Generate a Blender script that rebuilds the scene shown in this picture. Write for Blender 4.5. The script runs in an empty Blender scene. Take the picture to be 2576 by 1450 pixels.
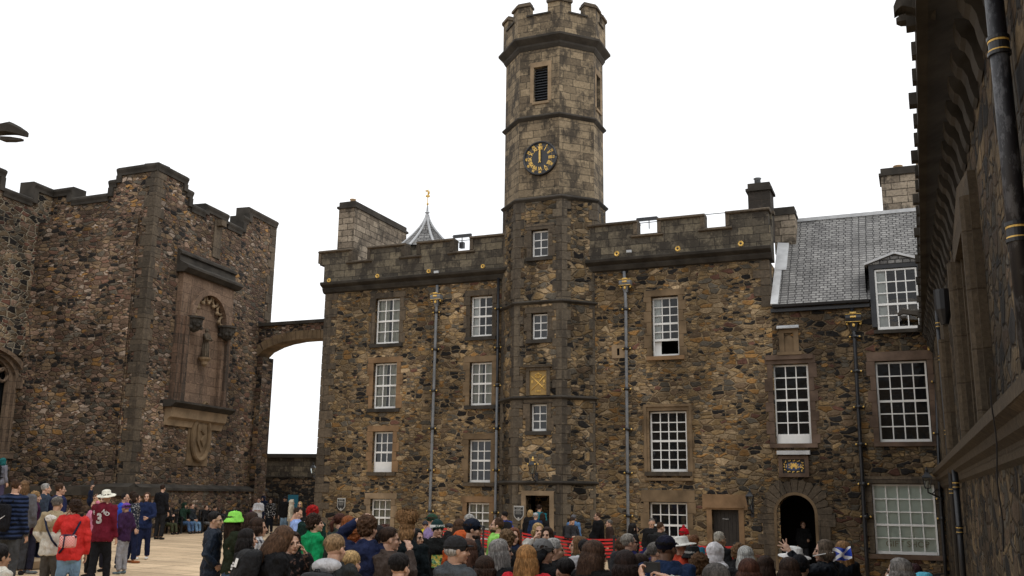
import bpy, bmesh, math, random
import numpy as np
from mathutils import Vector, Matrix, noise
from mathutils.bvhtree import BVHTree
R = math.radians
random.seed(7)
scene = bpy.context.scene
C = scene.collection

# ------------------------------------------------------------------ camera
FPX, PITCH, ROLL, EYE = 2434.0, R(12.1), R(0.71), 2.05
cr, sr, cp, sp = math.cos(ROLL), math.sin(ROLL), math.cos(PITCH), math.sin(PITCH)
FWD = Vector((0, cp, sp)); UP0 = Vector((0, -sp, cp)); RT0 = Vector((1, 0, 0))
RT = RT0 * cr + UP0 * sr
UPV = -RT0 * sr + UP0 * cr
cam = bpy.data.cameras.new('camera'); camo = bpy.data.objects.new('camera', cam); C.objects.link(camo)
cam.sensor_width = 36; cam.lens = FPX / 2576 * 36; cam.clip_end = 3000; cam.clip_start = 0.05
M = Matrix((RT, UPV, -FWD)).transposed().to_4x4(); M.translation = (0, 0, EYE)
camo.matrix_world = M
scene.camera = camo

# ------------------------------------------------------------------ sky, sun, exposure
SUN_DIR = Vector((0.55, -0.55, 0.85)).normalized()
world = bpy.data.worlds.new('World'); scene.world = world; world.use_nodes = True
nt = world.node_tree; nt.nodes.clear()
out = nt.nodes.new('ShaderNodeOutputWorld'); bg = nt.nodes.new('ShaderNodeBackground')
sky = nt.nodes.new('ShaderNodeTexSky'); sky.sky_type = 'NISHITA'; sky.sun_disc = False
sky.sun_elevation = math.asin(SUN_DIR.z); sky.sun_rotation = math.atan2(SUN_DIR.x, SUN_DIR.y)
hs = nt.nodes.new('ShaderNodeHueSaturation'); hs.inputs['Saturation'].default_value = 0.25
nz = nt.nodes.new('ShaderNodeTexNoise'); nz.inputs['Scale'].default_value = 2.5; nz.inputs['Detail'].default_value = 5
rp = nt.nodes.new('ShaderNodeValToRGB')
rp.color_ramp.elements[0].color = (0.92, 0.94, 0.97, 1); rp.color_ramp.elements[0].position = 0.3
rp.color_ramp.elements[1].color = (1.05, 1.05, 1.05, 1); rp.color_ramp.elements[1].position = 0.7
mu = nt.nodes.new('ShaderNodeVectorMath'); mu.operation = 'SCALE'; mu.inputs['Scale'].default_value = 11.5
mx = nt.nodes.new('ShaderNodeMixRGB'); mx.inputs[0].default_value = 0.86
nt.links.new(sky.outputs[0], hs.inputs['Color']); nt.links.new(hs.outputs[0], mx.inputs[1])
tc = nt.nodes.new('ShaderNodeTexCoord'); nt.links.new(tc.outputs['Generated'], nz.inputs['Vector'])
nt.links.new(nz.outputs[0], rp.inputs[0]); nt.links.new(rp.outputs[0], mu.inputs[0]); nt.links.new(mu.outputs[0], mx.inputs[2])
nt.links.new(mx.outputs[0], bg.inputs[0]); bg.inputs[1].default_value = 0.1
nt.links.new(bg.outputs[0], out.inputs[0])
sl = bpy.data.lights.new('sun', 'SUN'); sl.energy = 0.9; sl.angle = R(18); sl.color = (1, 0.96, 0.9)
so = bpy.data.objects.new('sun', sl); C.objects.link(so)
so.rotation_euler = (-SUN_DIR).to_track_quat('-Z', 'Y').to_euler(); so.location = SUN_DIR * 100
vs = scene.view_settings
scene.display_settings.display_device = 'sRGB'
vs.view_transform = 'Standard'; vs.look = 'None'; vs.exposure = 0.28; vs.gamma = 1; vs.use_curve_mapping = False

# ------------------------------------------------------------------ frames and measuring
def ray(px, py):
    return (FWD + RT * ((px - 1288) / FPX) + UPV * ((725 - py) / FPX))
def at_depth(px, py, d):
    r = ray(px, py); k = d / math.hypot(r.x, r.y) * math.hypot(r.x, r.y) / r.y
    return Vector((r.x * k, r.y * k, EYE + r.z * k))
def gz(x, y=0):
    return -0.025 * x
class Frame:
    def __init__(s, x, y, heading):
        a = R(heading); s.o = Vector((x, y, 0)); s.d = Vector((math.sin(a), math.cos(a), 0)); s.n = Vector((s.d.y, -s.d.x, 0))
    def p(s, u, n, z): return s.o + s.d * u + s.n * n + Vector((0, 0, z))
    def px(s, px, py, n=0.0):
        r = ray(px, py); o = s.o + s.n * n; cpos = Vector((0, 0, EYE))
        t = (o - cpos).dot(s.n) / r.dot(s.n); q = cpos + r * t
        return (q - o).dot(s.d), q.z
    def rect(s, x0, y0, x1, y1, n=0.0):
        a = [s.px(x0, y0, n), s.px(x1, y0, n), s.px(x0, y1, n), s.px(x1, y1, n)]
        return ((a[0][0] + a[2][0]) / 2, (a[1][0] + a[3][0]) / 2, (a[2][1] + a[3][1]) / 2, (a[0][1] + a[1][1]) / 2)
    def zs(s, pts, n=0.0): return sum(s.px(x, y, n)[1] for x, y in pts) / len(pts)
    def sub(s, u, n, turn):
        q = s.p(u, n, 0); f = Frame(q.x, q.y, 0); a = math.atan2(s.d.x, s.d.y) + R(turn)
        f.d = Vector((math.sin(a), math.cos(a), 0)); f.n = Vector((f.d.y, -f.d.x, 0)); return f

# ------------------------------------------------------------------ mesh builder
def root_of(o):
    while o.parent: o = o.parent
    return o
def tag(o, label=None, cat=None, group=None, kind=None):
    if label: o['label'] = label
    if cat: o['category'] = cat
    if group: o['group'] = group
    if kind: o['kind'] = kind
    return o
def thing(name, label, cat, loc, group=None):
    o = bpy.data.objects.new(name, None); C.objects.link(o); o.location = loc; o.empty_display_size = 0.2
    return tag(o, label, cat, group)
class MB:
    def __init__(s): s.v = []; s.f = []
    def add(s, vs, fs):
        b = len(s.v); s.v += [tuple(v) for v in vs]; s.f += [tuple(i + b for i in f) for f in fs]
    def quad(s, *p): s.add(p, [tuple(range(len(p)))])
    def box(s, fr, u0, u1, n0, n1, z0, z1):
        P = [fr.p(u, n, z) for z in (z0, z1) for n in (n0, n1) for u in (u0, u1)]
        s.add(P, [(0, 1, 3, 2)[::-1], (4, 5, 7, 6), (2, 3, 7, 6), (0, 1, 5, 4)[::-1], (0, 2, 6, 4), (1, 3, 7, 5)[::-1]])
        s.fix = True
    def prism(s, fr, poly, n0, n1):      # outline in (u,z), thickness along n
        k = len(poly)
        P = [fr.p(u, n0, z) for u, z in poly] + [fr.p(u, n1, z) for u, z in poly]
        s.add(P, [tuple(range(k)), tuple(range(2 * k - 1, k - 1, -1))] + [(i, (i + 1) % k, k + (i + 1) % k, k + i) for i in range(k)])
    def plan(s, pts, z0, z1):            # outline in world xy
        k = len(pts); P = [(x, y, z0) for x, y in pts] + [(x, y, z1) for x, y in pts]
        s.add(P, [tuple(range(k)), tuple(range(2 * k - 1, k - 1, -1))] + [(i, (i + 1) % k, k + (i + 1) % k, k + i) for i in range(k)])
    def profile(s, fr, u0, u1, prof):    # (n,z) outline swept along u
        k = len(prof); P = [fr.p(u0, n, z) for n, z in prof] + [fr.p(u1, n, z) for n, z in prof]
        s.add(P, [tuple(range(k)), tuple(range(2 * k - 1, k - 1, -1))] + [(i, (i + 1) % k, k + (i + 1) % k, k + i) for i in range(k)])
    def loft(s, rings, cap=True):
        k = len(rings[0]); b = []
        for r in rings: b += [tuple(p) for p in r]
        F = []
        for j in range(len(rings) - 1):
            for i in range(k):
                F.append((j * k + i, j * k + (i + 1) % k, (j + 1) * k + (i + 1) % k, (j + 1) * k + i))
        if cap: F += [tuple(range(k))[::-1], tuple(range((len(rings) - 1) * k, len(rings) * k))]
        s.add(b, F)
    def tube(s, pts, r, seg=10, flat=1.0):
        pts = [Vector(p) for p in pts]; rs = r if isinstance(r, (list, tuple)) else [r] * len(pts); rings = []; a = None
        for i, p in enumerate(pts):
            t = (pts[min(i + 1, len(pts) - 1)] - pts[max(i - 1, 0)]).normalized()
            if a is None:
                a = t.cross(Vector((0, 0, 1)))
                if a.length < 0.15: a = t.cross(Vector((0, 1, 0.01)))
            a = a - t * a.dot(t); a.normalize(); b = t.cross(a).normalized()
            rings.append([p + (a * math.cos(q) + b * math.sin(q) * flat) * rs[i] for q in [2 * math.pi * j / seg for j in range(seg)]])
        s.loft(rings)
    def lathe(s, c, prof, seg=16, ax=None, sq=(1, 1)):
        c = Vector(c); ax = (Vector(ax) if ax is not None else Vector((0, 0, 1))).normalized()
        a = ax.cross(Vector((0, 1, 0))) if abs(ax.y) < 0.9 else ax.cross(Vector((1, 0, 0)))
        a.normalize(); b = ax.cross(a)
        s.loft([[c + ax * z + (a * math.cos(q) * sq[0] + b * math.sin(q) * sq[1]) * max(r, 1e-4) for q in [2 * math.pi * (j + .5) / seg for j in range(seg)]] for r, z in prof])
    def ball(s, c, r, seg=12, rings=8, M3=None):
        c = Vector(c); r = Vector(r) if not isinstance(r, (int, float)) else Vector((r, r, r)); L = []
        for i in range(rings + 1):
            a = -math.pi / 2 + math.pi * i / rings; q = []
            for j in range(seg):
                t = 2 * math.pi * j / seg
                v = Vector((math.cos(a) * math.cos(t) * r.x, math.cos(a) * math.sin(t) * r.y, math.sin(a) * r.z))
                if i in (0, rings): v = Vector((1e-4 * math.cos(t), 1e-4 * math.sin(t), v.z))
                q.append(c + (M3 @ v if M3 else v))
            L.append(q)
        s.loft(L)
    def wall(s, fr, u0, u1, z0, z1, holes, n=0.0, depth=0.3, back=None, edges=True):
        us = sorted({u0, u1, *[h[0] for h in holes], *[h[1] for h in holes]}); zz = sorted({z0, z1, *[h[2] for h in holes], *[h[3] for h in holes]})
        us = [u for u in us if u0 <= u <= u1]; zz = [z for z in zz if z0 <= z <= z1]
        for i in range(len(us) - 1):
            for j in range(len(zz) - 1):
                cu, cz = (us[i] + us[i + 1]) / 2, (zz[j] + zz[j + 1]) / 2
                if any(h[0] < cu < h[1] and h[2] < cz < h[3] for h in holes): continue
                s.quad(fr.p(us[i], n, zz[j]), fr.p(us[i + 1], n, zz[j]), fr.p(us[i + 1], n, zz[j + 1]), fr.p(us[i], n, zz[j + 1]))
        for a, b, c, d in holes:
            d1 = n - depth
            s.quad(fr.p(a, n, c), fr.p(a, n, d), fr.p(a, d1, d), fr.p(a, d1, c))
            s.quad(fr.p(b, n, c), fr.p(b, d1, c), fr.p(b, d1, d), fr.p(b, n, d))
            s.quad(fr.p(a, n, d), fr.p(b, n, d), fr.p(b, d1, d), fr.p(a, d1, d))
            s.quad(fr.p(a, n, c), fr.p(a, d1, c), fr.p(b, d1, c), fr.p(b, n, c))
    def mesh(s, name, mat, off=Vector((0, 0, 0)), smooth=False, fix=True, uv=True, sub=0):
        me = bpy.data.meshes.new(name)
        me.from_pydata([tuple(Vector(v) - off) for v in s.v], [], s.f)
        if fix:
            bm = bmesh.new(); bm.from_mesh(me); bmesh.ops.recalc_face_normals(bm, faces=bm.faces); bm.to_mesh(me); bm.free()
        if mat: me.materials.append(mat)
        if uv: box_uv(me, off)
        if smooth: me.shade_smooth()
        return me
    def build(s, name, mat, parent=None, loc=None, smooth=False, fix=True, uv=True):
        off = Vector(root_of(parent).location) if parent else Vector(loc if loc is not None else (0, 0, 0))
        me = s.mesh(name, mat, off, smooth, fix, uv)
        o = bpy.data.objects.new(name, me); C.objects.link(o)
        if parent: o.parent = parent
        else: o.location = off
        return o
def box_uv(me, off=Vector((0, 0, 0))):
    uvl = me.uv_layers.new(name='uv'); nl = len(me.loops)
    if nl == 0: return
    lv = np.empty(nl, np.int32); me.loops.foreach_get('vertex_index', lv)
    co = np.empty(len(me.vertices) * 3); me.vertices.foreach_get('co', co); co = co.reshape(-1, 3) + np.array(off)
    no = np.empty(len(me.polygons) * 3); me.polygons.foreach_get('normal', no); no = no.reshape(-1, 3)
    lt = np.empty(len(me.polygons), np.int32); me.polygons.foreach_get('loop_total', lt)
    fn = np.repeat(no, lt, axis=0); p = co[lv]
    t = np.stack([-fn[:, 1], fn[:, 0], np.zeros(nl)], 1); L = np.linalg.norm(t, axis=1)
    flat = L < 0.25
    t[flat] = (1, 0, 0); L[flat] = 1; t /= L[:, None]
    fn2 = fn.copy(); fn2[flat] = (0, 0, 1)
    b = np.cross(fn2, t)
    uv = np.stack([(p * t).sum(1), (p * b).sum(1)], 1)
    uvl.data.foreach_set('uv', uv.astype(np.float32).ravel())

# ------------------------------------------------------------------ materials
def newmat(name):
    m = bpy.data.materials.new(name); m.use_nodes = True; nt = m.node_tree
    return m, nt, nt.nodes['Principled BSDF']
class N:
    def __init__(s, nt): s.nt = nt
    def n(s, t, **kw):
        x = s.nt.nodes.new(t)
        for k, v in kw.items():
            if k.startswith('_'): setattr(x, k[1:], v)
        return x
    def l(s, a, b): s.nt.links.new(a, b)
    def val(s, x, inp):
        if hasattr(x, 'links') or isinstance(x, bpy.types.NodeSocket): s.l(x, inp)
        else: inp.default_value = x
    def math(s, op, a, b=0.0, clamp=False):
        x = s.nt.nodes.new('ShaderNodeMath'); x.operation = op; x.use_clamp = clamp; s.val(a, x.inputs[0]); s.val(b, x.inputs[1]); return x.outputs[0]
    def mix(s, f, a, b, mode='MIX'):
        x = s.nt.nodes.new('ShaderNodeMixRGB'); x.blend_type = mode; s.val(f, x.inputs[0]); s.val(a, x.inputs[1]); s.val(b, x.inputs[2]); return x.outputs[0]
    def ramp(s, f, els, const=False):
        x = s.nt.nodes.new('ShaderNodeValToRGB'); cr_ = x.color_ramp
        if const: cr_.interpolation = 'CONSTANT'
        while len(cr_.elements) < len(els): cr_.elements.new(0.5)
        for e, (p, c) in zip(cr_.elements, els):
            e.position = p; e.color = (*c, 1) if len(c) == 3 else c
        s.l(f, x.inputs[0]); return x.outputs[0]
    def noise(s, vec, scale, detail=3, rough=0.55, out=0):
        x = s.nt.nodes.new('ShaderNodeTexNoise'); x.inputs['Scale'].default_value = scale; x.inputs['Detail'].default_value = detail; x.inputs['Roughness'].default_value = rough
        if vec is not None: s.l(vec, x.inputs['Vector'])
        return x.outputs[out]
    def mapping(s, vec, scale=(1, 1, 1), loc=(0, 0, 0)):
        x = s.nt.nodes.new('ShaderNodeMapping'); x.inputs['Scale'].default_value = scale; x.inputs['Location'].default_value = loc; s.l(vec, x.inputs[0]); return x.outputs[0]
    def smooth(s, v, a, b, c=0.0, d=1.0):
        x = s.nt.nodes.new('ShaderNodeMapRange'); x.interpolation_type = 'SMOOTHSTEP'
        s.l(v, x.inputs[0])
        for i, q in enumerate((a, b, c, d)): x.inputs[i + 1].default_value = q
        return x.outputs[0]
    def voro(s, vec, feat, metric='CHEBYCHEV', rnd=0.85):
        x = s.nt.nodes.new('ShaderNodeTexVoronoi'); x.voronoi_dimensions = '2D'; x.feature = feat; x.inputs['Scale'].default_value = 1
        x.inputs['Randomness'].default_value = rnd
        if feat != 'DISTANCE_TO_EDGE': x.distance = metric
        s.l(vec, x.inputs['Vector']); return x
    def bump(s, h, strength, dist, bsdf):
        x = s.nt.nodes.new('ShaderNodeBump'); x.inputs['Strength'].default_value = strength; x.inputs['Distance'].default_value = dist
        s.l(h, x.inputs['Height']); s.l(x.outputs[0], bsdf.inputs['Normal'])
def uvn(g): return g.n('ShaderNodeTexCoord').outputs['UV']
def rubble(name, pal, mortar, sc=(3.0, 5.0), sc2=(5.5, 9.5), dark=(0.35, 1.15), mort=0.07, stain=0.5, off=0, rnd=0.8):
    m, nt, bs = newmat(name); g = N(nt); uv = g.mapping(uvn(g), (1, 1, 1), (off, off * 1.7, 0))
    w = g.noise(uv, 1.7, 3, out=1); w2 = g.noise(uv, 9.0, 2, out=1)
    wv = g.n('ShaderNodeVectorMath', _operation='SUBTRACT'); g.l(w, wv.inputs[0]); wv.inputs[1].default_value = (.5, .5, .5)
    sc_ = g.n('ShaderNodeVectorMath', _operation='SCALE'); g.l(wv.outputs[0], sc_.inputs[0]); sc_.inputs['Scale'].default_value = 0.16
    wb = g.n('ShaderNodeVectorMath', _operation='SUBTRACT'); g.l(w2, wb.inputs[0]); wb.inputs[1].default_value = (.5, .5, .5)
    scb = g.n('ShaderNodeVectorMath', _operation='SCALE'); g.l(wb.outputs[0], scb.inputs[0]); scb.inputs['Scale'].default_value = 0.045
    a1 = g.n('ShaderNodeVectorMath', _operation='ADD'); g.l(uv, a1.inputs[0]); g.l(sc_.outputs[0], a1.inputs[1])
    a2 = g.n('ShaderNodeVectorMath', _operation='ADD'); g.l(a1.outputs[0], a2.inputs[0]); g.l(scb.outputs[0], a2.inputs[1])
    P = a2.outputs[0]
    def layer(s2):
        mp = g.mapping(P, (*s2, 1)); f1 = g.voro(mp, 'F1', 'EUCLIDEAN', rnd); f2 = g.voro(mp, 'DISTANCE_TO_EDGE', rnd=rnd)
        return f1.outputs['Color'], f2.outputs['Distance']
    ca, da = layer(sc); cb, db = layer(sc2)
    pick = g.smooth(g.noise(g.mapping(uv, (1, 1.6, 1), (3.1, 7.7, 0)), 1.1, 2), 0.50, 0.52)
    col = g.mix(pick, ca, cb); dd = g.mix(pick, da, db)
    sepc = g.n('ShaderNodeSeparateColor'); g.l(col, sepc.inputs[0])
    n = len(pal); tot = sum(p[1] for p in pal); els = []; acc = 0
    for c, wgt in pal: els.append((acc / tot, c)); acc += wgt
    base = g.ramp(sepc.outputs[0], els, True)
    vv = g.math('ADD', g.math('MULTIPLY', sepc.outputs[1], 0.75), 0.62)
    base = g.mix(1.0, base, vv, 'MULTIPLY')
    fine = g.noise(uv, 14, 4, 0.65); base = g.mix(1.0, base, g.smooth(fine, 0.25, 0.75, 0.66, 1.3), 'MULTIPLY')
    mm = g.smooth(g.math('ADD', dd, g.math('MULTIPLY', g.math('SUBTRACT', fine, 0.5), 0.07)), mort * 0.5, mort * 1.5)
    mcol = g.mix(1.0, mortar + (1,) if len(mortar) == 3 else mortar, g.smooth(g.noise(uv, 5, 3), 0.3, 0.7, 0.6, 1.25), 'MULTIPLY')
    base = g.mix(mm, mcol, base)
    st = g.smooth(g.noise(g.mapping(uv, (1, 0.45, 1), (off, 0, 0)), 0.55, 4, 0.6), 0.38, 0.68, 1 - stain, 1.12)
    base = g.mix(1.0, base, st, 'MULTIPLY')
    g.l(base, bs.inputs['Base Color']); bs.inputs['Roughness'].default_value = 0.9
    bs.inputs['Specular IOR Level'].default_value = 0.2
    hgt = g.math('ADD', g.smooth(dd, 0, mort * 2.2), g.math('MULTIPLY', fine, 0.6)); g.bump(g.math('ADD', hgt, g.math('MULTIPLY', sepc.outputs[2], 0.5)), 0.9, 0.05, bs)
    return m
def ashlar(name, c1, c2, mortar, w=0.62, h=0.31, stain=0.6, streak=(1.6, 0.35), dirt=(0.035, 0.03, 0.025), off=0, dirt_lo=0.45, msize=0.012, bumpd=0.02):
    m, nt, bs = newmat(name); g = N(nt); uv = g.mapping(uvn(g), (1, 1, 1), (off, off * .7, 0))
    w1 = g.noise(uv, 2.2, 2, out=1); sc_ = g.n('ShaderNodeVectorMath', _operation='SCALE'); g.l(w1, sc_.inputs[0]); sc_.inputs['Scale'].default_value = 0.05
    a1 = g.n('ShaderNodeVectorMath', _operation='ADD'); g.l(uv, a1.inputs[0]); g.l(sc_.outputs[0], a1.inputs[1])
    br = g.n('ShaderNodeTexBrick'); g.l(a1.outputs[0], br.inputs['Vector']); br.inputs['Scale'].default_value = 1
    br.inputs['Brick Width'].default_value = w; br.inputs['Row Height'].default_value = h; br.inputs['Mortar Size'].default_value = msize; br.inputs['Mortar Smooth'].default_value = 0.3
    br.offset = 0.43; br.squash = 1.35; br.squash_frequency = 3
    br.inputs['Color1'].default_value = (*c1, 1); br.inputs['Color2'].default_value = (*c2, 1); br.inputs['Mortar'].default_value = (*mortar, 1)
    base = br.outputs['Color']
    fine = g.noise(uv, 11, 5, 0.65); base = g.mix(1.0, base, g.smooth(fine, 0.25, 0.75, 0.7, 1.25), 'MULTIPLY')
    st = g.noise(g.mapping(uv, (*streak, 1), (off * 3.3, 1.1, 0)), 1.1, 6, 0.68)
    k = g.smooth(st, dirt_lo, dirt_lo + 0.13, 0, stain)
    base = g.mix(k, base, (*dirt, 1))
    k2 = g.smooth(g.noise(g.mapping(uv, (1, 1, 1), (9, 4, 0)), 3.2, 5, 0.7), 0.56, 0.62, 0, 0.35)
    base = g.mix(k2, base, tuple(min(1, x * 1.5) for x in c1) + (1,))
    g.l(base, bs.inputs['Base Color']); bs.inputs['Roughness'].default_value = 0.88; bs.inputs['Specular IOR Level'].default_value = 0.2
    g.bump(g.math('ADD', g.math('MULTIPLY', br.outputs['Fac'], -0.8), fine), 0.8, bumpd, bs)
    return m
def plain(name, col, rough=0.6, metal=0.0, var=0.2, scale=6, bump=0.0, spec=0.5, coord='Object'):
    m, nt, bs = newmat(name); g = N(nt); tc = g.n('ShaderNodeTexCoord').outputs[coord]
    nz = g.noise(tc, scale, 4, 0.6)
    g.l(g.mix(1.0, (*col, 1), g.smooth(nz, 0.2, 0.8, 1 - var, 1 + var), 'MULTIPLY'), bs.inputs['Base Color'])
    bs.inputs['Roughness'].default_value = rough; bs.inputs['Metallic'].default_value = metal; bs.inputs['Specular IOR Level'].default_value = spec
    if bump: g.bump(nz, 0.6, bump, bs)
    return m
TAN = (0.285, 0.195, 0.098); TAN2 = (0.21, 0.15, 0.088); OCH = (0.27, 0.15, 0.055); GREY = (0.115, 0.10, 0.078); DK = (0.024, 0.022, 0.021); RED = (0.14, 0.07, 0.05); LT = (0.34, 0.25, 0.15); BRN = (0.13, 0.09, 0.056); PINK = (0.245, 0.165, 0.118)
mRub = rubble('palace_rubble', [(TAN, 3.4), (TAN2, 3), (GREY, 2.2), (DK, 1.6), (BRN, 1.6), (OCH, 1.2), (LT, 1.6), (RED, 0.35)], (0.30, 0.22, 0.13), sc=(2.7, 6.0), sc2=(4.9, 11.5), stain=0.45)
mRubW = rubble('wing_rubble', [(TAN2, 3), (BRN, 2.5), (GREY, 2.2), (DK, 2.0), (TAN, 1.8), (OCH, 0.7), (RED, 0.8)], (0.21, 0.155, 0.095), sc=(2.6, 5.4), sc2=(4.6, 10.0), stain=0.5, off=31)
mRubT = rubble('tower_rubble', [(TAN, 3), (TAN2, 3), (GREY, 2.8), (DK, 1.8), (BRN, 1.5), (LT, 2.0)], (0.22, 0.17, 0.11), sc=(2.1, 4.4), sc2=(3.8, 8.2), stain=0.72, off=11)
mRubM = rubble('memorial_rubble', [((0.215, 0.15, 0.092), 3.4), (PINK, 2.0), ((0.15, 0.10, 0.07), 3), (DK, 1.8), ((0.15, 0.085, 0.06), 1.2), (OCH, 0.7), ((0.33, 0.26, 0.205), 1.2), (GREY, 2)], (0.15, 0.11, 0.075), sc=(2.5, 5.8), sc2=(4.2, 10.0), stain=0.5, off=57)
mRubM2 = rubble('memorial_rubble_limed', [((0.22, 0.16, 0.10), 3), (BRN, 3), (DK, 2), (RED, 1.2), (PINK, 1.5), (GREY, 2)], (0.36, 0.31, 0.23), sc=(2.2, 4.6), sc2=(3.4, 7.0), stain=0.5, off=77)
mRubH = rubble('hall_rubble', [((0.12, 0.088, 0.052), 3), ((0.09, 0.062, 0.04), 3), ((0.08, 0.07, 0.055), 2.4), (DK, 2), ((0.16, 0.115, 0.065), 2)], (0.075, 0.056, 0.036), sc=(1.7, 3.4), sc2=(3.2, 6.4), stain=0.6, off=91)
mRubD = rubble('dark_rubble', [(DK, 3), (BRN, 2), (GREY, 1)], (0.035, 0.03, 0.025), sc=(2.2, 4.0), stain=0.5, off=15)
mAsh = ashlar('tower_ashlar', (0.27, 0.21, 0.135), (0.12, 0.093, 0.063), (0.06, 0.05, 0.037), w=.55, h=.29, stain=0.8, dirt_lo=0.46, streak=(1.4, .8))
mAshP = ashlar('parapet_ashlar', (0.16, 0.135, 0.095), (0.06, 0.052, 0.042), (0.035, 0.03, 0.025), w=0.52, h=0.29, stain=0.8, off=5, dirt_lo=0.46, streak=(1.4, .9))
mChim = ashlar('chimney_ashlar', (0.32, 0.265, 0.20), (0.15, 0.12, 0.09), (0.07, 0.056, 0.042), w=0.55, h=0.27, stain=0.7, off=9, dirt_lo=0.48, streak=(1.4, .8), msize=.018)
mChimD = ashlar('sooty_ashlar', (0.05, 0.042, 0.036), (0.025, 0.022, 0.02), (0.12, 0.09, 0.06), w=0.5, h=0.3, stain=0.8, off=13, dirt_lo=0.4)
mQuo = ashlar('dark_dressed_stone', (0.12, 0.093, 0.065), (0.055, 0.045, 0.034), (0.04, 0.033, 0.026), w=2.1, h=1.3, stain=0.6, off=63, dirt_lo=0.5)
mCop = plain('blackened_coping_stone', (0.043, 0.038, 0.032), 0.9, var=0.5, scale=1.5, bump=0.02, spec=0.2)
mSur = plain('window_surround_stone', (0.15, 0.105, 0.062), 0.9, var=0.5, scale=1.3, bump=0.012, spec=0.2)
mSurO = plain('orange_surround_stone', (0.20, 0.125, 0.068), 0.9, var=0.4, scale=1.5, bump=0.012, spec=0.2)
mSurR = plain('purple_surround_stone', (0.11, 0.076, 0.056), 0.9, var=0.5, scale=1.5, bump=0.012, spec=0.2)
mSurL = plain('pale_surround_stone', (0.24, 0.175, 0.11), 0.9, var=0.35, scale=1.5, bump=0.012, spec=0.2)
mWin = ashlar('tracery_stone', (0.17, 0.12, 0.082), (0.12, 0.085, 0.06), (0.06, 0.042, 0.03), w=0.9, h=0.5, stain=0.6, off=25, dirt_lo=0.5)
mPink = ashlar('niche_ashlar', (0.215, 0.145, 0.10), (0.14, 0.095, 0.067), (0.10, 0.065, 0.045), w=0.8, h=0.42, stain=0.55, off=21, dirt_lo=0.53, streak=(2.4, 0.3))
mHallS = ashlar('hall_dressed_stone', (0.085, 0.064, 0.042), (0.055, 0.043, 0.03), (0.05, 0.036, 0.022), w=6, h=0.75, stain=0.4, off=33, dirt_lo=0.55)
mWhite = plain('white_paint', (0.74, 0.74, 0.72), 0.5, var=0.05)
mLead = plain('lead_flashing', (0.42, 0.44, 0.46), 0.55, var=0.18, scale=2.5)
mLeadB = plain('lead_pale', (0.46, 0.47, 0.48), 0.55, var=0.2, scale=2.5)
mPipeG = plain('grey_painted_iron', (0.15, 0.158, 0.168), 0.5, var=0.25, scale=5)
mIron = plain('black_painted_iron', (0.014, 0.015, 0.018), 0.4, var=0.3, scale=8)
mGold = plain('gilding', (0.72, 0.47, 0.12), 0.5, metal=0.2, var=0.35, scale=12)
mGoldD = plain('gilt_panel_field', (0.30, 0.19, 0.055), 0.55, metal=0.1, var=0.12)
mSlateK = plain('dormer_slate_black', (0.022, 0.024, 0.028), 0.6, var=0.3)
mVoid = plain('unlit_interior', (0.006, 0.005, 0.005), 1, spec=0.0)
mDoor = plain('dark_oak', (0.022, 0.017, 0.013), 0.6, var=0.4, scale=9)
mTerra = plain('buff_clay', (0.55, 0.38, 0.22), 0.7)
mRedP = plain('red_webbing', (0.50, 0.012, 0.012), 0.6, var=0.1)
mBlack = plain('black_matt', (0.012, 0.012, 0.013), 0.6)
mGreyP = plain('grey_metal_rim', (0.40, 0.40, 0.38), 0.45, metal=0.2, var=0.1)
mBlueP = plain('blue_panel', (0.02, 0.05, 0.14), 0.5)
mPale = plain('pale_blind', (0.80, 0.86, 0.79), 0.8, var=0.04, scale=1.0)
def glassmat(name, col, rough=0.06):
    m, nt, bs = newmat(name); g = N(nt); bs.inputs['Base Color'].default_value = (*col, 1); bs.inputs['Roughness'].default_value = rough
    bs.inputs['Specular IOR Level'].default_value = 0.5
    g.bump(g.noise(g.n('ShaderNodeTexCoord').outputs['Object'], 3.0, 1), 0.25, 0.02, bs); return m
mGlass = glassmat('window_glass_dark', (0.008, 0.009, 0.010))
def clearglass():
    m, nt, bs = newmat('window_glass_clear'); g = N(nt); o = nt.nodes['Material Output']
    tr = g.n('ShaderNodeBsdfTransparent'); gl = g.n('ShaderNodeBsdfGlossy'); gl.inputs['Roughness'].default_value = 0.05; fr = g.n('ShaderNodeFresnel'); fr.inputs[0].default_value = 1.5
    tr.inputs[0].default_value = (0.8, 0.83, 0.82, 1)
    mxs = g.n('ShaderNodeMixShader'); g.l(fr.outputs[0], mxs.inputs[0]); g.l(tr.outputs[0], mxs.inputs[1]); g.l(gl.outputs[0], mxs.inputs[2]); g.l(mxs.outputs[0], o.inputs[0]); return m
mClear = clearglass()
mCurt = plain('net_curtain', (0.60, 0.58, 0.50), 0.9, var=0.1)
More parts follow.
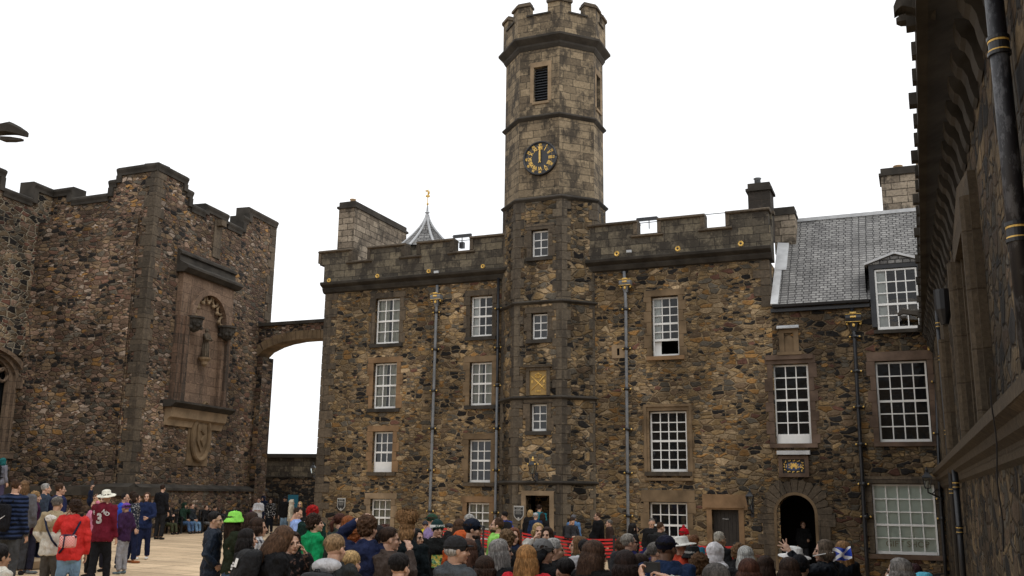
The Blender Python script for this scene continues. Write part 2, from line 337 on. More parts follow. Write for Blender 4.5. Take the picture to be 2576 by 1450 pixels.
def slate():
    m, nt, bs = newmat('roof_slates'); g = N(nt); uv = uvn(g)
    w1 = g.noise(uv, 1.5, 2, out=1); sc_ = g.n('ShaderNodeVectorMath', _operation='SCALE'); g.l(w1, sc_.inputs[0]); sc_.inputs['Scale'].default_value = 0.05
    a1 = g.n('ShaderNodeVectorMath', _operation='ADD'); g.l(uv, a1.inputs[0]); g.l(sc_.outputs[0], a1.inputs[1])
    br = g.n('ShaderNodeTexBrick'); g.l(a1.outputs[0], br.inputs['Vector']); br.inputs['Scale'].default_value = 1
    br.inputs['Brick Width'].default_value = 0.23; br.inputs['Row Height'].default_value = 0.135; br.inputs['Mortar Size'].default_value = 0.018; br.inputs['Mortar Smooth'].default_value = 0.4
    br.offset = 0.5; br.squash = 1.1; br.inputs['Color1'].default_value = (0.25, 0.245, 0.235, 1); br.inputs['Color2'].default_value = (0.16, 0.156, 0.152, 1); br.inputs['Mortar'].default_value = (0.045, 0.044, 0.044, 1)
    base = g.mix(1.0, br.outputs['Color'], g.smooth(g.noise(uv, 1.2, 5, 0.7), 0.3, 0.7, 0.65, 1.25), 'MULTIPLY')
    base = g.mix(1.0, base, g.smooth(g.noise(uv, 22, 2), 0.3, 0.7, 0.75, 1.25), 'MULTIPLY')
    g.l(base, bs.inputs['Base Color']); bs.inputs['Roughness'].default_value = 0.65; bs.inputs['Specular IOR Level'].default_value = 0.3
    g.bump(g.math('MULTIPLY', br.outputs['Fac'], -1.0), 1.0, 0.03, bs); return m
mSlate = slate()
def flags():
    m, nt, bs = newmat('sandstone_flags'); g = N(nt); uv = g.n('ShaderNodeTexCoord').outputs['Object']
    rot = g.n('ShaderNodeMapping'); rot.inputs['Rotation'].default_value = (0, 0, R(20)); g.l(uv, rot.inputs[0]); p = rot.outputs[0]
    br = g.n('ShaderNodeTexBrick'); g.l(p, br.inputs['Vector']); br.inputs['Scale'].default_value = 1; br.offset = 0.37; br.squash = 1.5; br.squash_frequency = 2
    br.inputs['Brick Width'].default_value = 1.5; br.inputs['Row Height'].default_value = 1.0; br.inputs['Mortar Size'].default_value = 0.028; br.inputs['Mortar Smooth'].default_value = 0.35
    br.inputs['Color1'].default_value = (0.62, 0.465, 0.30, 1); br.inputs['Color2'].default_value = (0.52, 0.385, 0.245, 1); br.inputs['Mortar'].default_value = (0.24, 0.17, 0.10, 1)
    base = g.mix(1.0, br.outputs['Color'], g.smooth(g.noise(p, 0.5, 5, 0.65), 0.3, 0.7, 0.78, 1.12), 'MULTIPLY')
    base = g.mix(1.0, base, g.smooth(g.noise(p, 16, 4, 0.7), 0.3, 0.7, 0.9, 1.08), 'MULTIPLY')
    sp = g.noise(g.mapping(p, (1, 1, 1), (4, 2, 0)), 5.5, 3, 0.5); base = g.mix(g.smooth(sp, 0.70, 0.74, 0, 0.5), base, (0.10, 0.07, 0.045, 1))
    st = g.noise(g.mapping(p, (0.35, 1.3, 1), (1, 6, 0)), 1.0, 4, 0.6); base = g.mix(g.smooth(st, 0.62, 0.72, 0, 0.12), base, (0.36, 0.24, 0.13, 1))
    g.l(base, bs.inputs['Base Color']); bs.inputs['Roughness'].default_value = 0.8; bs.inputs['Specular IOR Level'].default_value = 0.25
    g.bump(g.math('ADD', g.math('MULTIPLY', br.outputs['Fac'], -1.0), g.math('MULTIPLY', g.noise(p, 7, 4), 0.4)), 0.7, 0.012, bs); return m
mFlags = flags()

def text_mb(mb, s, org, right, up, size, depth=0.004, align='CENTER', offset=0.0, sx=1.0, bold=0.0):
    cu = bpy.data.curves.new('t', 'FONT'); cu.body = s; cu.size = size; cu.align_x = align; cu.align_y = 'CENTER'; cu.extrude = depth; cu.offset = bold; cu.resolution_u = 3
    ob = bpy.data.objects.new('t', cu); C.objects.link(ob); dg = bpy.context.evaluated_depsgraph_get(); dg.update()
    me = bpy.data.meshes.new_from_object(ob.evaluated_get(dg)); right = Vector(right).normalized(); up = Vector(up).normalized(); nn = right.cross(up)
    mb.add([Vector(org) + right * v.co.x * sx + up * v.co.y + nn * (v.co.z + offset) for v in me.vertices], [tuple(p.vertices) for p in me.polygons])
    bpy.data.objects.remove(ob); bpy.data.curves.remove(cu); bpy.data.meshes.remove(me)
# ================================================================== ground
def struct(o): o['kind'] = 'structure'; return o
g = MB()
for i in range(-8, 8):
    for j in range(-2, 14):
        xs = (i * 25, i * 25 + 25); ys = (j * 25, j * 25 + 25)
        g.quad((xs[0], ys[0], gz(xs[0])), (xs[1], ys[0], gz(xs[1])), (xs[1], ys[1], gz(xs[1])), (xs[0], ys[1], gz(xs[0])))
struct(g.build('ground', mFlags, loc=(0, 0, 0)))

# ================================================================== frames
a0 = at_depth(2000, 1258, 32.0)
F = Frame(a0.x, a0.y, 112.6)                # palace front
c0 = at_depth(322, 1236, 39.0)
G = Frame(c0.x, c0.y, 16.5)                 # memorial niche front
GR = Frame(c0.x, c0.y, 112.6)               # its left return
BASE = -0.7

def window(parent, fr, px, cols, rows, n0=0.0, rec=0.15, glass='dark', sash=None, board=0.0, sur=None, sill=None, jamb=0.2, lint=0.22, rect=None, void=True, mw=0.036, open_low=0.0, label=None):
    x0, y0, x1, y1 = px
    A = fr.rect(x0, y0, x1, y1, n0 - rec); B = fr.rect(x0, y0, x1, y1, n0)
    u0, u1, z0, z1 = A[0], B[1], B[2], B[3]
    hole = (u0 - 0.01, u1 + 0.02, z0, z1 + 0.02)
    f = MB(); na, nb = n0 - rec - 0.05, n0 - rec; e = 0.055
    f.box(fr, u0, u0 + e, na, nb, z0, z1); f.box(fr, u1 - e, u1, na, nb, z0, z1)
    f.box(fr, u0 + e, u1 - e, na, nb, z1 - e, z1); f.box(fr, u0 + e, u1 - e, na, nb + 0.02, z0, z0 + 0.09 + board)
    bz = z0 + 0.09 + board + open_low; W = (u1 - u0 - 2 * e) / cols; Hh = (z1 - e - bz) / rows
    if open_low: f.box(fr, u0 + e, u1 - e, na, nb - 0.003, bz - 0.03, bz + 0.05)
    for i in range(1, cols): f.box(fr, u0 + e + W * i - mw / 2, u0 + e + W * i + mw / 2, na + 0.01, nb - 0.008, bz, z1 - e)
    for j in range(1, rows):
        q = mw / 2 if j != sash else 0.035
        f.box(fr, u0 + e, u1 - e, na + 0.012, nb - (0.006 if j != sash else 0.002), bz + Hh * j - q, bz + Hh * j + q)
    w = f.build('window', mWhite, parent)
    if label: w['label'] = label
    p = MB(); pn = na + 0.02
    p.quad(fr.p(u0 + .02, pn, bz if open_low else z0 + 0.02), fr.p(u1 - .02, pn, bz if open_low else z0 + 0.02), fr.p(u1 - .02, pn, z1 - .02), fr.p(u0 + .02, pn, z1 - .02))
    p.build('pane', {'dark': mGlass, 'curtain': mClear, 'blind': mClear, 'half': mClear}[glass], w, fix=False)
    if glass == 'curtain':
        c = MB(); cn = na - 0.10; k = 60; rows_ = []
        for i in range(k + 1):
            u = u0 + (u1 - u0) * i / k; t = i / k
            gap = 0.44 < t < 0.56 and random.random() < 0.9
            rows_.append((u, cn + 0.03 * math.sin(i * 1.9) + random.uniform(-.006, .006), gap))
        for i in range(k):
            if rows_[i][2] and rows_[i + 1][2]: continue
            c.quad(fr.p(rows_[i][0], rows_[i][1], z0), fr.p(rows_[i + 1][0], rows_[i + 1][1], z0), fr.p(rows_[i + 1][0], rows_[i + 1][1], z1), fr.p(rows_[i][0], rows_[i][1], z1))
        c.build('curtain', mCurt, w, fix=False)
    if glass == 'blind' :
        c = MB(); cn = na - 0.05; c.box(fr, u0, u1, cn - 0.01, cn, z0, z1); c.build('blind', mPale, w)
    if glass == 'half':
        c = MB(); cn = na - 0.05; c.box(fr, u0, u0 + (u1 - u0) * 0.28, cn - 0.01, cn, z0, z1); c.build('shutter', mWhite, w)
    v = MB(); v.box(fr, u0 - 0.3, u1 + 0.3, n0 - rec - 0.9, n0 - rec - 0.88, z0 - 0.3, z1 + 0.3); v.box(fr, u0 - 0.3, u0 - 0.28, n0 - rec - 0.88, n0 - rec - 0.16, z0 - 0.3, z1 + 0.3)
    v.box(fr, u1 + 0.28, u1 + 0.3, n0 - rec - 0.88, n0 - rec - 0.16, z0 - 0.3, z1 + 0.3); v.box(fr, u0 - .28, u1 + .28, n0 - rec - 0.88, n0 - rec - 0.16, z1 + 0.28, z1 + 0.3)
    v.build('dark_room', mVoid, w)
    if sur:
        s = MB(); h = hole; pr = n0 + 0.022; z = h[2]; k = 0
        while z < h[3] - 0.01:
            hh = min(random.uniform(0.3, 0.55), h[3] - z)
            if h[3] - z - hh < 0.15: hh = h[3] - z
            for sg in (0, 1):
                ww = jamb * (1.35 if (k + sg) % 2 else 0.85)
                a, b = (h[0] - ww, h[0]) if sg == 0 else (h[1], h[1] + ww)
                s.box(fr, a, b, n0 - rec, pr + random.uniform(-.004, .004), z + 0.006, z + hh - 0.006)
            z += hh; k += 1
        s.box(fr, h[0] - jamb * 1.2, h[1] + jamb * 1.2, n0 - rec, pr + 0.004, h[3] + 0.004, h[3] + lint)
        s.build('surround', sur, w)
        t = MB(); t.box(fr, h[0] - jamb * 0.9, h[1] + jamb * 0.9, n0 - rec, n0 + (0.09 if sill else 0.03), h[2] - 0.14, h[2] - 0.004)
        t.build('sill', sill or sur, w)
    return hole

# ================================================================== palace
ps = F.p(0, 0, 0)
pal = thing('palace', 'long brown rubble palace front with battlements and a slate roofed wing, behind the crowd', 'palace', ps)
uL = F.px(812, 900)[0]; uTl = F.px(1262, 900)[0]; uTr = F.px(1503, 900)[0]; uP1 = F.px(1936, 700)[0]; uR = F.px(2420, 1100)[0]
zCb = F.zs([(807, 740), (1263, 707), (1506, 683), (1920, 658)])       # underside of the cornice
zCt = F.zs([(798, 714), (1263, 673), (1506, 646.5), (1943, 613.5)], 0.35)
zSill = F.zs([(905, 654), (1027, 642), (1165, 632), (1630, 588), (1800, 568)], 0.15)
zTop = F.zs([(845, 634), (972, 615), (1095, 603), (1225, 590), (1555, 555), (1712, 540), (1876, 524)], 0.15)
print('palace z', zCb, zCt, zSill, zTop, 'u', uL, uTl, uTr, uP1, uR)
H = []
H += [window(pal, F, (949, 751, 1004, 865), 3, 4, glass='curtain', sash=2, sur=mQuo, sill=mCop),
      window(pal, F, (1187.5, 745, 1237, 847), 3, 4, glass='half', sash=2, sur=mQuo, sill=mCop),
      window(pal, F, (943.5, 914, 996, 1028), 3, 4, glass='curtain', sash=2, sur=mSurO, sill=mCop),
      window(pal, F, (1186, 912, 1236, 1020), 3, 4, glass='curtain', sash=2, sur=mSur, sill=mCop),
      window(pal, F, (942, 1087, 986, 1188), 3, 3, board=0.3, sash=1, sur=mSurO, sill=mQuo, label='sash window with a white slatted board below its panes'),
      window(pal, F, (1183, 1107, 1233, 1214), 3, 4, sash=2, sur=mSur, sill=mQuo),
      window(pal, F, (935.6, 1257, 981, 1352), 3, 4, glass='curtain', sash=2, sur=mSurL),
      window(pal, F, (1178.5, 1266, 1229, 1358), 3, 4, glass='curtain', sash=2, sur=mSurO),
      window(pal, F, (1643, 746, 1706, 896), 3, 5, glass='half', sash=2, sur=mSur, sill=mSurO, open_low=0.5, rec=0.2, label='sash window standing open at the bottom, black gap below its panes')]
HR = [window(pal, F, (1637, 1035, 1727, 1187), 4, 6, sash=3, sur=mSur, sill=mQuo, jamb=0.18, lint=0.2),
      window(pal, F, (1637, 1265, 1728, 1356), 4, 3, sash=1, sur=mSur, jamb=0.22, lint=0.4)]
# wooden door
dA = F.rect(1792, 1283, 1860, 1400, 0); doorh = (dA[0], dA[1], BASE, dA[3])
HR.append(doorh)
dm = MB(); dm.box(F, dA[0], dA[1], -0.3, -0.24, BASE, dA[3])
for i in range(7):
    w_ = (dA[1] - dA[0]) / 7; dm.box(F, dA[0] + w_ * i + .006, dA[0] + w_ * (i + 1) - .006, -0.24, -0.225, BASE, dA[3] - .02)
door = dm.build('door', mDoor, pal); door['label'] = 'black boarded door to the left of the round-arched doorway'
hm = MB(); hm.ball(F.p(dA[0] + .12, -0.19, 0.85), 0.035); hm.build('handle', mIron, door)
sg = MB(); q = F.rect(1817, 1303, 1838, 1309, -0.2); sg.box(F, q[0], q[1], -0.225, -0.21, q[2], q[3]); plate = sg.build('sign_plate', mBlack, door)
tx = MB(); text_mb(tx, 'Private', F.p((q[0] + q[1]) / 2 - .03, -0.208, (q[2] + q[3]) / 2), F.d, (0, 0, 1), 0.07); tx.build('lettering', mWhite, door)
sd = MB(); s0, s1, zt = dA[0], dA[1], dA[3]
sd.box(F, s0 - .17, s0, -0.3, .03, BASE, zt); sd.box(F, s1, s1 + .17, -0.3, .03, BASE, zt); sd.box(F, s0 - .3, s1 + .3, -0.3, .035, zt + .004, zt + .5)
sd.box(F, s0 - .2, s1 + .2, .035, .075, zt + .06, zt + .13)
sd.build('door_surround', mSurO, door)
# round-arched doorway
aA = F.rect(1955.5, 1246, 2051.5, 1400, 0); ax0, ax1, azt = aA[0], aA[1], aA[3]; ar = (ax1 - ax0) / 2; azs = azt - ar; acx = (ax0 + ax1) / 2
HW = [(ax0, ax1, BASE, azt)]
HW += [window(pal, F, (1949, 917, 2036, 1116), 3, 6, sash=3, board=0.22, sur=mSurR, sill=mSurR, jamb=0.2, lint=0.24),
       window(pal, F, (2208, 908.5, 2337, 1112), 4, 6, sash=3, sur=mSurR, sill=mSurR, jamb=0.2, lint=0.3)]
HW.append(window(pal, F, (2199, 1219, 2356, 1396), 5, 5, glass='blind', sash=2, sur=mQuo, sill=mSurR, jamb=0.18, lint=0.22, label='wide shop window with drawn pale blinds'))
gw = [o for o in pal.children if o.name.startswith('window')][-1]
qq = F.px(2283, 1370, -0.19)
tx = MB(); text_mb(tx, 'GIFT SHOP', F.p(qq[0], -0.193, qq[1]), F.d, (0, 0, 1), 0.26, 0.002); tx.build('lettering', plain('faded_gilt', (0.42, 0.37, 0.27), 0.7), gw)
# dormer window in the right wing
D = F.rect(2203.7, 675, 2311, 828, 0.12)
DH = window(pal, F, (2203.7, 675, 2311, 828), 4, 5, n0=0.16, rec=0.05, glass='half', sash=2, mw=0.034, label='dormer sash window breaking the eaves of the slate roof')
zE = F.zs([(1937, 769), (2203, 755)], 0.15)
wm = MB()
wm.wall(F, uL, uP1, BASE, zCb, H + HR, 0.0, 0.3)
wl = wm.build('wall', mRub, pal, fix=False)
w2 = MB()
w2.wall(F, uP1, uR, BASE, zE, HW + [(DH[0] - .12, DH[1] + .12, DH[2] - .1, zE + 1)] if False else HW, 0.0, 0.3)
# spandrels of the round arch
k = 20
for i in range(k):
    t0, t1 = math.pi * i / k, math.pi * (i + 1) / k
    p0, p1 = (acx - ar * math.cos(t0), azs + ar * math.sin(t0)), (acx - ar * math.cos(t1), azs + ar * math.sin(t1))
    w2.quad(F.p(p0[0], 0, p0[1]), F.p(p1[0], 0, p1[1]), F.p(p1[0], 0, azt), F.p(p0[0], 0, azt))
    w2.quad(F.p(p0[0], 0, p0[1]), F.p(p0[0], -.6, p0[1]), F.p(p1[0], -.6, p1[1]), F.p(p1[0], 0, p1[1]))
w2.build('wall', mRubW, pal, fix=False)
wb = MB(); dep = 9.0
wb.box(F, uL, uR, -dep, -1.3, BASE, zE - .1); wb.box(F, uL, uP1, -dep, -1.35, zE - .1, zCb)
wb.box(F, uL, uL + .3, -1.3, -0.001, BASE, zCb); wb.box(F, uP1 - .3, uP1, -1.3, -0.001, zE - .1, zCb)
wb.build('wall', mRub, pal)
# hallway behind the arch and gloom
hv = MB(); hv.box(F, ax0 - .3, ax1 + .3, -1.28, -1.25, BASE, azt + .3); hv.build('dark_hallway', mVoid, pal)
# voussoirs
vs_ = MB(); nv = 13
for i in range(nv):
    t0, t1 = math.pi * i / nv + .012, math.pi * (i + 1) / nv - .012; ro = ar + random.uniform(0.42, 0.56); ri = ar + 0.09
    vs_.prism(F, [(acx - ri * math.cos(t0), azs + ri * math.sin(t0)), (acx - ro * math.cos(t0), azs + ro * math.sin(t0)), (acx - (ro + .06) * math.cos((t0 + t1) / 2), azs + (ro + .06) * math.sin((t0 + t1) / 2)), (acx - ro * math.cos(t1), azs + ro * math.sin(t1)), (acx - ri * math.cos(t1), azs + ri * math.sin(t1))], 0.0, random.uniform(.03, .05))
for sgn in (-1, 1):
    z = azs; kk = 0
    while z > BASE:
        hh = random.uniform(.28, .42); a, b = acx + sgn * (ar + .09), acx + sgn * (ar + random.choice((.45, .62)))
        vs_.box(F, min(a, b), max(a, b), 0, random.uniform(.03, .05), z - hh + .012, z); z -= hh
vs_.build('arch_stones', mQuo, pal)
ar_ = MB(); pr = []
for i in range(k + 1):
    t = math.pi * i / k; pr.append((acx - (ar + .09) * math.cos(t), azs + (ar + .09) * math.sin(t)))
inn = [(acx - ar * math.cos(math.pi * i / k), azs + ar * math.sin(math.pi * i / k)) for i in range(k + 1)]
for i in range(k): ar_.prism(F, [pr[i], pr[i + 1], inn[i + 1], inn[i]], -.2, .06)
for a, b in ((ax0 - .09, ax0), (ax1, ax1 + .09)): ar_.box(F, a, b, -.2, .06, BASE, azs)
ar_.build('arch_moulding', mSur, pal)
# cornice, parapet, coping
def crenel(fr, name_p, u0, u1, mer, nF=0.12, th=0.4):
    c = MB(); prof = [(0, zCb), (.10, zCb + .04), (.16, zCb + .16), (.16, zCb + .22), (.26, zCb + .27), (.34, zCt - .12), (.36, zCt - .03), (.30, zCt), (-.3, zCt), (-.3, zCb)]
    c.profile(fr, u0, u1, prof); c.build('cornice', mCop, pal)
    pm = MB(); pm.box(fr, u0 + .02, u1, nF - th, nF, zCt, zSill - .08)
    cp_ = MB(); prev = u0
    for a, b in mer: q1 = MB(); q1.box(fr, a + .06, b - .06, nF - th, nF, zSill - .08, zTop - .12); q1.build('merlon', mAshP, pal)
    edges = []
    prof2 = lambda z: [(nF + .09, z - .10), (nF + .09, z - .05), (nF, z), (nF - th, z), (nF - th - .09, z - .05), (nF - th - .09, z - .10), (nF - th, z - .14), (nF, z - .14)]
    for a, b in mer:
        q1 = MB(); q1.profile(fr, a, b, prof2(zTop)); q1.build('coping', mQuo, pal)
    ends = [(mer[i][1], mer[i + 1][0]) for i in range(len(mer) - 1)]
    if mer[0][0] > u0 + .1: ends.append((u0, mer[0][0]))
    if mer[-1][1] < u1 - .1: ends.append((mer[-1][1], u1))
    for a, b in ends:
        q1 = MB(); q1.profile(fr, a - .22 if a > u0 else a, b + .22, prof2(zSill)); q1.build('sill_coping', mQuo, pal)
    for a, b in mer:     # raked side copings
        for u, s_ in ((a, 1), (b, -1)):
            if abs(u - u0) < .05 or abs(u - u1) < .05: continue
            q1 = MB(); q1.box(fr, min(u, u + .14 * s_), max(u, u + .14 * s_), nF - th - .05, nF + .05, zSill - .001, zTop - .13); q1.build('raked_coping', mQuo, pal)
    pm.build('parapet', mAshP, pal)
fx = lambda x, y=610: F.px(x, y, .12)[0]
crenel(F, 'l', uL - .1, uTl + .3, [(fx(803, 640), fx(886, 640)), (fx(926, 620), fx(1019, 620)), (fx(1050, 605), fx(1141, 605)), (fx(1183, 595), uTl + .3)])
crenel(F, 'r', uTr - .35, uP1 + .12, [(uTr - .35, fx(1603, 560)), (fx(1653, 550), fx(1772, 540)), (fx(1824, 530), uP1 + .12)])
# return of the right parapet, running back
RS = F.sub(uP1 + .12, .12, 22.6 + 67.4 - 180) if False else None
rb = MB(); rb.box(F, uP1 - .28, uP1 + .12, -.6, -.28, zCb, zTop - .12); rb.build('parapet', mAshP, pal)
rc = MB(); rc.box(F, uP1 - .33, uP1 + .2, -.65, -.37, zTop - .12, zTop); rc.build('coping', mQuo, pal)
# roof between the parapets
rf = MB(); rf.box(F, uL + .3, uP1 - .3, -dep, -.6, zCb, zCt + .1); rf.build('roof', mLead, pal)
# corner quoins on the left end
qm = MB(); z = BASE; kk = 0
while z < zCb - .05:
    hh = random.uniform(.26, .4); hh = min(hh, zCb - z); w_ = .62 if kk % 2 else .34
    qm.box(F, uL - .03, uL + w_ + random.uniform(-.05, .05), -.4, .025 + random.uniform(-.006, .006), z + .008, z + hh - .008); z += hh; kk += 1
qm.build('quoins', mQuo, pal); qm = MB()
z = zE
while z < zCb - .05:
    hh = min(random.uniform(.26, .4), zCb - z); w_ = .55 if kk % 2 else .3
    qm.box(F, uP1 - w_, uP1 + .02, -.4, .025, z + .008, z + hh - .008); z += hh; kk += 1
qm.build('quoins', mQuo, pal)
# window hood moulds / big frames
hd = MB()
for (x0, y0, x1, y1) in ((1621, 1017, 1742, 1203),):
    a = F.rect(x0, y0, x1, y1); hd.box(F, a[0], a[1], .0, .07, a[3] - .09, a[3]); hd.box(F, a[0], a[0] + .09, .0, .07, a[2], a[3] - .09); hd.box(F, a[1] - .09, a[1], .0, .07, a[2], a[3] - .09); hd.box(F, a[0], a[1], .0, .07, a[2] - .09, a[2])
hd.build('hood_mould', mSur, pal); hd = MB()
a = F.rect(1926, 893, 2045, 905); hd.box(F, a[0], a[1], .0, .08, a[2], a[3])
hd.build('hood_mould', mSurR, pal)
# slit window
a = F.rect(1552.6, 877, 1558.5, 894.6); sm = MB(); sm.box(F, a[0] - .2, a[0], 0, .02, a[2] - .1, a[3] + .12); sm.box(F, a[1], a[1] + .2, 0, .02, a[2] - .1, a[3] + .12); sm.box(F, a[0], a[1], 0, .02, a[3], a[3] + .12); sm.box(F, a[0], a[1], 0, .02, a[2] - .1, a[2])
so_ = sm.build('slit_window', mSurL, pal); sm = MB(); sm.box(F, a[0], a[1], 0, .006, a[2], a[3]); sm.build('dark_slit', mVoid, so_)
# gilt rosettes
def rosette(x, y, r=0.105):
    u, z = F.px(x, y, .36); m_ = MB(); c = F.p(u, .34, z); seg = 24
    rings = []
    for rr, dn in ((r * .38, .0), (r * .42, .06), (r * .8, .075), (r, .03), (r * .9, 0)):
        rings.append([c + F.d * math.cos(t) * rr * (1 + (.09 if rr > r * .7 else 0) * (1 if j % 2 else -1)) + Vector((0, 0, math.sin(t) * rr * (1 + (.09 if rr > r * .7 else 0) * (1 if j % 2 else -1)))) + F.n * dn for j, t in [(j, 2 * math.pi * j / seg) for j in range(seg)]])
    m_.loft(rings, cap=False); o = m_.build('rosette', mGold, pal)
    d_ = MB(); d_.ball(c + F.n * .03, (r * .42,) * 3, 10, 6); d_.build('rosette_eye', mIron, o)
for x, y in ((828, 706), (949.7, 695), (1078.5, 683), (1215, 670.5), (1551.7, 639), (1705, 626.5), (1863.6, 613.6)): rosette(x, y, 0.085 if x < 1300 else 0.10)
fl = MB()
for x, y in ((1097, 685), (1582, 633)):
    u, z = F.px(x, y, .4); fl.box(F, u - .09, u + .09, .34, .42, z - .04, z + .05)
fl.build('floodlight', mLead, pal)
# plants cable rails in the crenels
for (x0, x1, ys, lampx) in ((1141, 1184, (596, 608), 1163), (1603, 1653, (553, 563), 1633), (1772, 1824, (541,), 0)):
    rl = MB()
    for y in ys:
        u0, z = F.px(x0 - 3, y, -.3); u1, _ = F.px(x1 + 3, y, -.3); rl.box(F, u0, u1, -.31, -.29, z - .012, z + .012)
    if lampx:
        u, z = F.px(lampx, ys[0], -.3); rl.box(F, F.px(x0 - 1, 600, -.3)[0], F.px(x1 + 1, 600, -.3)[0], -.38, -.28, z - .02, z + .10); rl.box(F, u - .015, u + .015, -.3, -.27, z - .35, z)
    if x0 == 1141: u, z = F.px(1163, 618, -.3); rl.box(F, u - .09, u + .09, -.36, -.2, z - .12, z + .12)
    rl.build('roof_railing', mIron, pal)
# chimneys
def chimney(px0, px1, ytop, ybot, n, wd, mat, capm, pots, potm, label, flare=.07, two=True):
    u0, zt = F.px(px0, ytop, n); u1, _ = F.px(px1, ytop, n); _, zb = F.px(px0, ybot, n)
    m_ = MB(); m_.box(F, u0, u1, n - wd, n, zb - 1.2, zt - .3); o = m_.build('chimney', mat, pal); o['label'] = label
    c_ = MB(); c_.box(F, u0 - flare, u1 + flare, n - wd - flare, n + flare, zt - .3, zt - .2); c_.box(F, u0, u1, n - wd, n, zt - .2, zt); c_.build('chimney_cap', capm, o)
    for (pu, pn, h_, r_) in pots:
        p_ = MB(); p_.lathe(F.p(u0 + (u1 - u0) * pu, n - wd * pn, zt), [(r_ * .9, 0), (r_ * .85, h_ * .8), (r_ * 1.1, h_ * .9), (r_ * 1.1, h_), (r_ * .8, h_), (r_ * .75, h_ * .5)], 14); p_.build('chimney_pot', potm, o, smooth=True)
chimney(854, 894, 510, 640, -1.2, 4.6, mChim, mCop, [(.55, .08, .2, .13)], mTerra, 'long pale ashlar chimney stack at the left end of the roof')
chimney(1880, 1936, 463, 520, -.9, .9, mChimD, mCop, [(.4, .4, .28, .13)], mPipeG, 'blackened chimney stack with one pot, above the right corner of the parapet')
chimney(1945, 1998, 524, 560, -2.3, .8, mChim, mCop, [], mTerra, 'low stub of chimney beside the slate roof', flare=.04)
chimney(2214, 2345, 425, 533, -4.2, 1.3, mChim, mCop, [(.35, .4, .2, .16), (.8, .4, .2, .16)], mTerra, 'broad chimney stack with clay pots behind the ridge of the slate roof')
# slate roof of the right wing
n_e, n_r = .22, -3.4
ue0 = uP1 + .12; zr = F.zs([(1954, 558), (2313, 531.7)], n_r); ur0 = max(F.px(1954, 558, n_r)[0], uP1 + .16); ue1 = uR + 1.2
print('roof', ue0, ur0, zE, zr, 'wing eave px', )
q0, q1_ = DH[0] - .16, DH[1] + .16; tdm = (DH[3] + .14 - zE) / (zr - zE); SP = lambda u, t: F.p(u, n_e + (n_r - n_e) * t, zE + (zr - zE) * t); um = ue0 + (ur0 - ue0) * tdm
sm = MB(); sm.quad(SP(ue0, 0), SP(q0, 0), SP(q0, tdm), SP(um, tdm)); sm.quad(SP(q1_, 0), SP(ue1, 0), SP(ue1, tdm), SP(q1_, tdm)); sm.quad(SP(um, tdm), SP(ue1, tdm), SP(ue1, 1), SP(ur0, 1)); sm.quad(F.p(ur0, n_r, zr), F.p(ue1, n_r, zr), F.p(ue1, 2 * n_r - n_e, zE), F.p(ur0, 2 * n_r - n_e, zE))
sm.quad(F.p(ue0, n_e - .001, zE - .1), F.p(ue0, 2 * n_r - n_e, zE - .1), F.p(ur0, n_r, zr - .01))
rfo = sm.build('roof', mSlate, pal, fix=False)
rd = MB()
rd.box(F, ur0 - .05, ue1, n_r - .12, n_r + .10, zr - .06, zr + .07); rd.build('ridge_flashing', mLeadB, rfo)
vg = MB(); A_, B_ = F.p(ue0, n_e, zE), F.p(ur0, n_r, zr); sl_ = (B_ - A_); nn_ = F.d.cross(sl_).normalized()
if nn_.z < 0: nn_ = -nn_
for t0, t1, w_ in ((0, .42, .14), (.38, .72, .3), (.70, 1.0, .22)):
    P0 = A_ + sl_ * t0; P1 = A_ + sl_ * t1
    vg.loft([[P0 - F.d * .1, P0 + F.d * w_, P0 + F.d * w_ + nn_ * .05, P0 - F.d * .1 + nn_ * (.07 + t0 * .02)], [P1 - F.d * .1, P1 + F.d * w_, P1 + F.d * w_ + nn_ * .05, P1 - F.d * .1 + nn_ * (.07 + t0 * .02)]])
vg.build('verge_flashing', mLeadB, rfo)
gt = MB(); gt.profile(F, ue0 - .05, DH[0] - .2, [(n_e - .02, zE - .08), (n_e + .02, zE - .1), (n_e + .09, zE - .08), (n_e + .11, zE), (n_e + .08, zE + .01), (n_e, zE - .02)]); gt.box(F, uP1, DH[0] - .2, 0, .15, zE - .22, zE - .1); gt.build('gutter', mIron, rfo)
# dormer
dz0, dz1 = DH[2], DH[3]; da, db = DH[0] - .16, DH[1] + .16
dm = MB(); dm.box(F, da, DH[0], -1.6, .16, dz0 + .1, dz1 + .14); dm.box(F, DH[1], db, -1.6, .16, dz0 + .1, dz1 + .14); dm.box(F, DH[0], DH[1], -1.6, .16, dz1 + .005, dz1 + .14)
dmo = dm.build('dormer', mSlateK, pal)
dd = MB(); mid = (da + db) / 2; zt = dz1 + .14
dd.prism(F, [(da - .05, zt), (db + .05, zt), (mid, zt + .29)], -2.6, .17); dd.build('dormer_roof', mSlate, dmo)
de = MB()
for a, b in (((da - .12, zt), (mid, zt + .32)), ((mid, zt + .32), (db + .12, zt))):
    v = Vector((b[0] - a[0], b[1] - a[1])).normalized(); w_ = Vector((-v.y, v.x)) * .07
    de.prism(F, [a, b, (b[0] + w_.x, b[1] + w_.y), (a[0] + w_.x, a[1] + w_.y)], -2.6, .24)
de.build('dormer_flashing', mLeadB, dmo)
ds = MB(); ds.box(F, da + .04, db, .0, .2, dz0 - .12, dz0 - .005); ds.build('dormer_sill', mCop, dmo)
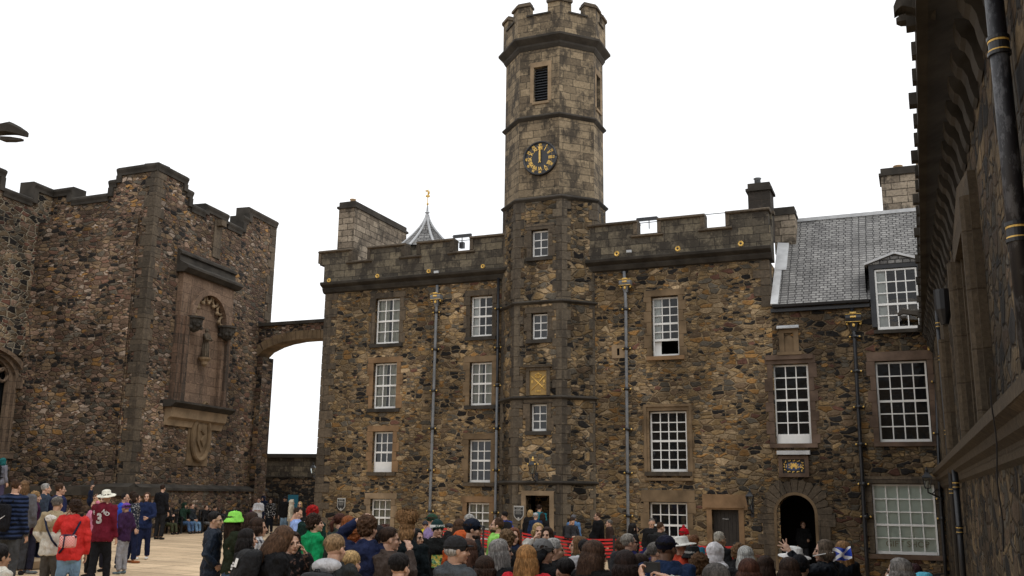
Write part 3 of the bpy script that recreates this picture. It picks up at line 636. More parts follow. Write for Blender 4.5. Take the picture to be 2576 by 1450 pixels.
# date panel, lead ledges and little niche
a = F.rect(1969, 1156, 2025, 1191, .05); dp = MB(); dp.box(F, a[0], a[1], 0, .06, a[2], a[3]); dpo = dp.build('date_panel', mBlack, pal); dpo['label'] = 'small black and gilt date panel over the round-arched doorway'
dp = MB(); o = .12; dp.box(F, a[0] - o, a[0], 0, .12, a[2] - o, a[3] + o); dp.box(F, a[1], a[1] + o, 0, .12, a[2] - o, a[3] + o); dp.box(F, a[0], a[1], 0, .12, a[3], a[3] + o); dp.box(F, a[0], a[1], 0, .12, a[2] - o, a[2])
dp.build('panel_frame', mSurR, dpo)
cu, cz = (a[0] + a[1]) / 2, (a[2] + a[3]) / 2; W_, H_ = a[1] - a[0], a[3] - a[2]
dp = MB(); pts = [(cu + W_ * .38 * math.cos(t), cz + H_ * .30 * math.sin(t)) for t in [2 * math.pi * i / 24 for i in range(24)]]; dp.prism(F, pts, .06, .07); dp.build('panel_field', mBlueP, dpo)
tx = MB(); text_mb(tx, '15', F.p(cu - W_ * .255, .075, cz), F.d, (0, 0, 1), H_ * .42); text_mb(tx, '66', F.p(cu + W_ * .255, .075, cz), F.d, (0, 0, 1), H_ * .42)
text_mb(tx, 'M', F.p(cu, .078, cz), F.d, (0, 0, 1), H_ * .62, bold=.006); text_mb(tx, 'A', F.p(cu, .080, cz), F.d, (0, 0, 1), H_ * .62, bold=.004); text_mb(tx, 'H', F.p(cu, .082, cz), F.d, (0, 0, 1), H_ * .5)
for i in range(14):
    t = 2 * math.pi * i / 14 + .1; e_ = 1 / max(abs(math.cos(t)) ** 4 + abs(math.sin(t)) ** 4, .01) ** .25
    x_, z_ = cu + W_ * .43 * math.cos(t) * e_, cz + H_ * .42 * math.sin(t) * e_; tx.ball(F.p(x_, .08, z_), (.022,) * 3, 8, 5)
    t2 = t + .2; e_ = 1 / (abs(math.cos(t2)) ** 4 + abs(math.sin(t2)) ** 4) ** .25
    tx.tube([F.p(x_, .078, z_), F.p(cu + W_ * .38 * math.cos(t + .1) * e_, .078, cz + H_ * .36 * math.sin(t + .1) * e_), F.p(cu + W_ * .42 * math.cos(t2) * e_, .078, cz + H_ * .40 * math.sin(t2) * e_)], .012, 6)
tx.build('gilt_lettering', mGold, dpo)
lg = MB(); b = F.rect(1954, 1134, 2037, 1144, .2); lg.box(F, b[0], b[1], 0, .22, b[2], b[3]); lg.build('lead_ledge', mLeadB, dpo)
a = F.rect(1960, 829, 2009, 886, .03); nm = MB()
nm.box(F, a[0], a[0] + .16, 0, .06, a[2], a[3]); nm.box(F, a[1] - .16, a[1], 0, .06, a[2], a[3]); nm.box(F, a[0] + .16, a[1] - .16, 0, .06, a[3] - .12, a[3]); nm.box(F, a[0] - .08, a[1] + .08, 0, .1, a[2] - .1, a[2])
nm.prism(F, [(a[0] + .16, a[2]), (a[1] - .16, a[2]), (a[1] - .16, a[3] - .3), ((a[0] + a[1]) / 2, a[3] - .2), (a[0] + .16, a[3] - .3)], 0, .015)
nio = nm.build('carved_niche', mSur, pal); nm = MB(); nm.profile(F, a[0] - .05, a[1] + .03, [(0, a[3] + .02), (.2, a[3] + .02), (.2, a[3] + .07), (.1, a[3] + .13), (0, a[3] + .14)]); nm.build('lead_hood', mLead, nio)

# ---------------- downpipes with hoppers
def pipe(fr, pts, mat, n, r, brs, hop=None, hmat=None, base=None, name='downpipe', lab=None):
    P = []
    for x, y in pts:
        u, z = fr.px(x, y, n); P.append((u, z))
    m_ = MB(); m_.tube([fr.p(u, n, z) for u, z in P] + ([fr.p(P[-1][0], n, base)] if base is not None else []), r, 12); o = m_.build(name, mat, pal if base is not None else None, smooth=True)
    if lab: o['label'] = lab
    for x, y in brs:
        u, z = fr.px(x, y, n); b_ = MB()
        b_.lathe(fr.p(u, n, z - .05), [(r, 0), (r * 1.35, 0), (r * 1.35, .1), (r, .1)], 12); b_.box(fr, u - r * 3, u + r * 3, n - r - .03, n - r + .02, z - .04, z + .04)
        bo = b_.build('bracket', mIron, o, smooth=True); 
        for s_ in (-1, 1): b_ = MB(); b_.ball(fr.p(u + s_ * r * 2.4, n - r + .04, z), (.032,) * 3, 8, 6); b_.build('gilt_bolt', mGold, bo, smooth=True)
    if hop:
        x, y, w_, h_ = hop; u, z = fr.px(x, y, n); hb = MB()
        hb.profile(fr, u - w_ / 2, u + w_ / 2, [(0.01, z - h_ * .45), (n + .14, z - h_ * .45), (n + .17, z), (n + .14, z + h_ * .4), (0.01, z + h_ * .4)])
        hb.loft([[fr.p(u + a * w_ * .28, n + b * .1, z - h_ * .46) for a, b in ((-1, -1), (1, -1), (1, 1), (-1, 1))], [fr.p(u + a * r * 1.1, n + b * r, z - h_ * 1.35) for a, b in ((-1, -1), (1, -1), (1, 1), (-1, 1))]])
        ho = hb.build('hopper', hmat, o)
        gb = MB()
        for zz in (z - h_ * .45, z + h_ * .34): gb.box(fr, u - w_ / 2 - .008, u + w_ / 2 + .008, .01, n + .176, zz, zz + .014)
        gb.box(fr, u - w_ * .2, u + w_ * .2, n + .1, n + .19, z + h_ * .42, z + h_ * .56)
        for i in range(3): gb.ball(fr.p(u + (i - 1) * w_ * .13, n + .18, z + h_ * .06), (.035, .02, .035), 8, 6)
        gb.ball(fr.p(u - w_ * .42, n + .05, z - h_ * .6), (.04,) * 3, 8, 6); gb.ball(fr.p(u + w_ * .42, n + .05, z - h_ * .6), (.04,) * 3, 8, 6); gb.ball(fr.p(u, n + .12, z - h_ * .75), (.05, .03, .06), 8, 6)
        gb.build('hopper_gilding', mGold, ho)
    return o
pipe(F, [(1100, 718), (1098, 770), (1081, 1288)], mPipeG, .12, .055, [(1097, 786), (1095, 879), (1090, 983), (1087, 1078), (1083, 1183), (1081, 1286)], (1099, 748, .42, .27), mPipeG, -.3, lab='grey downpipe with gilt clips between two columns of windows')
pipe(F, [(1254, 700), (1251, 960)], mIron, .12, .05, [(1253, 776), (1252, 874)], None, None, F.px(1251, 960, .12)[1] - .01, lab='upper black length of the downpipe beside the tower')
pipe(F, [(1251, 965), (1246, 1290)], mPipeG, .12, .05, [(1251, 970), (1250, 1078), (1248, 1183), (1246, 1290)], None, None, -.3, lab='lower grey length of the downpipe beside the tower')
pipe(F, [(1570, 683), (1574, 760), (1580, 1300)], mPipeG, .12, .055, [(1574.5, 778), (1576, 877), (1577, 979), (1579, 1080), (1580, 1190), (1581, 1298)], (1574, 712, .42, .26), mPipeG, -.4, lab='grey downpipe with gilt clips to the right of the tower')
pipe(F, [(2143, 775), (2150, 860), (2180, 1400)], mIron, .14, .06, [(2150, 847), (2154, 934), (2160, 1024), (2166, 1118), (2172, 1218), (2178, 1300)], (2147, 801, .48, .32), mIron, -.5, lab='black downpipe with gilt clips between the two large windows of the wing')
pipe(F, [(2352, 880), (2364, 1230), (2376, 1400)], mIron, .12, .05, [(2355, 960), (2360, 1090), (2367, 1255), (2370, 1305)], (2350, 865, .4, .3), mIron, -.5, lab='black downpipe in the corner beside the hall')

# ================================================================== clock tower
tn = .92
T1 = {}
def tplan(x0, x1, x2, x3, n, y, side):
    s1 = F.px(x1, y, n)[0]; s2 = F.px(x2, y, n)[0]
    def diag(px, sb, sg):
        lo, hi = 0, 4
        for _ in range(40):
            m_ = (lo + hi) / 2; u, _z = F.px(px, y, n - m_)
            if (u - (sb + sg * m_)) * sg > 0: lo = m_
            else: hi = m_
        return lo
    d3 = diag(x3, s2, 1); d0 = diag(x0, s1, -1)
    dm_ = (d3 + d0) / 2 if False else None
    V3 = (s2 + d3, n - d3); V0 = (s1 - d0, n - d0); cn = min(V3[1], V0[1]) - side / 2
    return [V0, (s1, n), (s2, n), V3, (V3[0], 2 * cn - V3[1]), (s2, 2 * cn - n), (s1, 2 * cn - n), (V0[0], 2 * cn - V0[1])]
low = tplan(1262, 1294, 1413, 1504, tn, 850, 1.1)
upp = tplan(1271, 1306, 1407, 1494, tn - .2, 350, 1.2)
print('tower plans', low, upp)
tow = thing('clock_tower', 'octagonal stone clock tower with a battlemented top, rising from the palace', 'tower', F.p((low[1][0] + low[2][0]) / 2, 0, 0))
def off(pl, o):
    cx = sum(p[0] for p in pl) / 8; cy = sum(p[1] for p in pl) / 8; r = []
    for i in range(8):
        a, b, c = Vector(pl[i - 1]), Vector(pl[i]), Vector(pl[(i + 1) % 8])
        def nr(p, q): e = (q - p).normalized(); v = Vector((-e.y, e.x)); return v if v.dot((p + q) / 2 - Vector((cx, cy))) > 0 else -v
        n1, n2 = nr(a, b), nr(b, c); k_ = (n1 + n2) / (1 + n1.dot(n2)); r.append(tuple(b + k_ * o))
    return r
def ring(mb, pl, stages):
    mb.loft([[F.p(u, n, z) for u, n in off(pl, o)] for o, z in stages])
zf = lambda y, x=1356, n=tn: F.px(x, y, n)[1]
zs1, zs2, zs3 = zf(1213), zf(999), zf(759); zs4 = zf(500); n2 = tn - .2
zs5, zc0, zc1, zpt, zmt = zf(293, n=n2), zf(122, n=n2), zf(85, n=n2 + .3), zf(38, n=n2 + .15), zf(12, n=n2 + .15)
print('tower z', zs1, zs2, zs3, zs4, zs5, zc0, zc1, zpt, zmt)
TW = [window(tow, F, (1341, 579, 1377.6, 646.7), 2, 3, n0=tn, rec=.16, sur=mQuo, sill=mCop, jamb=.2),
      window(tow, F, (1341, 789, 1376, 854), 2, 3, n0=tn, rec=.16, sur=mQuo, sill=mCop, jamb=.2),
      window(tow, F, (1338.7, 1017, 1374, 1085), 2, 3, n0=tn, rec=.16, sur=mQuo, sill=mCop, jamb=.2)]
da_ = F.rect(1322.5, 1247, 1383, 1400, tn); TW.append((da_[0], da_[1], BASE, da_[3]))
tl = MB(); tl.wall(F, low[1][0], low[2][0], BASE, zs4, TW, tn, .5)
for i in (0, 2, 3, 4, 5, 6, 7):
    a, b = low[i], low[(i + 1) % 8]; tl.quad(F.p(*a, BASE), F.p(*b, BASE), F.p(*b, zs4), F.p(*a, zs4))
tl.build('wall', mRubT, tow, fix=False)
# upper shaft
la = F.rect(1342.6, 168, 1378, 256, n2); lh = (la[0], la[1], la[2], la[3])
tu = MB(); tu.wall(F, upp[1][0], upp[2][0], zs4, zc0 + .1, [lh], n2, .35)
for i in (0, 2, 3, 4, 5, 6, 7):
    a, b = upp[i], upp[(i + 1) % 8]
    if i == 3: continue
    tu.quad(F.p(*a, zs4), F.p(*b, zs4), F.p(*b, zc0 + .1), F.p(*a, zc0 + .1))
S3 = F.sub(upp[3][0], upp[3][1], -90) ; L3 = abs(upp[3][1] - upp[4][1])
if (S3.p(1, 0, 0) - F.p(upp[4][0], upp[4][1], 0)).length > (S3.p(-1, 0, 0) - F.p(upp[4][0], upp[4][1], 0)).length: S3 = F.sub(upp[3][0], upp[3][1], 90)
rgt = S3.n.dot(F.d) > 0
if not rgt: S3.n = -S3.n
h3 = (L3 * .28, L3 * .72, la[2], la[3]); tu.wall(S3, 0, L3, zs4, zc0 + .1, [h3], 0, .35)
tu.build('wall', mAsh, tow, fix=False)
for fr_, h_, n_ in ((F, lh, n2), (S3, h3, 0)):
    lv = MB(); k = 13
    for i in range(k):
        z = h_[2] + (h_[3] - h_[2]) * (i + .3) / k; lv.add([fr_.p(h_[0], n_ - .12, z), fr_.p(h_[1], n_ - .12, z), fr_.p(h_[1], n_ - .27, z + .13), fr_.p(h_[0], n_ - .27, z + .13), fr_.p(h_[0], n_ - .12, z + .02), fr_.p(h_[1], n_ - .12, z + .02), fr_.p(h_[1], n_ - .27, z + .15), fr_.p(h_[0], n_ - .27, z + .15)], [(0, 1, 2, 3), (4, 5, 6, 7), (0, 1, 5, 4), (2, 3, 7, 6)])
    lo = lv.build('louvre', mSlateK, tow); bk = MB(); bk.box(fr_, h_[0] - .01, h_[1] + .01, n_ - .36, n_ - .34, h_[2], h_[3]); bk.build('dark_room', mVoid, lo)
    fm = MB(); fm.box(fr_, h_[0] - .14, h_[0], n_, n_ + .012, h_[2], h_[3]); fm.box(fr_, h_[1], h_[1] + .14, n_, n_ + .012, h_[2], h_[3]); fm.box(fr_, h_[0] - .14, h_[1] + .14, n_, n_ + .014, h_[3], h_[3] + .2); fm.box(fr_, h_[0] - .05, h_[1] + .05, n_, n_ + .05, h_[2] - .1, h_[2]); fm.build('surround', mSurL, lo)
# corner quoins of lower tower
mQuoT = ashlar('tower_quoin_stone', (0.13, 0.105, 0.075), (0.07, 0.057, 0.043), (0.04, 0.033, 0.026), w=3, h=3, stain=0.7, off=17, dirt_lo=0.47)
for i in (0, 1, 2, 3):
    qm = MB(); z = BASE; kk = i
    while z < zs4 - .05:
        hh = min(random.uniform(.28, .42), zs4 - z)
        b = Vector(low[i]); pa = Vector(low[i - 1]); pc = Vector(low[(i + 1) % 8]); l1, l2 = (.36, .22) if kk % 2 else (.22, .36)
        e1 = (pa - b).normalized(); e2 = (pc - b).normalized()
        o_ = off(low, .022)[i]; o_ = Vector(o_); pts = [o_, o_ + e1 * l1, b + e1 * l1 - (o_ - b) * .8, b - (o_ - b) * 2, b + e2 * l2 - (o_ - b) * .8, o_ + e2 * l2]
        w = [F.p(p.x, p.y, 0) for p in pts]; qm.plan([(v.x, v.y) for v in w], z + .007, z + hh - .007); z += hh; kk += 1
    qm.build('quoins', mQuoT, tow)
for z, pl, o_, h_ in ((zs1, low, .11, .1), (zs2, low, .11, .1), (zs3, low, .11, .1), (zs4 + .02, low, .10, .12), (zs5, upp, .12, .14)):
    st = MB(); ring(st, pl, [(-.05, z - h_), (.02, z - h_), (o_, z - h_ * .35), (o_, z), (.01, z + h_ * .5), (-.05, z + h_ * .5)]); st.build('string_course', mCop, tow)
cs = MB(); ring(cs, upp, [(-.05, zc0 - .05), (.02, zc0 - .05), (.10, zc0 + .08), (.10, zc0 + .16), (.22, zc0 + .26), (.30, zc1 - .12), (.30, zc1 - .04), (.20, zc1 + .02), (-.05, zc1 + .02)]); cs.build('cornice', mCop, tow)
pw = MB(); ring(pw, upp, [(.12, zc1), (.12, zpt)]); pw.build('parapet', mAsh, tow)
pin = off(upp, .14); po = off(upp, -.22); pm_ = MB(); pc_ = MB(); pk = MB()
for i in range(8):
    a, b = Vector(off(upp, .13)[i]), Vector(off(upp, .13)[(i + 1) % 8]); L = (b - a).length
for i in range(8):
    def corner(o_out, o_in, ln):
        P = off(upp, o_out); Q = off(upp, o_in); b = Vector(P[i]); e1 = (Vector(P[i - 1]) - b).normalized(); e2 = (Vector(P[(i + 1) % 8]) - b).normalized(); q = Vector(Q[i])
        pts = [b, b + e1 * ln, q + e1 * (ln - (b - q).length * .38), q, q + e2 * (ln - (b - q).length * .38), b + e2 * ln]
        return [(F.p(p.x, p.y, 0).x, F.p(p.x, p.y, 0).y) for p in pts]
    ln = .50
    pm_ = MB(); pc_ = MB(); pm_.plan(corner(.12, -.2, ln), zpt, zmt + .02); pc_.plan(corner(.19, -.27, ln + .06), zmt + .02, zmt + .12); pc_.plan(corner(.12, -.2, ln), zmt + .12, zmt + .2); mo_ = pm_.build('merlon', mAsh, tow); pc_.build('coping', mQuo, mo_)
    P = off(upp, .17); Q = off(upp, -.24); a, b, c, d = Vector(P[i]), Vector(P[(i + 1) % 8]), Vector(Q[(i + 1) % 8]), Vector(Q[i]); t_ = (ln - .12) / (b - a).length
    w = [a.lerp(b, t_), a.lerp(b, 1 - t_), d.lerp(c, 1 - t_), d.lerp(c, t_)]; w = [F.p(p.x, p.y, 0) for p in w]; pk = MB(); pk.plan([(v.x, v.y) for v in w], zpt + .002, zpt + .07); pk.build('crenel_coping', mCop, tow)
# clock
cc_u, cc_z = F.px(1358, 398, n2 + .1); r_ = 43.5 / FPX * 1.0; cr_ = abs(F.px(1401, 398, n2 + .1)[0] - F.px(1315, 398, n2 + .1)[0]) / 2
cm = MB(); cm.lathe(F.p(cc_u, n2, cc_z), [(cr_ * .98, 0), (cr_ * .98, .10), (cr_ * .86, .10), (cr_ * .86, .07), (0.001, .07)], 64, ax=F.n); clk = cm.build('clock', mIron, tow, smooth=False); clk['label'] = 'round black clock with gilt numerals and hands at twelve'
rm = MB(); rm.tube([F.p(cc_u + cr_ * .93 * math.cos(t), n2 + .10, cc_z + cr_ * .93 * math.sin(t)) for t in [2 * math.pi * i / 48 for i in range(49)]], cr_ * .055, 8); rm.build('clock_rim', mIron, clk, smooth=True)
nu = MB()
for i, s_ in enumerate(['XII', 'I', 'II', 'III', 'IIII', 'V', 'VI', 'VII', 'VIII', 'IX', 'X', 'XI']):
    t = R(30 * i); d_ = Vector((math.sin(t), math.cos(t))); up = F.d * d_.x + Vector((0, 0, d_.y)); rg = F.d * d_.y - Vector((0, 0, d_.x))
    text_mb(nu, s_, F.p(cc_u, n2 + .078, cc_z) + up * cr_ * .58, rg, up, cr_ * .27, .006, bold=.006, sx=.85)
    text_mb(nu, str(60 if i == 0 else 5 * i), F.p(cc_u, n2 + .078, cc_z) + up * cr_ * .785, rg, up, cr_ * .17, .006, bold=.004)
for i in range(60):
    if i % 5: t = R(6 * i); nu.ball(F.p(cc_u + cr_ * .70 * math.sin(t), n2 + .078, cc_z + cr_ * .70 * math.cos(t)), (.009,) * 3, 6, 4)
nu.build('numerals', mGold, clk)
hn = MB(); hn.prism(F, [(cc_u + a * cr_, cc_z + b * cr_) for a, b in ((-.05, -.02), (-.055, .3), (-.02, .55), (-.045, .62), (0, .78), (.045, .62), (.03, .5), (.045, .25), (.05, -.02), (.035, -.18), (.08, -.24), (.05, -.27), (0, -.22), (-.05, -.28), (-.09, -.24), (-.04, -.18))], n2 + .11, n2 + .13); hn.build('clock_hands', mGold, clk)
# gilt panel
a = F.rect(1333, 933, 1376, 994, tn + .02); gp = MB(); gp.box(F, a[0], a[1], tn, tn + .03, a[2], a[3]); gpo = gp.build('gilt_panel', mGoldD, tow); gpo['label'] = 'gilt panel with crossed sword and sceptre under a crown, lettered E R'
gp = MB(); gp.box(F, a[0] - .12, a[0], tn, tn + .09, a[2] - .02, a[3]); gp.box(F, a[1], a[1] + .12, tn, tn + .09, a[2] - .02, a[3]); gp.box(F, a[0] - .12, a[1] + .12, tn, tn + .10, a[3], a[3] + .12); gp.box(F, a[0] - .22, a[1] + .2, tn, tn + .17, a[3] + .12, a[3] + .2); gp.build('panel_frame', mQuo, gpo)
W_, H_ = a[1] - a[0], a[3] - a[2]; gq = MB(); X = lambda fx_, fz: F.p(a[0] + W_ * fx_, tn + .045, a[3] - H_ * fz)
gq.tube([X(.10, .22), X(.5, .50), X(.92, .80)], [.012, .02, .016], 8); gq.tube([X(.10, .80), X(.5, .52), X(.80, .27), X(.92, .2)], [.012, .013, .024, .01], 8); gq.tube([X(.60, .73), X(.86, .58)], .012, 8)
text_mb(gq, 'E', X(.15, .46), F.d, (0, 0, 1), H_ * .16, .01, bold=.004); text_mb(gq, 'R', X(.86, .45), F.d, (0, 0, 1), H_ * .16, .01, bold=.004); text_mb(gq, '1991', X(.5, .85), F.d, (0, 0, 1), H_ * .13, .008)
gq.tube([X(.34, .26), X(.5, .28), X(.66, .26)], .018, 8); gq.tube([X(.34, .25), X(.33, .16), X(.5, .12), X(.67, .16), X(.66, .25)], .014, 8); gq.tube([X(.5, .26), X(.5, .12), X(.5, .07)], .012, 8); gq.ball(X(.42, .2), .02, 8, 6); gq.ball(X(.58, .2), .02, 8, 6)
gq.build('gilt_relief', mGold, gpo, smooth=True)
# tower doorway surround
td = MB(); a = da_
td.box(F, a[0] - .16, a[0], tn - .3, tn + .05, BASE, a[3]); td.box(F, a[1], a[1] + .16, tn - .3, tn + .05, BASE, a[3]); td.box(F, a[0] - .16, a[1] + .16, tn - .3, tn + .05, a[3], a[3] + .16)
tq = td.build('door_surround', mSurL, tow); td = MB(); td.box(F, a[0] - .36, a[0] - .28, tn, tn + .05, a[3] + .1, a[3] + .5); td.box(F, a[1] + .28, a[1] + .36, tn, tn + .05, a[3] + .1, a[3] + .5); td.box(F, a[0] - .28, a[1] + .28, tn, tn + .05, a[3] + .42, a[3] + .5)
td.build('hood_mould', mQuo, tq)
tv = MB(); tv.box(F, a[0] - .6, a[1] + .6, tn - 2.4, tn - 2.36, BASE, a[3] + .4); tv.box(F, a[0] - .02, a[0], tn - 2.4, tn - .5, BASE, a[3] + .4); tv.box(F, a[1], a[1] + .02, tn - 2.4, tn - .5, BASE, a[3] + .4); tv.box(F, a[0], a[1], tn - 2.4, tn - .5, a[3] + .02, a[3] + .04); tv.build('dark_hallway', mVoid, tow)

# ================================================================== turret spire behind
sx = at_depth(1073, 600, 39.5); zb = sx.z - .6; za = at_depth(1072, 541, 39.5).z
spz = thing('turret', 'small turret with a concave slate spire and a gilt vane, behind the palace battlements', 'turret', (sx.x, sx.y, zb))
st = MB(); prof = []
hw = 46 / FPX * 39.5
for i in range(12):
    t = i / 11; prof.append((max(.03, hw * 1.75 * (1 - t) ** 1.5 + .03), zb + (za - zb) * t))
for j in range(len(prof) - 1):
    for i in range(8):
        a0_, a1_ = 2 * math.pi * i / 8 + .35, 2 * math.pi * (i + 1) / 8 + .35
        st.quad(*[(sx.x + r * math.cos(q), sx.y + r * math.sin(q), z) for (r, z), q in ((prof[j], a0_), (prof[j], a1_), (prof[j + 1], a1_), (prof[j + 1], a0_))])
st.build('spire', mSlate, spz)
st = MB()
for i in range(8):
    q = 2 * math.pi * i / 8 + .35; st.tube([(sx.x + (r + .01) * math.cos(q), sx.y + (r + .01) * math.sin(q), z) for r, z in prof], .05, 6)
st.build('hip_flashing', mLeadB, spz)
st = MB(); st.lathe((sx.x, sx.y, zb - 3), [(hw * 1.6, 0), (hw * 1.6, 3)], 8); st.build('drum', mAshP, spz)
st = MB(); st.lathe((sx.x, sx.y, za - .05), [(.05, 0), (.05, .1), (.11, .14), (.05, .2), (.035, .45)], 10); st.build('finial_base', mLead, spz)
st = MB(); zz = za + .38; st.tube([(sx.x, sx.y, zz), (sx.x, sx.y, zz + .75)], .018, 6); st.ball((sx.x, sx.y, zz + .1), .05); st.ball((sx.x, sx.y, zz + .45), (.1, .03, .06)); st.ball((sx.x + .03, sx.y, zz + .6), (.05, .03, .09)); st.ball((sx.x - .05, sx.y, zz + .68), (.07, .02, .04)); st.build('vane', mGold, spz)

# ================================================================== memorial
mem = thing('memorial', 'reddish rubble memorial hall with stepped dark copings and a statue niche, at the left', 'memorial', G.p(0, 0, 0))
Lz = lambda fr, pts, n=0.0: fr.zs(pts, n)
gEnd = G.px(680, 800)[0]
zH1 = Lz(G, [(388.7, 402.3), (475.4, 444)], .08); zH2 = Lz(G, [(480, 477)], .08); zLo = Lz(G, [(522, 531), (575, 558), (612, 570)], .08); zM = Lz(G, [(531, 517), (575, 538)], .08); zM1 = G.px(628, 548, .08)[1]; zM2 = Lz(G, [(640, 526), (703, 559)], .08)
us = [G.px(x, y, .08)[0] for x, y in ((475, 450), (486, 500), (519, 525), (576, 545), (613, 560), (628, 545))]
print('memorial', gEnd, zH1, zH2, zLo, zM, zM1, zM2, us)
zGp = Lz(G, [(310, 1219), (640, 1227)], .3)
fr_in = GR.px(112, 520)[0] ; print('return len', fr_in, GR.px(60, 1160)[0])
steps = [(-.0, us[0], zH1), (us[0], us[1], zH2), (us[1], us[2], zLo), (us[2], us[3], zM), (us[3], us[4], zLo), (us[4], us[5], zM1), (us[5], gEnd + .02, zM2)]
CH = .38
nr_ = G.rect(462, 700, 594, 1006, .1)       # niche bay
wm = MB(); hol = []
for a, b, z in steps: wm.wall(G, a, b, 0 if False else BASE, z - CH, [], 0, .5)
wm.box(G, 0, gEnd, -.7, -.69, zGp, zLo - 1)
wm.box(G, gEnd - .02, gEnd, -9, 0, BASE, zM2 - CH)
wm.build('wall', mRubM, mem, fix=False)
cm = MB()
def coping(fr, lst, n0=0.0, t=.7, out=.13):
    for i, (a, b, z) in enumerate(lst):
        cm.profile(fr, a, b, [(n0, z - CH), (n0 + out * .5, z - CH), (n0 + out * .6, z - CH + .1), (n0 + out, z - .16), (n0 + out, z - .08), (n0 + .02, z), (n0 - t, z), (n0 - t, z - CH)])
        for j, u in ((i - 1, a), (i + 1, b)):
            if 0 <= j < len(lst) and lst[j][2] < z - .02:
                z2 = lst[j][2]; s_ = 1 if j < i else -1
                cm.box(fr, min(u, u + s_ * .26), max(u, u + s_ * .26), n0 - t, n0 + out * .8, z2 - CH * .5, z - CH + .01)
coping(G, steps)
zR1 = Lz(GR, [(296, 420), (386, 402)], .08); zR2 = Lz(GR, [(278, 452)], .08); zRl = Lz(GR, [(200, 494), (262, 486)], .08)
ur = [GR.px(x, y, .08)[0] for x, y in ((295, 430), (273, 470), (180, 495), (131, 480))]
zRm = GR.px(160, 472, .08)[1]
rst = [(ur[3] - .0, ur[2], zRm), (ur[2], ur[1], zRl), (ur[1], ur[0], zR2), (ur[0], .0, zH1)]
rst = [(a, b, z) for a, b, z in rst]
cR = coping(GR, rst)
cm.build('coping', mCop, mem)
uin = ur[3]
wr = MB()
for a, b, z in rst: wr.wall(GR, a, b, BASE, z - CH, [], 0, .3)
wr.build('wall', mRubM, mem, fix=False)
# far-left wall, coming towards the camera from the inner corner
qi = GR.p(uin, 0, 0); GL = Frame(qi.x, qi.y, 16.5)
zl = Lz(GL, [(20, 470), (85, 502)], .08)
cm = MB(); gm = GL.px(88, 463, .08)[0]; gl0 = GL.px(15, 450, .08)[0]; GS = [(-16, gl0, zl + .75), (gl0, gm, zl), (gm, 0, zRm)]; coping(GL, GS); cm.build('coping', mCop, mem)
wa = GL.px(71, 963)[0]; wtop = GL.px(20, 870)[1]; wsp = GL.px(60, 955)[1]; wbot = GL.px(45, 1140)[1]; ww = 4.4
print('GL', uin, zl, wa, wtop, wsp, wbot)
wl_ = MB(); wl_.wall(GL, -16, 0, BASE, zl - CH, [(wa - .45 - ww, wa - .45, wbot, wtop - .3)], 0, .8); wl_.wall(GL, -16, gl0, zl - CH, zl + .75 - CH, [], 0, .3); wl_.wall(GL, gm, 0, zl - CH, zRm - CH, [], 0, .3); wl_.build('wall', mRubM2, mem, fix=False)
# traceried window: stepped mouldings
tm = MB(); cxw = wa - .45 - ww / 2; k = 24
for o1, o2, n1, n0_ in ((ww / 2 + .42, ww / 2 + .12, .05, -.1), (ww / 2 + .14, ww / 2 - .14, -.12, -.3), (ww / 2 - .12, ww / 2 - .32, -.28, -.5)):
    zz = wsp
    for i in range(k):
        t0, t1 = math.pi * i / k, math.pi * (i + 1) / k; e = (wtop - wsp) / (ww / 2 + .42)
        P = lambda r, t: (cxw - r * math.cos(t), zz + r * e * math.sin(t))
        tm.prism(GL, [P(o1, t0), P(o1, t1), P(o2, t1), P(o2, t0)], n0_, n1)
    for sg in (-1, 1): a, b = sorted((cxw + sg * o1, cxw + sg * o2)); tm.box(GL, a, b, n0_, n1, wbot, zz)
tm.box(GL, cxw - ww / 2 - .5, cxw + ww / 2 + .5, -.5, .12, wbot - .25, wbot)
for sg in (-1, 1): u = cxw + sg * (ww / 2 + .2); tm.box(GL, u - .3, u + .3, -.2, .16, wsp - .42, wsp + .02)
two = tm.build('traceried_window', mWin, mem)
tm = MB()
for i in range(9):
    t = math.pi * (i + .5) / 9; rr = ww / 2 - .55; c = GL.p(cxw - rr * math.cos(t), -.4, wsp + rr * .75 * math.sin(t) - .1)
    tm.tube([c + (GL.d * math.cos(q) + Vector((0, 0, math.sin(q)))) * .27 for q in [2 * math.pi * j / 12 for j in range(13)]], .07, 6)
for u in (cxw - ww / 6, cxw + ww / 6): tm.box(GL, u - .08, u + .08, -.5, -.35, wbot, wsp + .6)
tm.build('tracery', mWin, two)
tm = MB(); tm.box(GL, cxw - ww / 2 - .3, cxw + ww / 2 + .3, -.62, -.6, wbot, wtop); tm.build('pane', mGlass, two)
# quoins
qm = MB(); z = zGp; kk = 0
GX = [(G, 1), (GR, -1)]
while z < zH1 - CH - .05:
    hh = min(random.uniform(.36, .52), zH1 - CH - z); l1, l2 = (.62, .38) if kk % 2 else (.38, .62)
    l1 += random.uniform(-.06, .06); o_ = .03
    c = G.p(0, 0, 0); e1, e2 = G.d, -GR.d; p0 = c + (G.n + GR.n) * (o_ / (1 + G.n.dot(GR.n)))
    pts = [p0, p0 + e1 * l1, c + e1 * l1 - G.n * .1, c - (G.n + GR.n) * .1, c + e2 * l2 - GR.n * .1, p0 + e2 * l2]
    qm.plan([(v.x, v.y) for v in pts], z + .008, z + hh - .008); z += hh; kk += 1
qm.build('quoins', mQuo, mem); qm = MB(); z = BASE
while z < zM2 - CH - .05:
    hh = min(random.uniform(.36, .52), zM2 - CH - z); w_ = .6 if kk % 2 else .36
    qm.box(G, gEnd - w_, gEnd + .03, -.5, .03, z + .008, z + hh - .008); z += hh; kk += 1
qm.build('quoins', mQuo, mem)
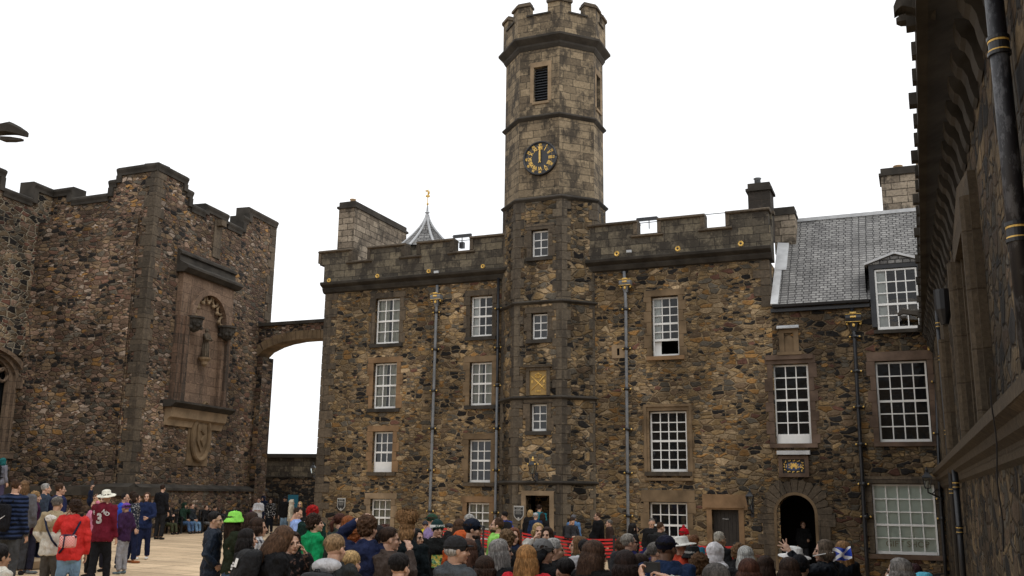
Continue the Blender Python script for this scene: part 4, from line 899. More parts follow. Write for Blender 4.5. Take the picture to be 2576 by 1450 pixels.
# plinth
pm = MB(); pm.box(G, .25, gEnd + .3, 0, .25, BASE, zGp - .2); pm.box(GR, uin, .28, .0, .25, BASE, zGp - .2)
pm.build('plinth', mRubM, mem)
pm = MB(); pm.profile(G, .3, gEnd + .35, [(0, zGp - .2), (.33, zGp - .2), (.33, zGp - .1), (.05, zGp + .05), (0, zGp + .05)]); pm.profile(GR, uin, .32, [(0, zGp - .19), (.34, zGp - .19), (.34, zGp - .09), (.05, zGp + .06), (0, zGp + .06)])
pm.build('plinth_coping', mCop, mem)
# podium before the return wall
zpo = GR.px(200, 1224, 3.0)[1]; pu1 = GR.px(283, 1240, 3.0)[0]
po_ = MB(); po_.box(GR, uin - 12, pu1 - .08, .26, 2.95, BASE, zpo - .32); pod = po_.build('podium', mRubM, mem)
po_ = MB(); po_.box(GR, uin - 12, pu1, .26, 3.06, zpo - .32, zpo); po_.build('podium_coping', mCop, pod)
# statue niche
nb = .38
mNd = ashlar('niche_dark_ashlar', (0.16, 0.10, 0.068), (0.09, 0.062, 0.045), (0.05, 0.035, 0.025), w=0.5, h=0.42, stain=0.8, off=41, dirt_lo=0.44, streak=(2.4, 0.25))
fx_ = lambda x, y, n=nb: G.px(x, y, n)
uA, _ = fx_(466, 720); uB, _ = fx_(590, 800); zS = Lz(G, [(437, 1008), (586, 1023)], .6); zT = Lz(G, [(487, 690), (600, 733)], nb); zHd = Lz(G, [(487, 659), (612, 712)], .3)
iA, iB = uA + .85, uB - .62; icx = (iA + iB) / 2; ir = (iB - iA) / 2; zArc = Lz(G, [(545, 748)], nb); zSp = zArc - ir * 1.0
print('niche', uA, uB, zS, zT, zHd, iA, iB, zArc, zSp)
nm = MB()
for a, b, n_ in ((uA + .6, iA, nb - .14), (iB, iB + .2, nb - .14)): nm.box(G, a, b, -.2, n_, zS, zSp)
for lst in (((uA, uA + .3, nb - .1), (uA + .3, uA + .6, nb)), ((iB + .2, uB - .16, nb), (uB - .16, uB, nb - .1))):
    nd = MB()
    for a, b, n_ in lst: nd.box(G, a, b, -.2, n_, zS, zSp)
    nd.build('pilaster', mNd, mem)
k = 16
for i in range(k):
    t0, t1 = math.pi * i / k, math.pi * (i + 1) / k; P = lambda r, t: (icx - r * math.cos(t), zSp + r * math.sin(t))
    a, b = P(ir, t0), P(ir, t1); nm.prism(G, [a, b, (b[0] if 0 < i + 1 < k else (uB if i + 1 == k else b[0]), zT), (a[0] if i > 0 else uA, zT)] if 0 < i < k - 1 else ([a, b, (b[0], zT), (uA, zT), (uA, zSp)] if i == 0 else [a, b, (uB, zSp), (uB, zT), (a[0], zT)]), -.2, nb - .12)
    nm.prism(G, [P(ir, t0), P(ir, t1), P(ir + .26, t1), P(ir + .26, t0)], nb - .12, nb + .02)
nm.box(G, iA, iB, -.2, .03, zS, zArc + .1)
nio = nm.build('statue_niche', mPink, mem)
nm = MB(); nm.profile(G, uA - .2, uB + .22, [(0, zT), (nb + .02, zT), (nb + .22, zT + .16), (nb + .22, zT + .26), (.15, zT + .5), (.12, zT + .75), (.22, zT + .8), (.22, zT + .9), (0, zT + 1.05)]); nm.build('hood', mCop, nio)
nm = MB(); nm.profile(G, uA - .32, uB + .3, [(0, zS - .3), (nb, zS - .3), (nb + .25, zS - .12), (nb + .25, zS - .04), (nb, zS), (0, zS)]); nm.build('shelf', mCop, nio)
nm = MB(); nm.profile(G, uA - .15, uB + .05, [(0, zS - 1.05), (.1, zS - 1.05), (.16, zS - .8), (.3, zS - .7), (.36, zS - .3), (0, zS - .3)]); nm.build('shelf_moulding', mSurL, nio)
nm = MB()
for i in range(7):
    t = math.pi * (i + .5) / 7; rr = ir - .06
    for q in range(12):
        pass
    c = G.p(icx - rr * math.cos(t), nb - .2, zSp + rr * math.sin(t)); dn = G.d * math.cos(t) * 1 - Vector((0, 0, math.sin(t)))
    nm.tube([c + (G.d * math.cos(q) + Vector((0, 0, math.sin(q)))) * .2 for q in [2 * math.pi * j / 12 for j in range(13)]], .06, 6)
    nm.ball(c + dn * .26, (.09, .09, .09), 8, 6)
nm.build('cusps', mSurL, nio)
for u, zz in ((iA + .05, zSp), (iB + .1, zSp)):
    nm = MB()
    nm.lathe(G.p(u, nb - .02, zz - .62), [(.03, 0), (.22, .1), (.33, .35), (.36, .55), (.42, .6), (.42, .68), (.05, .7)], 12)
    for j in range(14): t = random.uniform(0, 6.28); nm.ball(G.p(u, nb - .02, zz - .3) + Vector((math.cos(t) * .3, math.sin(t) * .3, random.uniform(-.15, .2))), random.uniform(.06, .11), 7, 5)
    nm.build('carved_boss', mCop, nio)
# statue figure
su, sz = fx_(514, 900, .3); st_top = fx_(519, 826, .3)[1]; hS = st_top - sz
sm = MB(); c = lambda z, o=0: G.p(su + o, .32, sz + hS * z)
sm.lathe(c(0), [(.14 * hS, 0), (.125 * hS, .05 * hS), (.10 * hS, .3 * hS), (.095 * hS, .5 * hS), (.12 * hS, .68 * hS), (.11 * hS, .76 * hS), (.05 * hS, .83 * hS), (.045 * hS, .85 * hS)], 16)
sm.ball(c(.91), (.062 * hS, .068 * hS, .085 * hS), 14, 10); sm.tube([c(.78, -.13 * hS), G.p(su - .15 * hS, .45, sz + hS * .6), G.p(su + .02, .55, sz + hS * .58)], [.05 * hS, .045 * hS, .035 * hS], 8); sm.tube([c(.78, .13 * hS), G.p(su + .16 * hS, .45, sz + hS * .6), G.p(su, .56, sz + hS * .62)], [.05 * hS, .045 * hS, .035 * hS], 8)
for j in range(9): t = R(j * 40); sm.tube([G.p(su, .32, sz) + Vector((math.cos(t), math.sin(t), 0)) * .13 * hS, G.p(su, .32, sz + hS * .5) + Vector((math.cos(t), math.sin(t), 0)) * .09 * hS], .018 * hS, 5)
stt = sm.build('statue', mQuo, nio, smooth=True)
sm = MB(); sm.lathe(c(-.32), [(.02, 0), (.1 * hS, .08 * hS), (.12 * hS, .18 * hS), (.2 * hS, .26 * hS), (.22 * hS, .32 * hS)], 10); sm.build('statue_bracket', mSurL, stt)
# shield cartouche
cu, cz = G.px(506, 1100, .15); cw, ch = .62, 1.0; km = MB()
km.box(G, cu - .8, cu + .75, 0, .05, cz - 1.25, cz + 1.1)
pts = [(cu + cw * math.cos(t), cz + ch * math.sin(t)) for t in [2 * math.pi * i / 28 for i in range(28)]]; km.prism(G, pts, .05, .12)
km.tube([G.p(u, .14, z) for u, z in pts + pts[:1]], .11, 8)
km.prism(G, [(cu - .34, cz + .55), (cu + .34, cz + .55), (cu + .32, cz - .2), (cu, cz - .65), (cu - .32, cz - .2)], .12, .2)
km.tube([G.p(cu - .12, .22, cz + .3), G.p(cu + .12, .22, cz + .1), G.p(cu - .1, .22, cz - .15), G.p(cu + .08, .22, cz - .4)], .06, 6)
km.tube([G.p(cu + .05 + .2 * math.cos(t) * (1 - t / 12), .2, cz + 1.35 + .2 * math.sin(t) * (1 - t / 12)) for t in [i * .5 for i in range(16)]], .07, 6)
km.build('shield_carving', mSur, mem)
pq = GR.rect(172, 975, 199, 1020, .1); pm = MB(); pm.box(GR, pq[0], pq[1], 0, .12, pq[2], pq[3]); pm.box(GR, pq[0] - .1, pq[1] + .1, 0, .2, pq[3], pq[3] + .12); pm.box(GR, pq[0] + .1, pq[1] - .1, .12, .15, pq[2] + .15, pq[3] - .15); pm.build('stone_plaque', mCop, mem)
# rain spout recess near parapet
gu, gz_ = G.px(553, 560, .1); gm = MB(); gm.box(G, gu - .3, gu + .3, 0, .06, gz_ - 1.7, gz_ + .1); gm.box(G, gu - .18, gu + .18, .06, .35, gz_ - .2, gz_ + .1); gm.build('water_spout', mQuo, mem)
rm = MB(); rm.box(G, 0, gEnd - .1, -9, -.75, BASE, zLo - 1.2); rm.build('wall', mRubM, mem)

# ================================================================== bridge arch
BF_o = G.p(gEnd - 1.0, .0, 0); BF = Frame(BF_o.x, BF_o.y, 112.6)
br = thing('bridge_arch', 'narrow stone flying arch joining the memorial to the palace above the gap', 'arch', BF.p(0, 0, 0))
lowp = [BF.px(x, y) for x, y in ((648, 896), (662, 882), (688, 869), (712, 861), (745, 854.5), (775, 852), (806, 851.6), (840, 853))]
zct = Lz(BF, [(652, 822), (806, 812)])
mb_ = MB()
ring_ = MB()
for i in range(len(lowp) - 1):
    (a, za_), (b, zb_) = lowp[i], lowp[i + 1]; t = .52
    mb_.prism(BF, [(a, za_ + .02), (b, zb_ + .02), (b, zct), (a, zct)], -.9, 0)
    v = Vector((b - a, zb_ - za_)); n_ = Vector((-v.y, v.x)).normalized() * .42; k = max(2, int(v.length / .22))
    for j in range(k): p = Vector((a, za_)) + v * (j + .04) / k; q = Vector((a, za_)) + v * (j + .96) / k; ring_.prism(BF, [tuple(p), tuple(q), tuple(q + n_), tuple(p + n_)], -.92, .03)
mb_.box(BF, lowp[0][0], BF.px(661, 900)[0], -.88, -.02, BASE, lowp[0][1] - .05); mb_.build('wall', mRubM, br); ring_.build('voussoirs', mSur, br)
cb = MB(); cb.box(BF, lowp[0][0] - .1, lowp[-1][0], -1.0, .1, zct, zct + .16); cb.build('coping', mCop, br)
# low wall with coping closing the gap, railing before it
LWo = at_depth(700, 1240, 53); LW = Frame(LWo.x, LWo.y, 100)
ztw = Lz(LW, [(660, 1141), (790, 1143)]); lw = thing('boundary_wall', 'dark rubble wall with a flat coping closing the gap under the flying arch', 'wall', LW.p(0, 0, 0))
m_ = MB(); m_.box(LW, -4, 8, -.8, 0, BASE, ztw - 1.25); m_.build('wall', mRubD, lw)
m_ = MB(); m_.box(LW, -4, 8, -.7, -.05, ztw - 1.2, ztw - .2); m_.build('upper_wall', mAshP, lw)
m_ = MB(); m_.box(LW, -4, 8, -.85, .08, ztw - .2, ztw); m_.box(LW, -4, 8, -.8, .04, ztw - 1.25, ztw - 1.2); m_.build('coping', mCop, lw)
rg = thing('railing', 'black iron railing of upright bars before the wall under the flying arch', 'railing', LW.p(0, .8, 0)); m_ = MB()
for i in range(40): u = -3 + i * .2; m_.tube([LW.p(u, .8, .2), LW.p(u, .8, 1.75)], .012, 5)
m_.build('bars', mIron, rg); m_ = MB(); m_.box(LW, -3, 5, .78, .82, 1.6, 1.64); m_.box(LW, -3, 5, .78, .82, .4, .44); m_.build('rail', mIron, rg)
bp = MB(); u, z = LW.px(740, 1275, 1.2); bp.box(LW, u - .35, u + .2, 1.2, 1.24, z - .5, z + .6); tag(bp.build('notice_board', plain('notice_blue', (0.02, 0.16, 0.25), .5), loc=LW.p(u, 1.2, .2)), 'blue notice board behind the cream hooded visitor by the boundary wall', 'notice board')

# ================================================================== great hall on the right
je = F.px(2362, 1100)[0]; jp = F.p(je, 0, 0); HF = Frame(jp.x, jp.y, 180 + 21.8)
if HF.n.x > 0: HF.n = -HF.n
hall = thing('great_hall', 'near dark stone hall wall with bracketed eaves and a moulded string course, at right edge', 'hall', jp)
ep = F.px(2318, 840); E0 = F.p(ep[0], 0, 0); EF = Frame(E0.x, E0.y, 180 + 22.75); EF.n = HF.n.copy(); EF.n = Vector((EF.d.y, -EF.d.x, 0)); EF.n = EF.n if EF.n.x < 0 else -EF.n
zEv = ep[1]; zSt = (HF.px(2450, 1085, .15)[1] + HF.px(2560, 1000, .15)[1]) / 2
ovh = (E0 - jp).dot(HF.n); print('hall', zEv, zSt, 'ovh', ovh, 'str', HF.px(2395, 1122, .2), HF.px(2560, 1000, .2))
Lh = 27
b0, b1 = HF.px(2432, 800)[0], HF.px(2482, 800)[0]
b2, b3 = HF.px(2384, 1000)[0], HF.px(2398, 1000)[0]
print('bay', b0, b1, b2, b3)
holes = [(b0, b1, zSt + .1, zEv - 1.1), (b2, b3, zSt + .1, zEv - 1.5)]
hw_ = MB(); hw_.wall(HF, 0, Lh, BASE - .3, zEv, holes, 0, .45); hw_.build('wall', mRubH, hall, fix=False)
for (a, b, zt_) in ((b0, b1, zEv - 1.1), (b2, b3, zEv - 1.5)):
    hs_ = MB(); w_ = min(.5, (b - a) * .22)
    for s_ in (a, b):
        sg = 1 if s_ == a else -1
        for k_, (o_, nn0, nn1) in enumerate(((-.35, -.1, .10), (0, -.2, .02), (.12, -.3, -.1), (.26, -.4, -.2))):
            u_ = s_ + sg * o_; hs_.box(HF, min(u_, u_ + sg * (.34 if k_ == 0 else .16)), max(u_, u_ + sg * (.34 if k_ == 0 else .16)), nn0, nn1, zSt, zt_ - .3)
        hs_.tube([HF.p(s_ + sg * -.18, .10, zSt), HF.p(s_ + sg * -.18, .10, zt_ - .3)], .12, 10); hs_.tube([HF.p(s_ + sg * .2, -.12, zSt), HF.p(s_ + sg * .2, -.12, zt_ - .3)], .07, 10)
    mid = (a + b) / 2
    hs_.box(HF, mid - .09, mid + .09, -.42, -.22, zSt, zt_ - .3)
    hs_.prism(HF, [(a - .35, zt_ - .3), (b + .35, zt_ - .3), (b + .3, zt_ + .02), (mid, zt_ + .4), (a - .3, zt_ + .02)], -.1, .1)
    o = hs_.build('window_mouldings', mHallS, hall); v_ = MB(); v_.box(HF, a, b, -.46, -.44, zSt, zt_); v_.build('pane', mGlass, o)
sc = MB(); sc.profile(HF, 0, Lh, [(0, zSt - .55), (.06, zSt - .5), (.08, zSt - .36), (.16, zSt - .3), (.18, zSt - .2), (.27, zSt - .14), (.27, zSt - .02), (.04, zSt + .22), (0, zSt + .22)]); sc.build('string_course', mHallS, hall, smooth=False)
ev = MB(); ev.profile(EF, -.5, Lh, [(0, zEv - .02), (.0, zEv + .28), (-.06, zEv + .33), (-ovh - .5, zEv + .33), (-ovh - .5, zEv + .2), (-.12, zEv - .02)]); ev.build('eaves', mCop, hall)
rf_ = MB(); rf_.quad(EF.p(-.5, -.2, zEv + .3), EF.p(Lh, -.2, zEv + .3), EF.p(Lh, -6, zEv + 5), EF.p(-.5, -6, zEv + 5)); rf_.build('roof', mSlate, hall, fix=False)
u = .25; i = 0
while u < Lh - .5:
    cb = MB(); A = [(0, -.62), (.03, -.66), (.10, -.62), (.16, -.5), (.2, -.36), (.28, -.26), (.38, -.22), (.46, -.12), (.48, -.0), (0, 0)]
    k_ = ovh / .48 * .93; cb.profile(HF, u, u + .34, [(n * k_, zEv + z) for n, z in A]); cb.build('corbel', mCop, hall)
    if i % 2 == 0 or True:
        gt_ = MB(); gt_.box(EF, u + .06, u + .24, -.02, .05 + .05 * (i % 3 == 0), zEv + .05, zEv + .22); gt_.build('gutter_block', mCop, hall)
    u += .80; i += 1
# gargoyles reaching out of the eaves
def gargoyle(parent, p0, dirv, L, r, name='gargoyle'):
    m_ = MB(); d_ = Vector(dirv).normalized(); up = Vector((0, 0, 1)); sd_ = d_.cross(up)
    m_.loft([[p0 + d_ * L * t + up * (b * r * f + dz) + sd_ * a * r * f for a, b in ((-1, -.8), (-1, .6), (-.4, 1), (.4, 1), (1, .6), (1, -.8), (.3, -1), (-.3, -1))] for t, f, dz in ((0, 1.1, 0), (.3, 1.0, .02), (.55, .8, .05), (.7, .85, .08), (.8, .95, .10), (.9, .7, .06), (1, .45, .0))])
    m_.loft([[p0 + d_ * L * t + up * (b * r * f - r * .9) + sd_ * a * r * f for a, b in ((-1, -.5), (-1, .5), (1, .5), (1, -.5))] for t, f in ((.72, .6), (.85, .55), (.96, .3))])
    for s_ in (-1, 1): m_.ball(p0 + d_ * L * .74 + up * r * 1.0 + sd_ * s_ * r * .6, r * .3, 8, 6)
    return m_.build(name, mCop, parent)
gargoyle(hall, EF.p(1.0, -.2, F.px(2300, 800, 0)[1] - .05), EF.n, .85, .11)
gu = 0
for q in np.arange(5, 26, .05):
    w = EF.p(q, 0, zEv + .1); d_ = (w - Vector((0, 0, EYE))); yy = 725 - FPX * d_.dot(UPV) / d_.dot(FWD)
    if yy < 30: gu = q; break
gargoyle(hall, EF.p(gu, -.2, zEv + .12), EF.n, .42, .13)
# big near downpipe and others
def hpipe(pts, r, mat, base_n, cl, z0, z1, lab=None):
    u = HF.px(*pts, base_n)[0]; m_ = MB(); m_.tube([HF.p(u, base_n, z0), HF.p(u, base_n, z1)], r, 20); o = m_.build('downpipe', mat, hall, smooth=True)
    if lab: o['label'] = lab
    for y in cl:
        z = HF.px(pts[0], y, base_n)[1]; b_ = MB(); b_.lathe(HF.p(u, base_n, z - .08), [(r, 0), (r * 1.22, 0), (r * 1.22, .03), (r * 1.08, .035), (r * 1.08, .13), (r * 1.22, .135), (r * 1.22, .165), (r, .165)], 20); b_.build('collar', mIron, o, smooth=False)
        b_ = MB()
        for dz in (-.05, .05): b_.lathe(HF.p(u, base_n, z + dz - .015), [(r, 0), (r * 1.13, 0), (r * 1.13, .03), (r, .03)], 20)
        b_.build('gilt_band', mGold, o, smooth=False)
mWorn, nt_, bs_ = newmat('worn_black_paint'); g_ = N(nt_); tcc = g_.n('ShaderNodeTexCoord').outputs['Object']; nz_ = g_.noise(g_.mapping(tcc, (1, 1, .35)), 9, 6, .75)
g_.l(g_.ramp(nz_, [(0, (0.012, .012, .016)), (.52, (0.012, .012, .016)), (.58, (.07, .073, .083)), (1, (.10, .103, .11))]), bs_.inputs['Base Color']); bs_.inputs['Roughness'].default_value = .5
hpipe((2531, 300), .075, mWorn, .12, (30, 655), zSt + .1, zEv - .2, 'wide worn downpipe with flaking black paint, nearest on the hall wall')
hpipe((2376, 1000), .06, mIron, .12, (740, 870, 1100, 1240), BASE, zEv - .9, 'slim black downpipe at the far end of the hall wall')
hpipe((2407, 1250), .06, mIron, .13, (1220, 1330), BASE, zSt - .3, 'black downpipe under the string course of the hall')
hb = MB(); u = HF.px(2376, 800, .14)[0]; zb_ = HF.px(2376, 735, .14)[1]; hb.lathe(HF.p(u, .14, zb_ - .5), [(.07, 0), (.1, .1), (.16, .3), (.17, .7)], 12); hb.build('hopper', mIron, hall)
# cable on the string course
cbm = MB(); P = [HF.p(HF.px(2500, 1040, .3)[0] - .02 * i, .3 + .01 * math.sin(i), zSt + .2 - i * .12) for i in range(14)]; cbm.tube(P, .008, 5); cbm.build('cable', mIron, hall)

# ================================================================== lanterns
def lantern(fr, px, n, hgt, wall_n, label, gilt=True, side=False, armu=0.0):
    x, yt, yb = px; u, zb = fr.px(x, yb, n); zt = fr.px(x, yt, n)[1]; h = zt - zb
    root = thing('wall_lantern', label, 'lantern', fr.p(u, wall_n, zb), 'black wall lanterns on the palace')
    w1, w0 = h * .20, h * .115; gh = h * .5
    def sq(w, z): return [fr.p(u + a * w, n + b * w, z) for a, b in ((-1, -1), (1, -1), (1, 1), (-1, 1))]
    m_ = MB()
    for a, b in ((-1, -1), (1, -1), (1, 1), (-1, 1)): m_.tube([fr.p(u + a * w0, n + b * w0, zb), fr.p(u + a * w1, n + b * w1, zb + gh)], .014, 6)
    for w, z in ((w0, zb), (w1, zb + gh)):
        m_.loft([sq(w * 1.08, z - .01), sq(w * 1.08, z + .015)])
    m_.loft([sq(w1 * 1.18, zb + gh + .01), sq(w1 * 1.1, zb + gh + h * .05), sq(w1 * .55, zb + gh + h * .17), sq(w1 * .5, zb + gh + h * .24)])
    lo = m_.build('lantern_frame', mIron, root)
    m_ = MB(); m_.loft([sq(w0, zb + .01), sq(w1, zb + gh)]); m_.build('glass', mClear, root)
    m_ = MB(); m_.lathe(fr.p(u, n, zb), [(.05, 0), (.05, gh * .2), (.035, gh * .6), (.01, gh * .7)], 8); m_.build('bulb', plain('frosted_glass', (.55, .52, .44), .4), root)
    m_ = MB(); m_.lathe(fr.p(u, n, zb + gh + h * .24), [(w1 * .55, 0), (w1 * .55, h * .02), (w1 * .3, h * .03), (w1 * .32, h * .1), (w1 * .42, h * .12), (w1 * .15, h * .2), (w1 * .2, h * .22), (.01, h * .27)], 10); m_.build('finial', mGold if gilt else mIron, root)
    if gilt:
        m_ = MB()
        for a, b in ((-1, -1), (1, -1), (1, 1), (-1, 1)): m_.ball(fr.p(u + a * w1 * 1.15, n + b * w1 * 1.15, zb + gh + .03), .03, 6, 5)
        m_.build('corner_knobs', mGold, root)
    m_ = MB(); m_.tube([fr.p(u + armu, wall_n, zb - .28), fr.p(u + armu * .6, wall_n + (n - wall_n) * .6, zb - .22), fr.p(u, n, zb - .12), fr.p(u, n, zb)], .022, 8)
    m_.tube([fr.p(u + armu, wall_n + .02, zb - .05), fr.p(u + armu * .7, wall_n + (n - wall_n) * .45, zb - .02), fr.p(u + armu * .3, wall_n + (n - wall_n) * .7, zb - .18)], .014, 8)
    m_.box(fr, u + armu - .05, u + armu + .05, wall_n, wall_n + .03, zb - .4, zb + .05)
    m_.build('bracket', mIron, root)
lantern(F, (1340, 1149, 1192), tn + .4, 0, tn, 'black lantern with a gilt crown finial above the tower doorway')
lantern(F, (1887, 1228, 1271), .45, 0, 0, 'plain black lantern between the boarded door and the round arch', gilt=False)
lantern(F, (2334, 1175, 1229), .9, 0, 0, 'black lantern on a long arm before the shop window near the hall corner', gilt=False, armu=.35)
lantern(LW, (787, 1163, 1192), 8.6, 0, 8.0, 'small pale lantern on the left edge of the palace, over the railing', gilt=False)
# ================================================================== shield signs
def shield(fr, px, n, title, label, lines):
    a = fr.rect(*px, n); u, w, z0, z1 = (a[0] + a[1]) / 2, (a[1] - a[0]) / 2, a[2], a[3]; h = z1 - z0
    root = thing('shield_sign', label, 'sign', fr.p(u, n, z0), 'black shield-shaped information signs')
    def outl(s_): 
        L = [(-w * s_, z1 - h * (1 - s_) * .6), (w * s_, z1 - h * (1 - s_) * .6), (w * s_, z0 + h * .42)]
        for i in range(1, 8): t = i / 8; L.append((w * s_ * (1 - t ** 2.0), z0 + h * .42 - (h * .42 - h * (1 - s_) * .6) * t))
        L.append((0, z0 + h * (1 - s_) * .6))
        for i in range(7, 0, -1): t = i / 8; L.append((-w * s_ * (1 - t ** 2.0), z0 + h * .42 - (h * .42 - h * (1 - s_) * .6) * t))
        L.append((-w * s_, z0 + h * .42)); return [(u + x, z) for x, z in L]
    m_ = MB(); m_.prism(fr, outl(1.0), n, n + .03); m_.build('rim', mGreyP, root)
    m_ = MB(); m_.prism(fr, outl(.86), n + .03, n + .036); m_.build('field', mBlack, root)
    m_ = MB(); m_.box(fr, u - w * .9, u + w * .9, n + .036, n + .042, z1 - h * .30, z1 - h * .27); m_.build('divider', mGreyP, root)
    m_ = MB()
    for i, t_ in enumerate(title): text_mb(m_, t_, fr.p(u, n + .040, z1 - h * (.235 if len(title) == 1 else .1 + i * (.13 if len(title) == 2 else .075))), fr.d, (0, 0, 1), h * (.135 if len(title) == 2 else .085), .001, sx=.82)
    for i in range(lines): 
        ww_ = w * random.uniform(.5, .72); zz = z1 - h * (.36 + i * .038); k = 0; x = -ww_
        while x < ww_: l = random.uniform(.02, .05); m_.box(fr, u + x, u + min(x + l, ww_), n + .036, n + .040, zz - h * .007, zz + h * .007); x += l + .012
    m_.lathe(fr.p(u, n + .036, z0 + h * .17), [(h * .075, 0), (h * .075, .004), (.001, .004)], 18, ax=fr.n); m_.build('lettering', plain('sign_white', (.36, .36, .34), .6), root)
shield(F, (849, 1253.5, 869, 1286), .02, ['ROYAL', 'PALACE'], 'smaller shield sign at the left end of the palace wall, headed ROYAL PALACE', 6)
shield(F, (1293, 1273, 1318, 1311), tn + .055, ['THE HONOURS', 'THE STONE', 'OF DESTINY'], 'larger shield sign left of the tower doorway, three lines of heading', 6)

# ================================================================== benches along the memorial plinth
def bench(fr, u0, u1, n0, label):
    zg = gz(fr.p((u0 + u1) / 2, n0, 0).x); root = thing('bench', label, 'bench', fr.p((u0 + u1) / 2, n0, zg), 'black wooden benches along the memorial wall')
    m_ = MB()
    for i in range(4): m_.box(fr, u0, u1, n0 + .1 * i + .1, n0 + .1 * i + .18, zg + .42, zg + .45)
    m_.build('seat', mBlack, root); m_ = MB()
    for i in range(int((u1 - u0) / .12)): m_.box(fr, u0 + .06 + i * .12, u0 + .10 + i * .12, n0 + .04, n0 + .065, zg + .5, zg + .88)
    m_.box(fr, u0, u1, n0 + .03, n0 + .075, zg + .88, zg + .94); m_.box(fr, u0, u1, n0 + .03, n0 + .075, zg + .47, zg + .51); m_.build('backrest', mBlack, root)
    for a in (u0, u1 - .06):
        for n_ in (n0 + .03, n0 + .46): m_ = MB(); m_.box(fr, a, a + .06, n_, n_ + .06, zg, zg + (.94 if n_ < n0 + .1 else .64)); m_.build('leg', mBlack, root)
        m_ = MB(); m_.box(fr, a, a + .06, n0 + .03, n0 + .54, zg + .64, zg + .68); m_.build('armrest', mBlack, root)
bu = [G.px(x, 1310, .9)[0] for x in (402, 458, 508, 556, 618)]
print('benches', bu)
bench(G, bu[0] + .1, bu[1] - .25, .35, 'black slatted bench nearest the memorial corner, holding the visitor in olive trousers')
bench(G, bu[1] + .05, bu[2] + .2, .35, 'black slatted bench with the green hooded and the red shirted youths')
bench(G, bu[2] + .5, bu[3] + .3, .35, 'black slatted bench holding the two youths in dark jackets')
bench(G, bu[3] + .6, bu[4] + .2, .35, 'mostly empty black slatted bench at the far end of the memorial wall')
# round stone step with a drum at far left
q = at_depth(60, 1300, 24); zg = gz(q.x); m_ = MB(); m_.lathe((q.x - 1.0, q.y, zg), [(2.3, 0), (2.3, .16), (.6, .17)], 40); stp = tag(thing('fountain_base', 'low round stone basin on a wide circular step behind the group at the left', 'stone basin', (q.x - 1, q.y, zg)))
m_.build('step', mSurL, stp); m_ = MB(); m_.lathe((q.x - .6, q.y, zg + .17), [(.5, 0), (.55, .25), (1.05, .36), (1.1, .45), (.9, .46)], 32); m_.build('basin', mSur, stp)
# gargoyle at top left on the stub of the neighbouring building
gp0 = at_depth(-46, 335, 16); gd = (at_depth(66, 338, 15.6) - gp0)
gr_ = thing('gargoyle', 'dark stone gargoyle reaching in at the upper left edge against the sky', 'gargoyle', (gp0.x, gp0.y, 0)); m_ = MB()
m_.plan([(gp0.x - 2.6, gp0.y - .8), (gp0.x - .8, gp0.y - .8), (gp0.x - .8, gp0.y + .8), (gp0.x - 2.6, gp0.y + .8)], gz(gp0.x) - .2, gp0.z + .9); m_.build('pier', mRubM, gr_)
gargoyle(gr_, gp0 - gd.normalized() * .85, gd, gd.length + .85, .115, 'carved_head')
# bollards near the arch
for i, (x, y, d) in enumerate(((671, 1338, 45.0),)):
    p_ = at_depth(x, y, d); zg = gz(p_.x); m_ = MB(); m_.lathe((p_.x, p_.y, zg), [(.09, 0), (.09, .1), (.06, .14), (.055, .8), (.08, .84), (.08, .92), (.04, 1.0), (.001, 1.02)], 12)
    tag(m_.build('bollard', mIron, loc=(p_.x, p_.y, zg)), 'black iron bollard in front of the two girls by the flying arch', 'bollard')
# ================================================================== red tape barrier
def barrier(pts, label, hang=6):
    P = [at_depth(x, 1400, d) for x, d in pts]; P = [Vector((p.x, p.y, gz(p.x))) for p in P]
    root = thing('tape_barrier', label, 'barrier', P[0], 'red tape queue barriers')
    for p in P: m_ = MB(); m_.lathe(p, [(.2, 0), (.2, .03), (.035, .05), (.035, .98), (.05, .99), (.05, 1.06), (.001, 1.07)], 12); m_.build('post', mBlack, root, smooth=False)
    for k in range(hang):
        z = .93 - k * .092; m_ = MB()
        for i in range(len(P) - 1):
            a, b = P[i], P[i + 1]; n_ = (b - a).cross(Vector((0, 0, 1))).normalized() * .004
            prev = None
            for j in range(9):
                t = j / 8; c_ = a.lerp(b, t) + Vector((0, 0, z - .045 * 4 * t * (1 - t)))
                cur = [c_ - n_, c_ + n_, c_ + n_ + Vector((0, 0, .05)), c_ - n_ + Vector((0, 0, .05))]
                if prev: m_.loft([prev, cur])
                prev = cur
        m_.build('tape', mRedP, root)
barrier([(1110, 31.5), (1215, 30.7), (1310, 30), (1395, 29.2)], 'far run of red tape barrier crossing behind the crowd before the tower door')
barrier([(1392, 28.6), (1545, 27.8), (1690, 27), (1850, 26)], 'near run of red tape barrier to the right of the tower door')
fb = at_depth(2445, 1400, 26); m_ = MB(); m_.lathe((fb.x, fb.y, gz(fb.x)), [(.06, 0), (.06, .75), (.03, .8)], 10); m_.ball((fb.x, fb.y, gz(fb.x) + .82), .06, 8, 6); tag(m_.build('red_post', mRedP, loc=(fb.x, fb.y, gz(fb.x))), 'short red post below the shop window beside the hall wall', 'post')

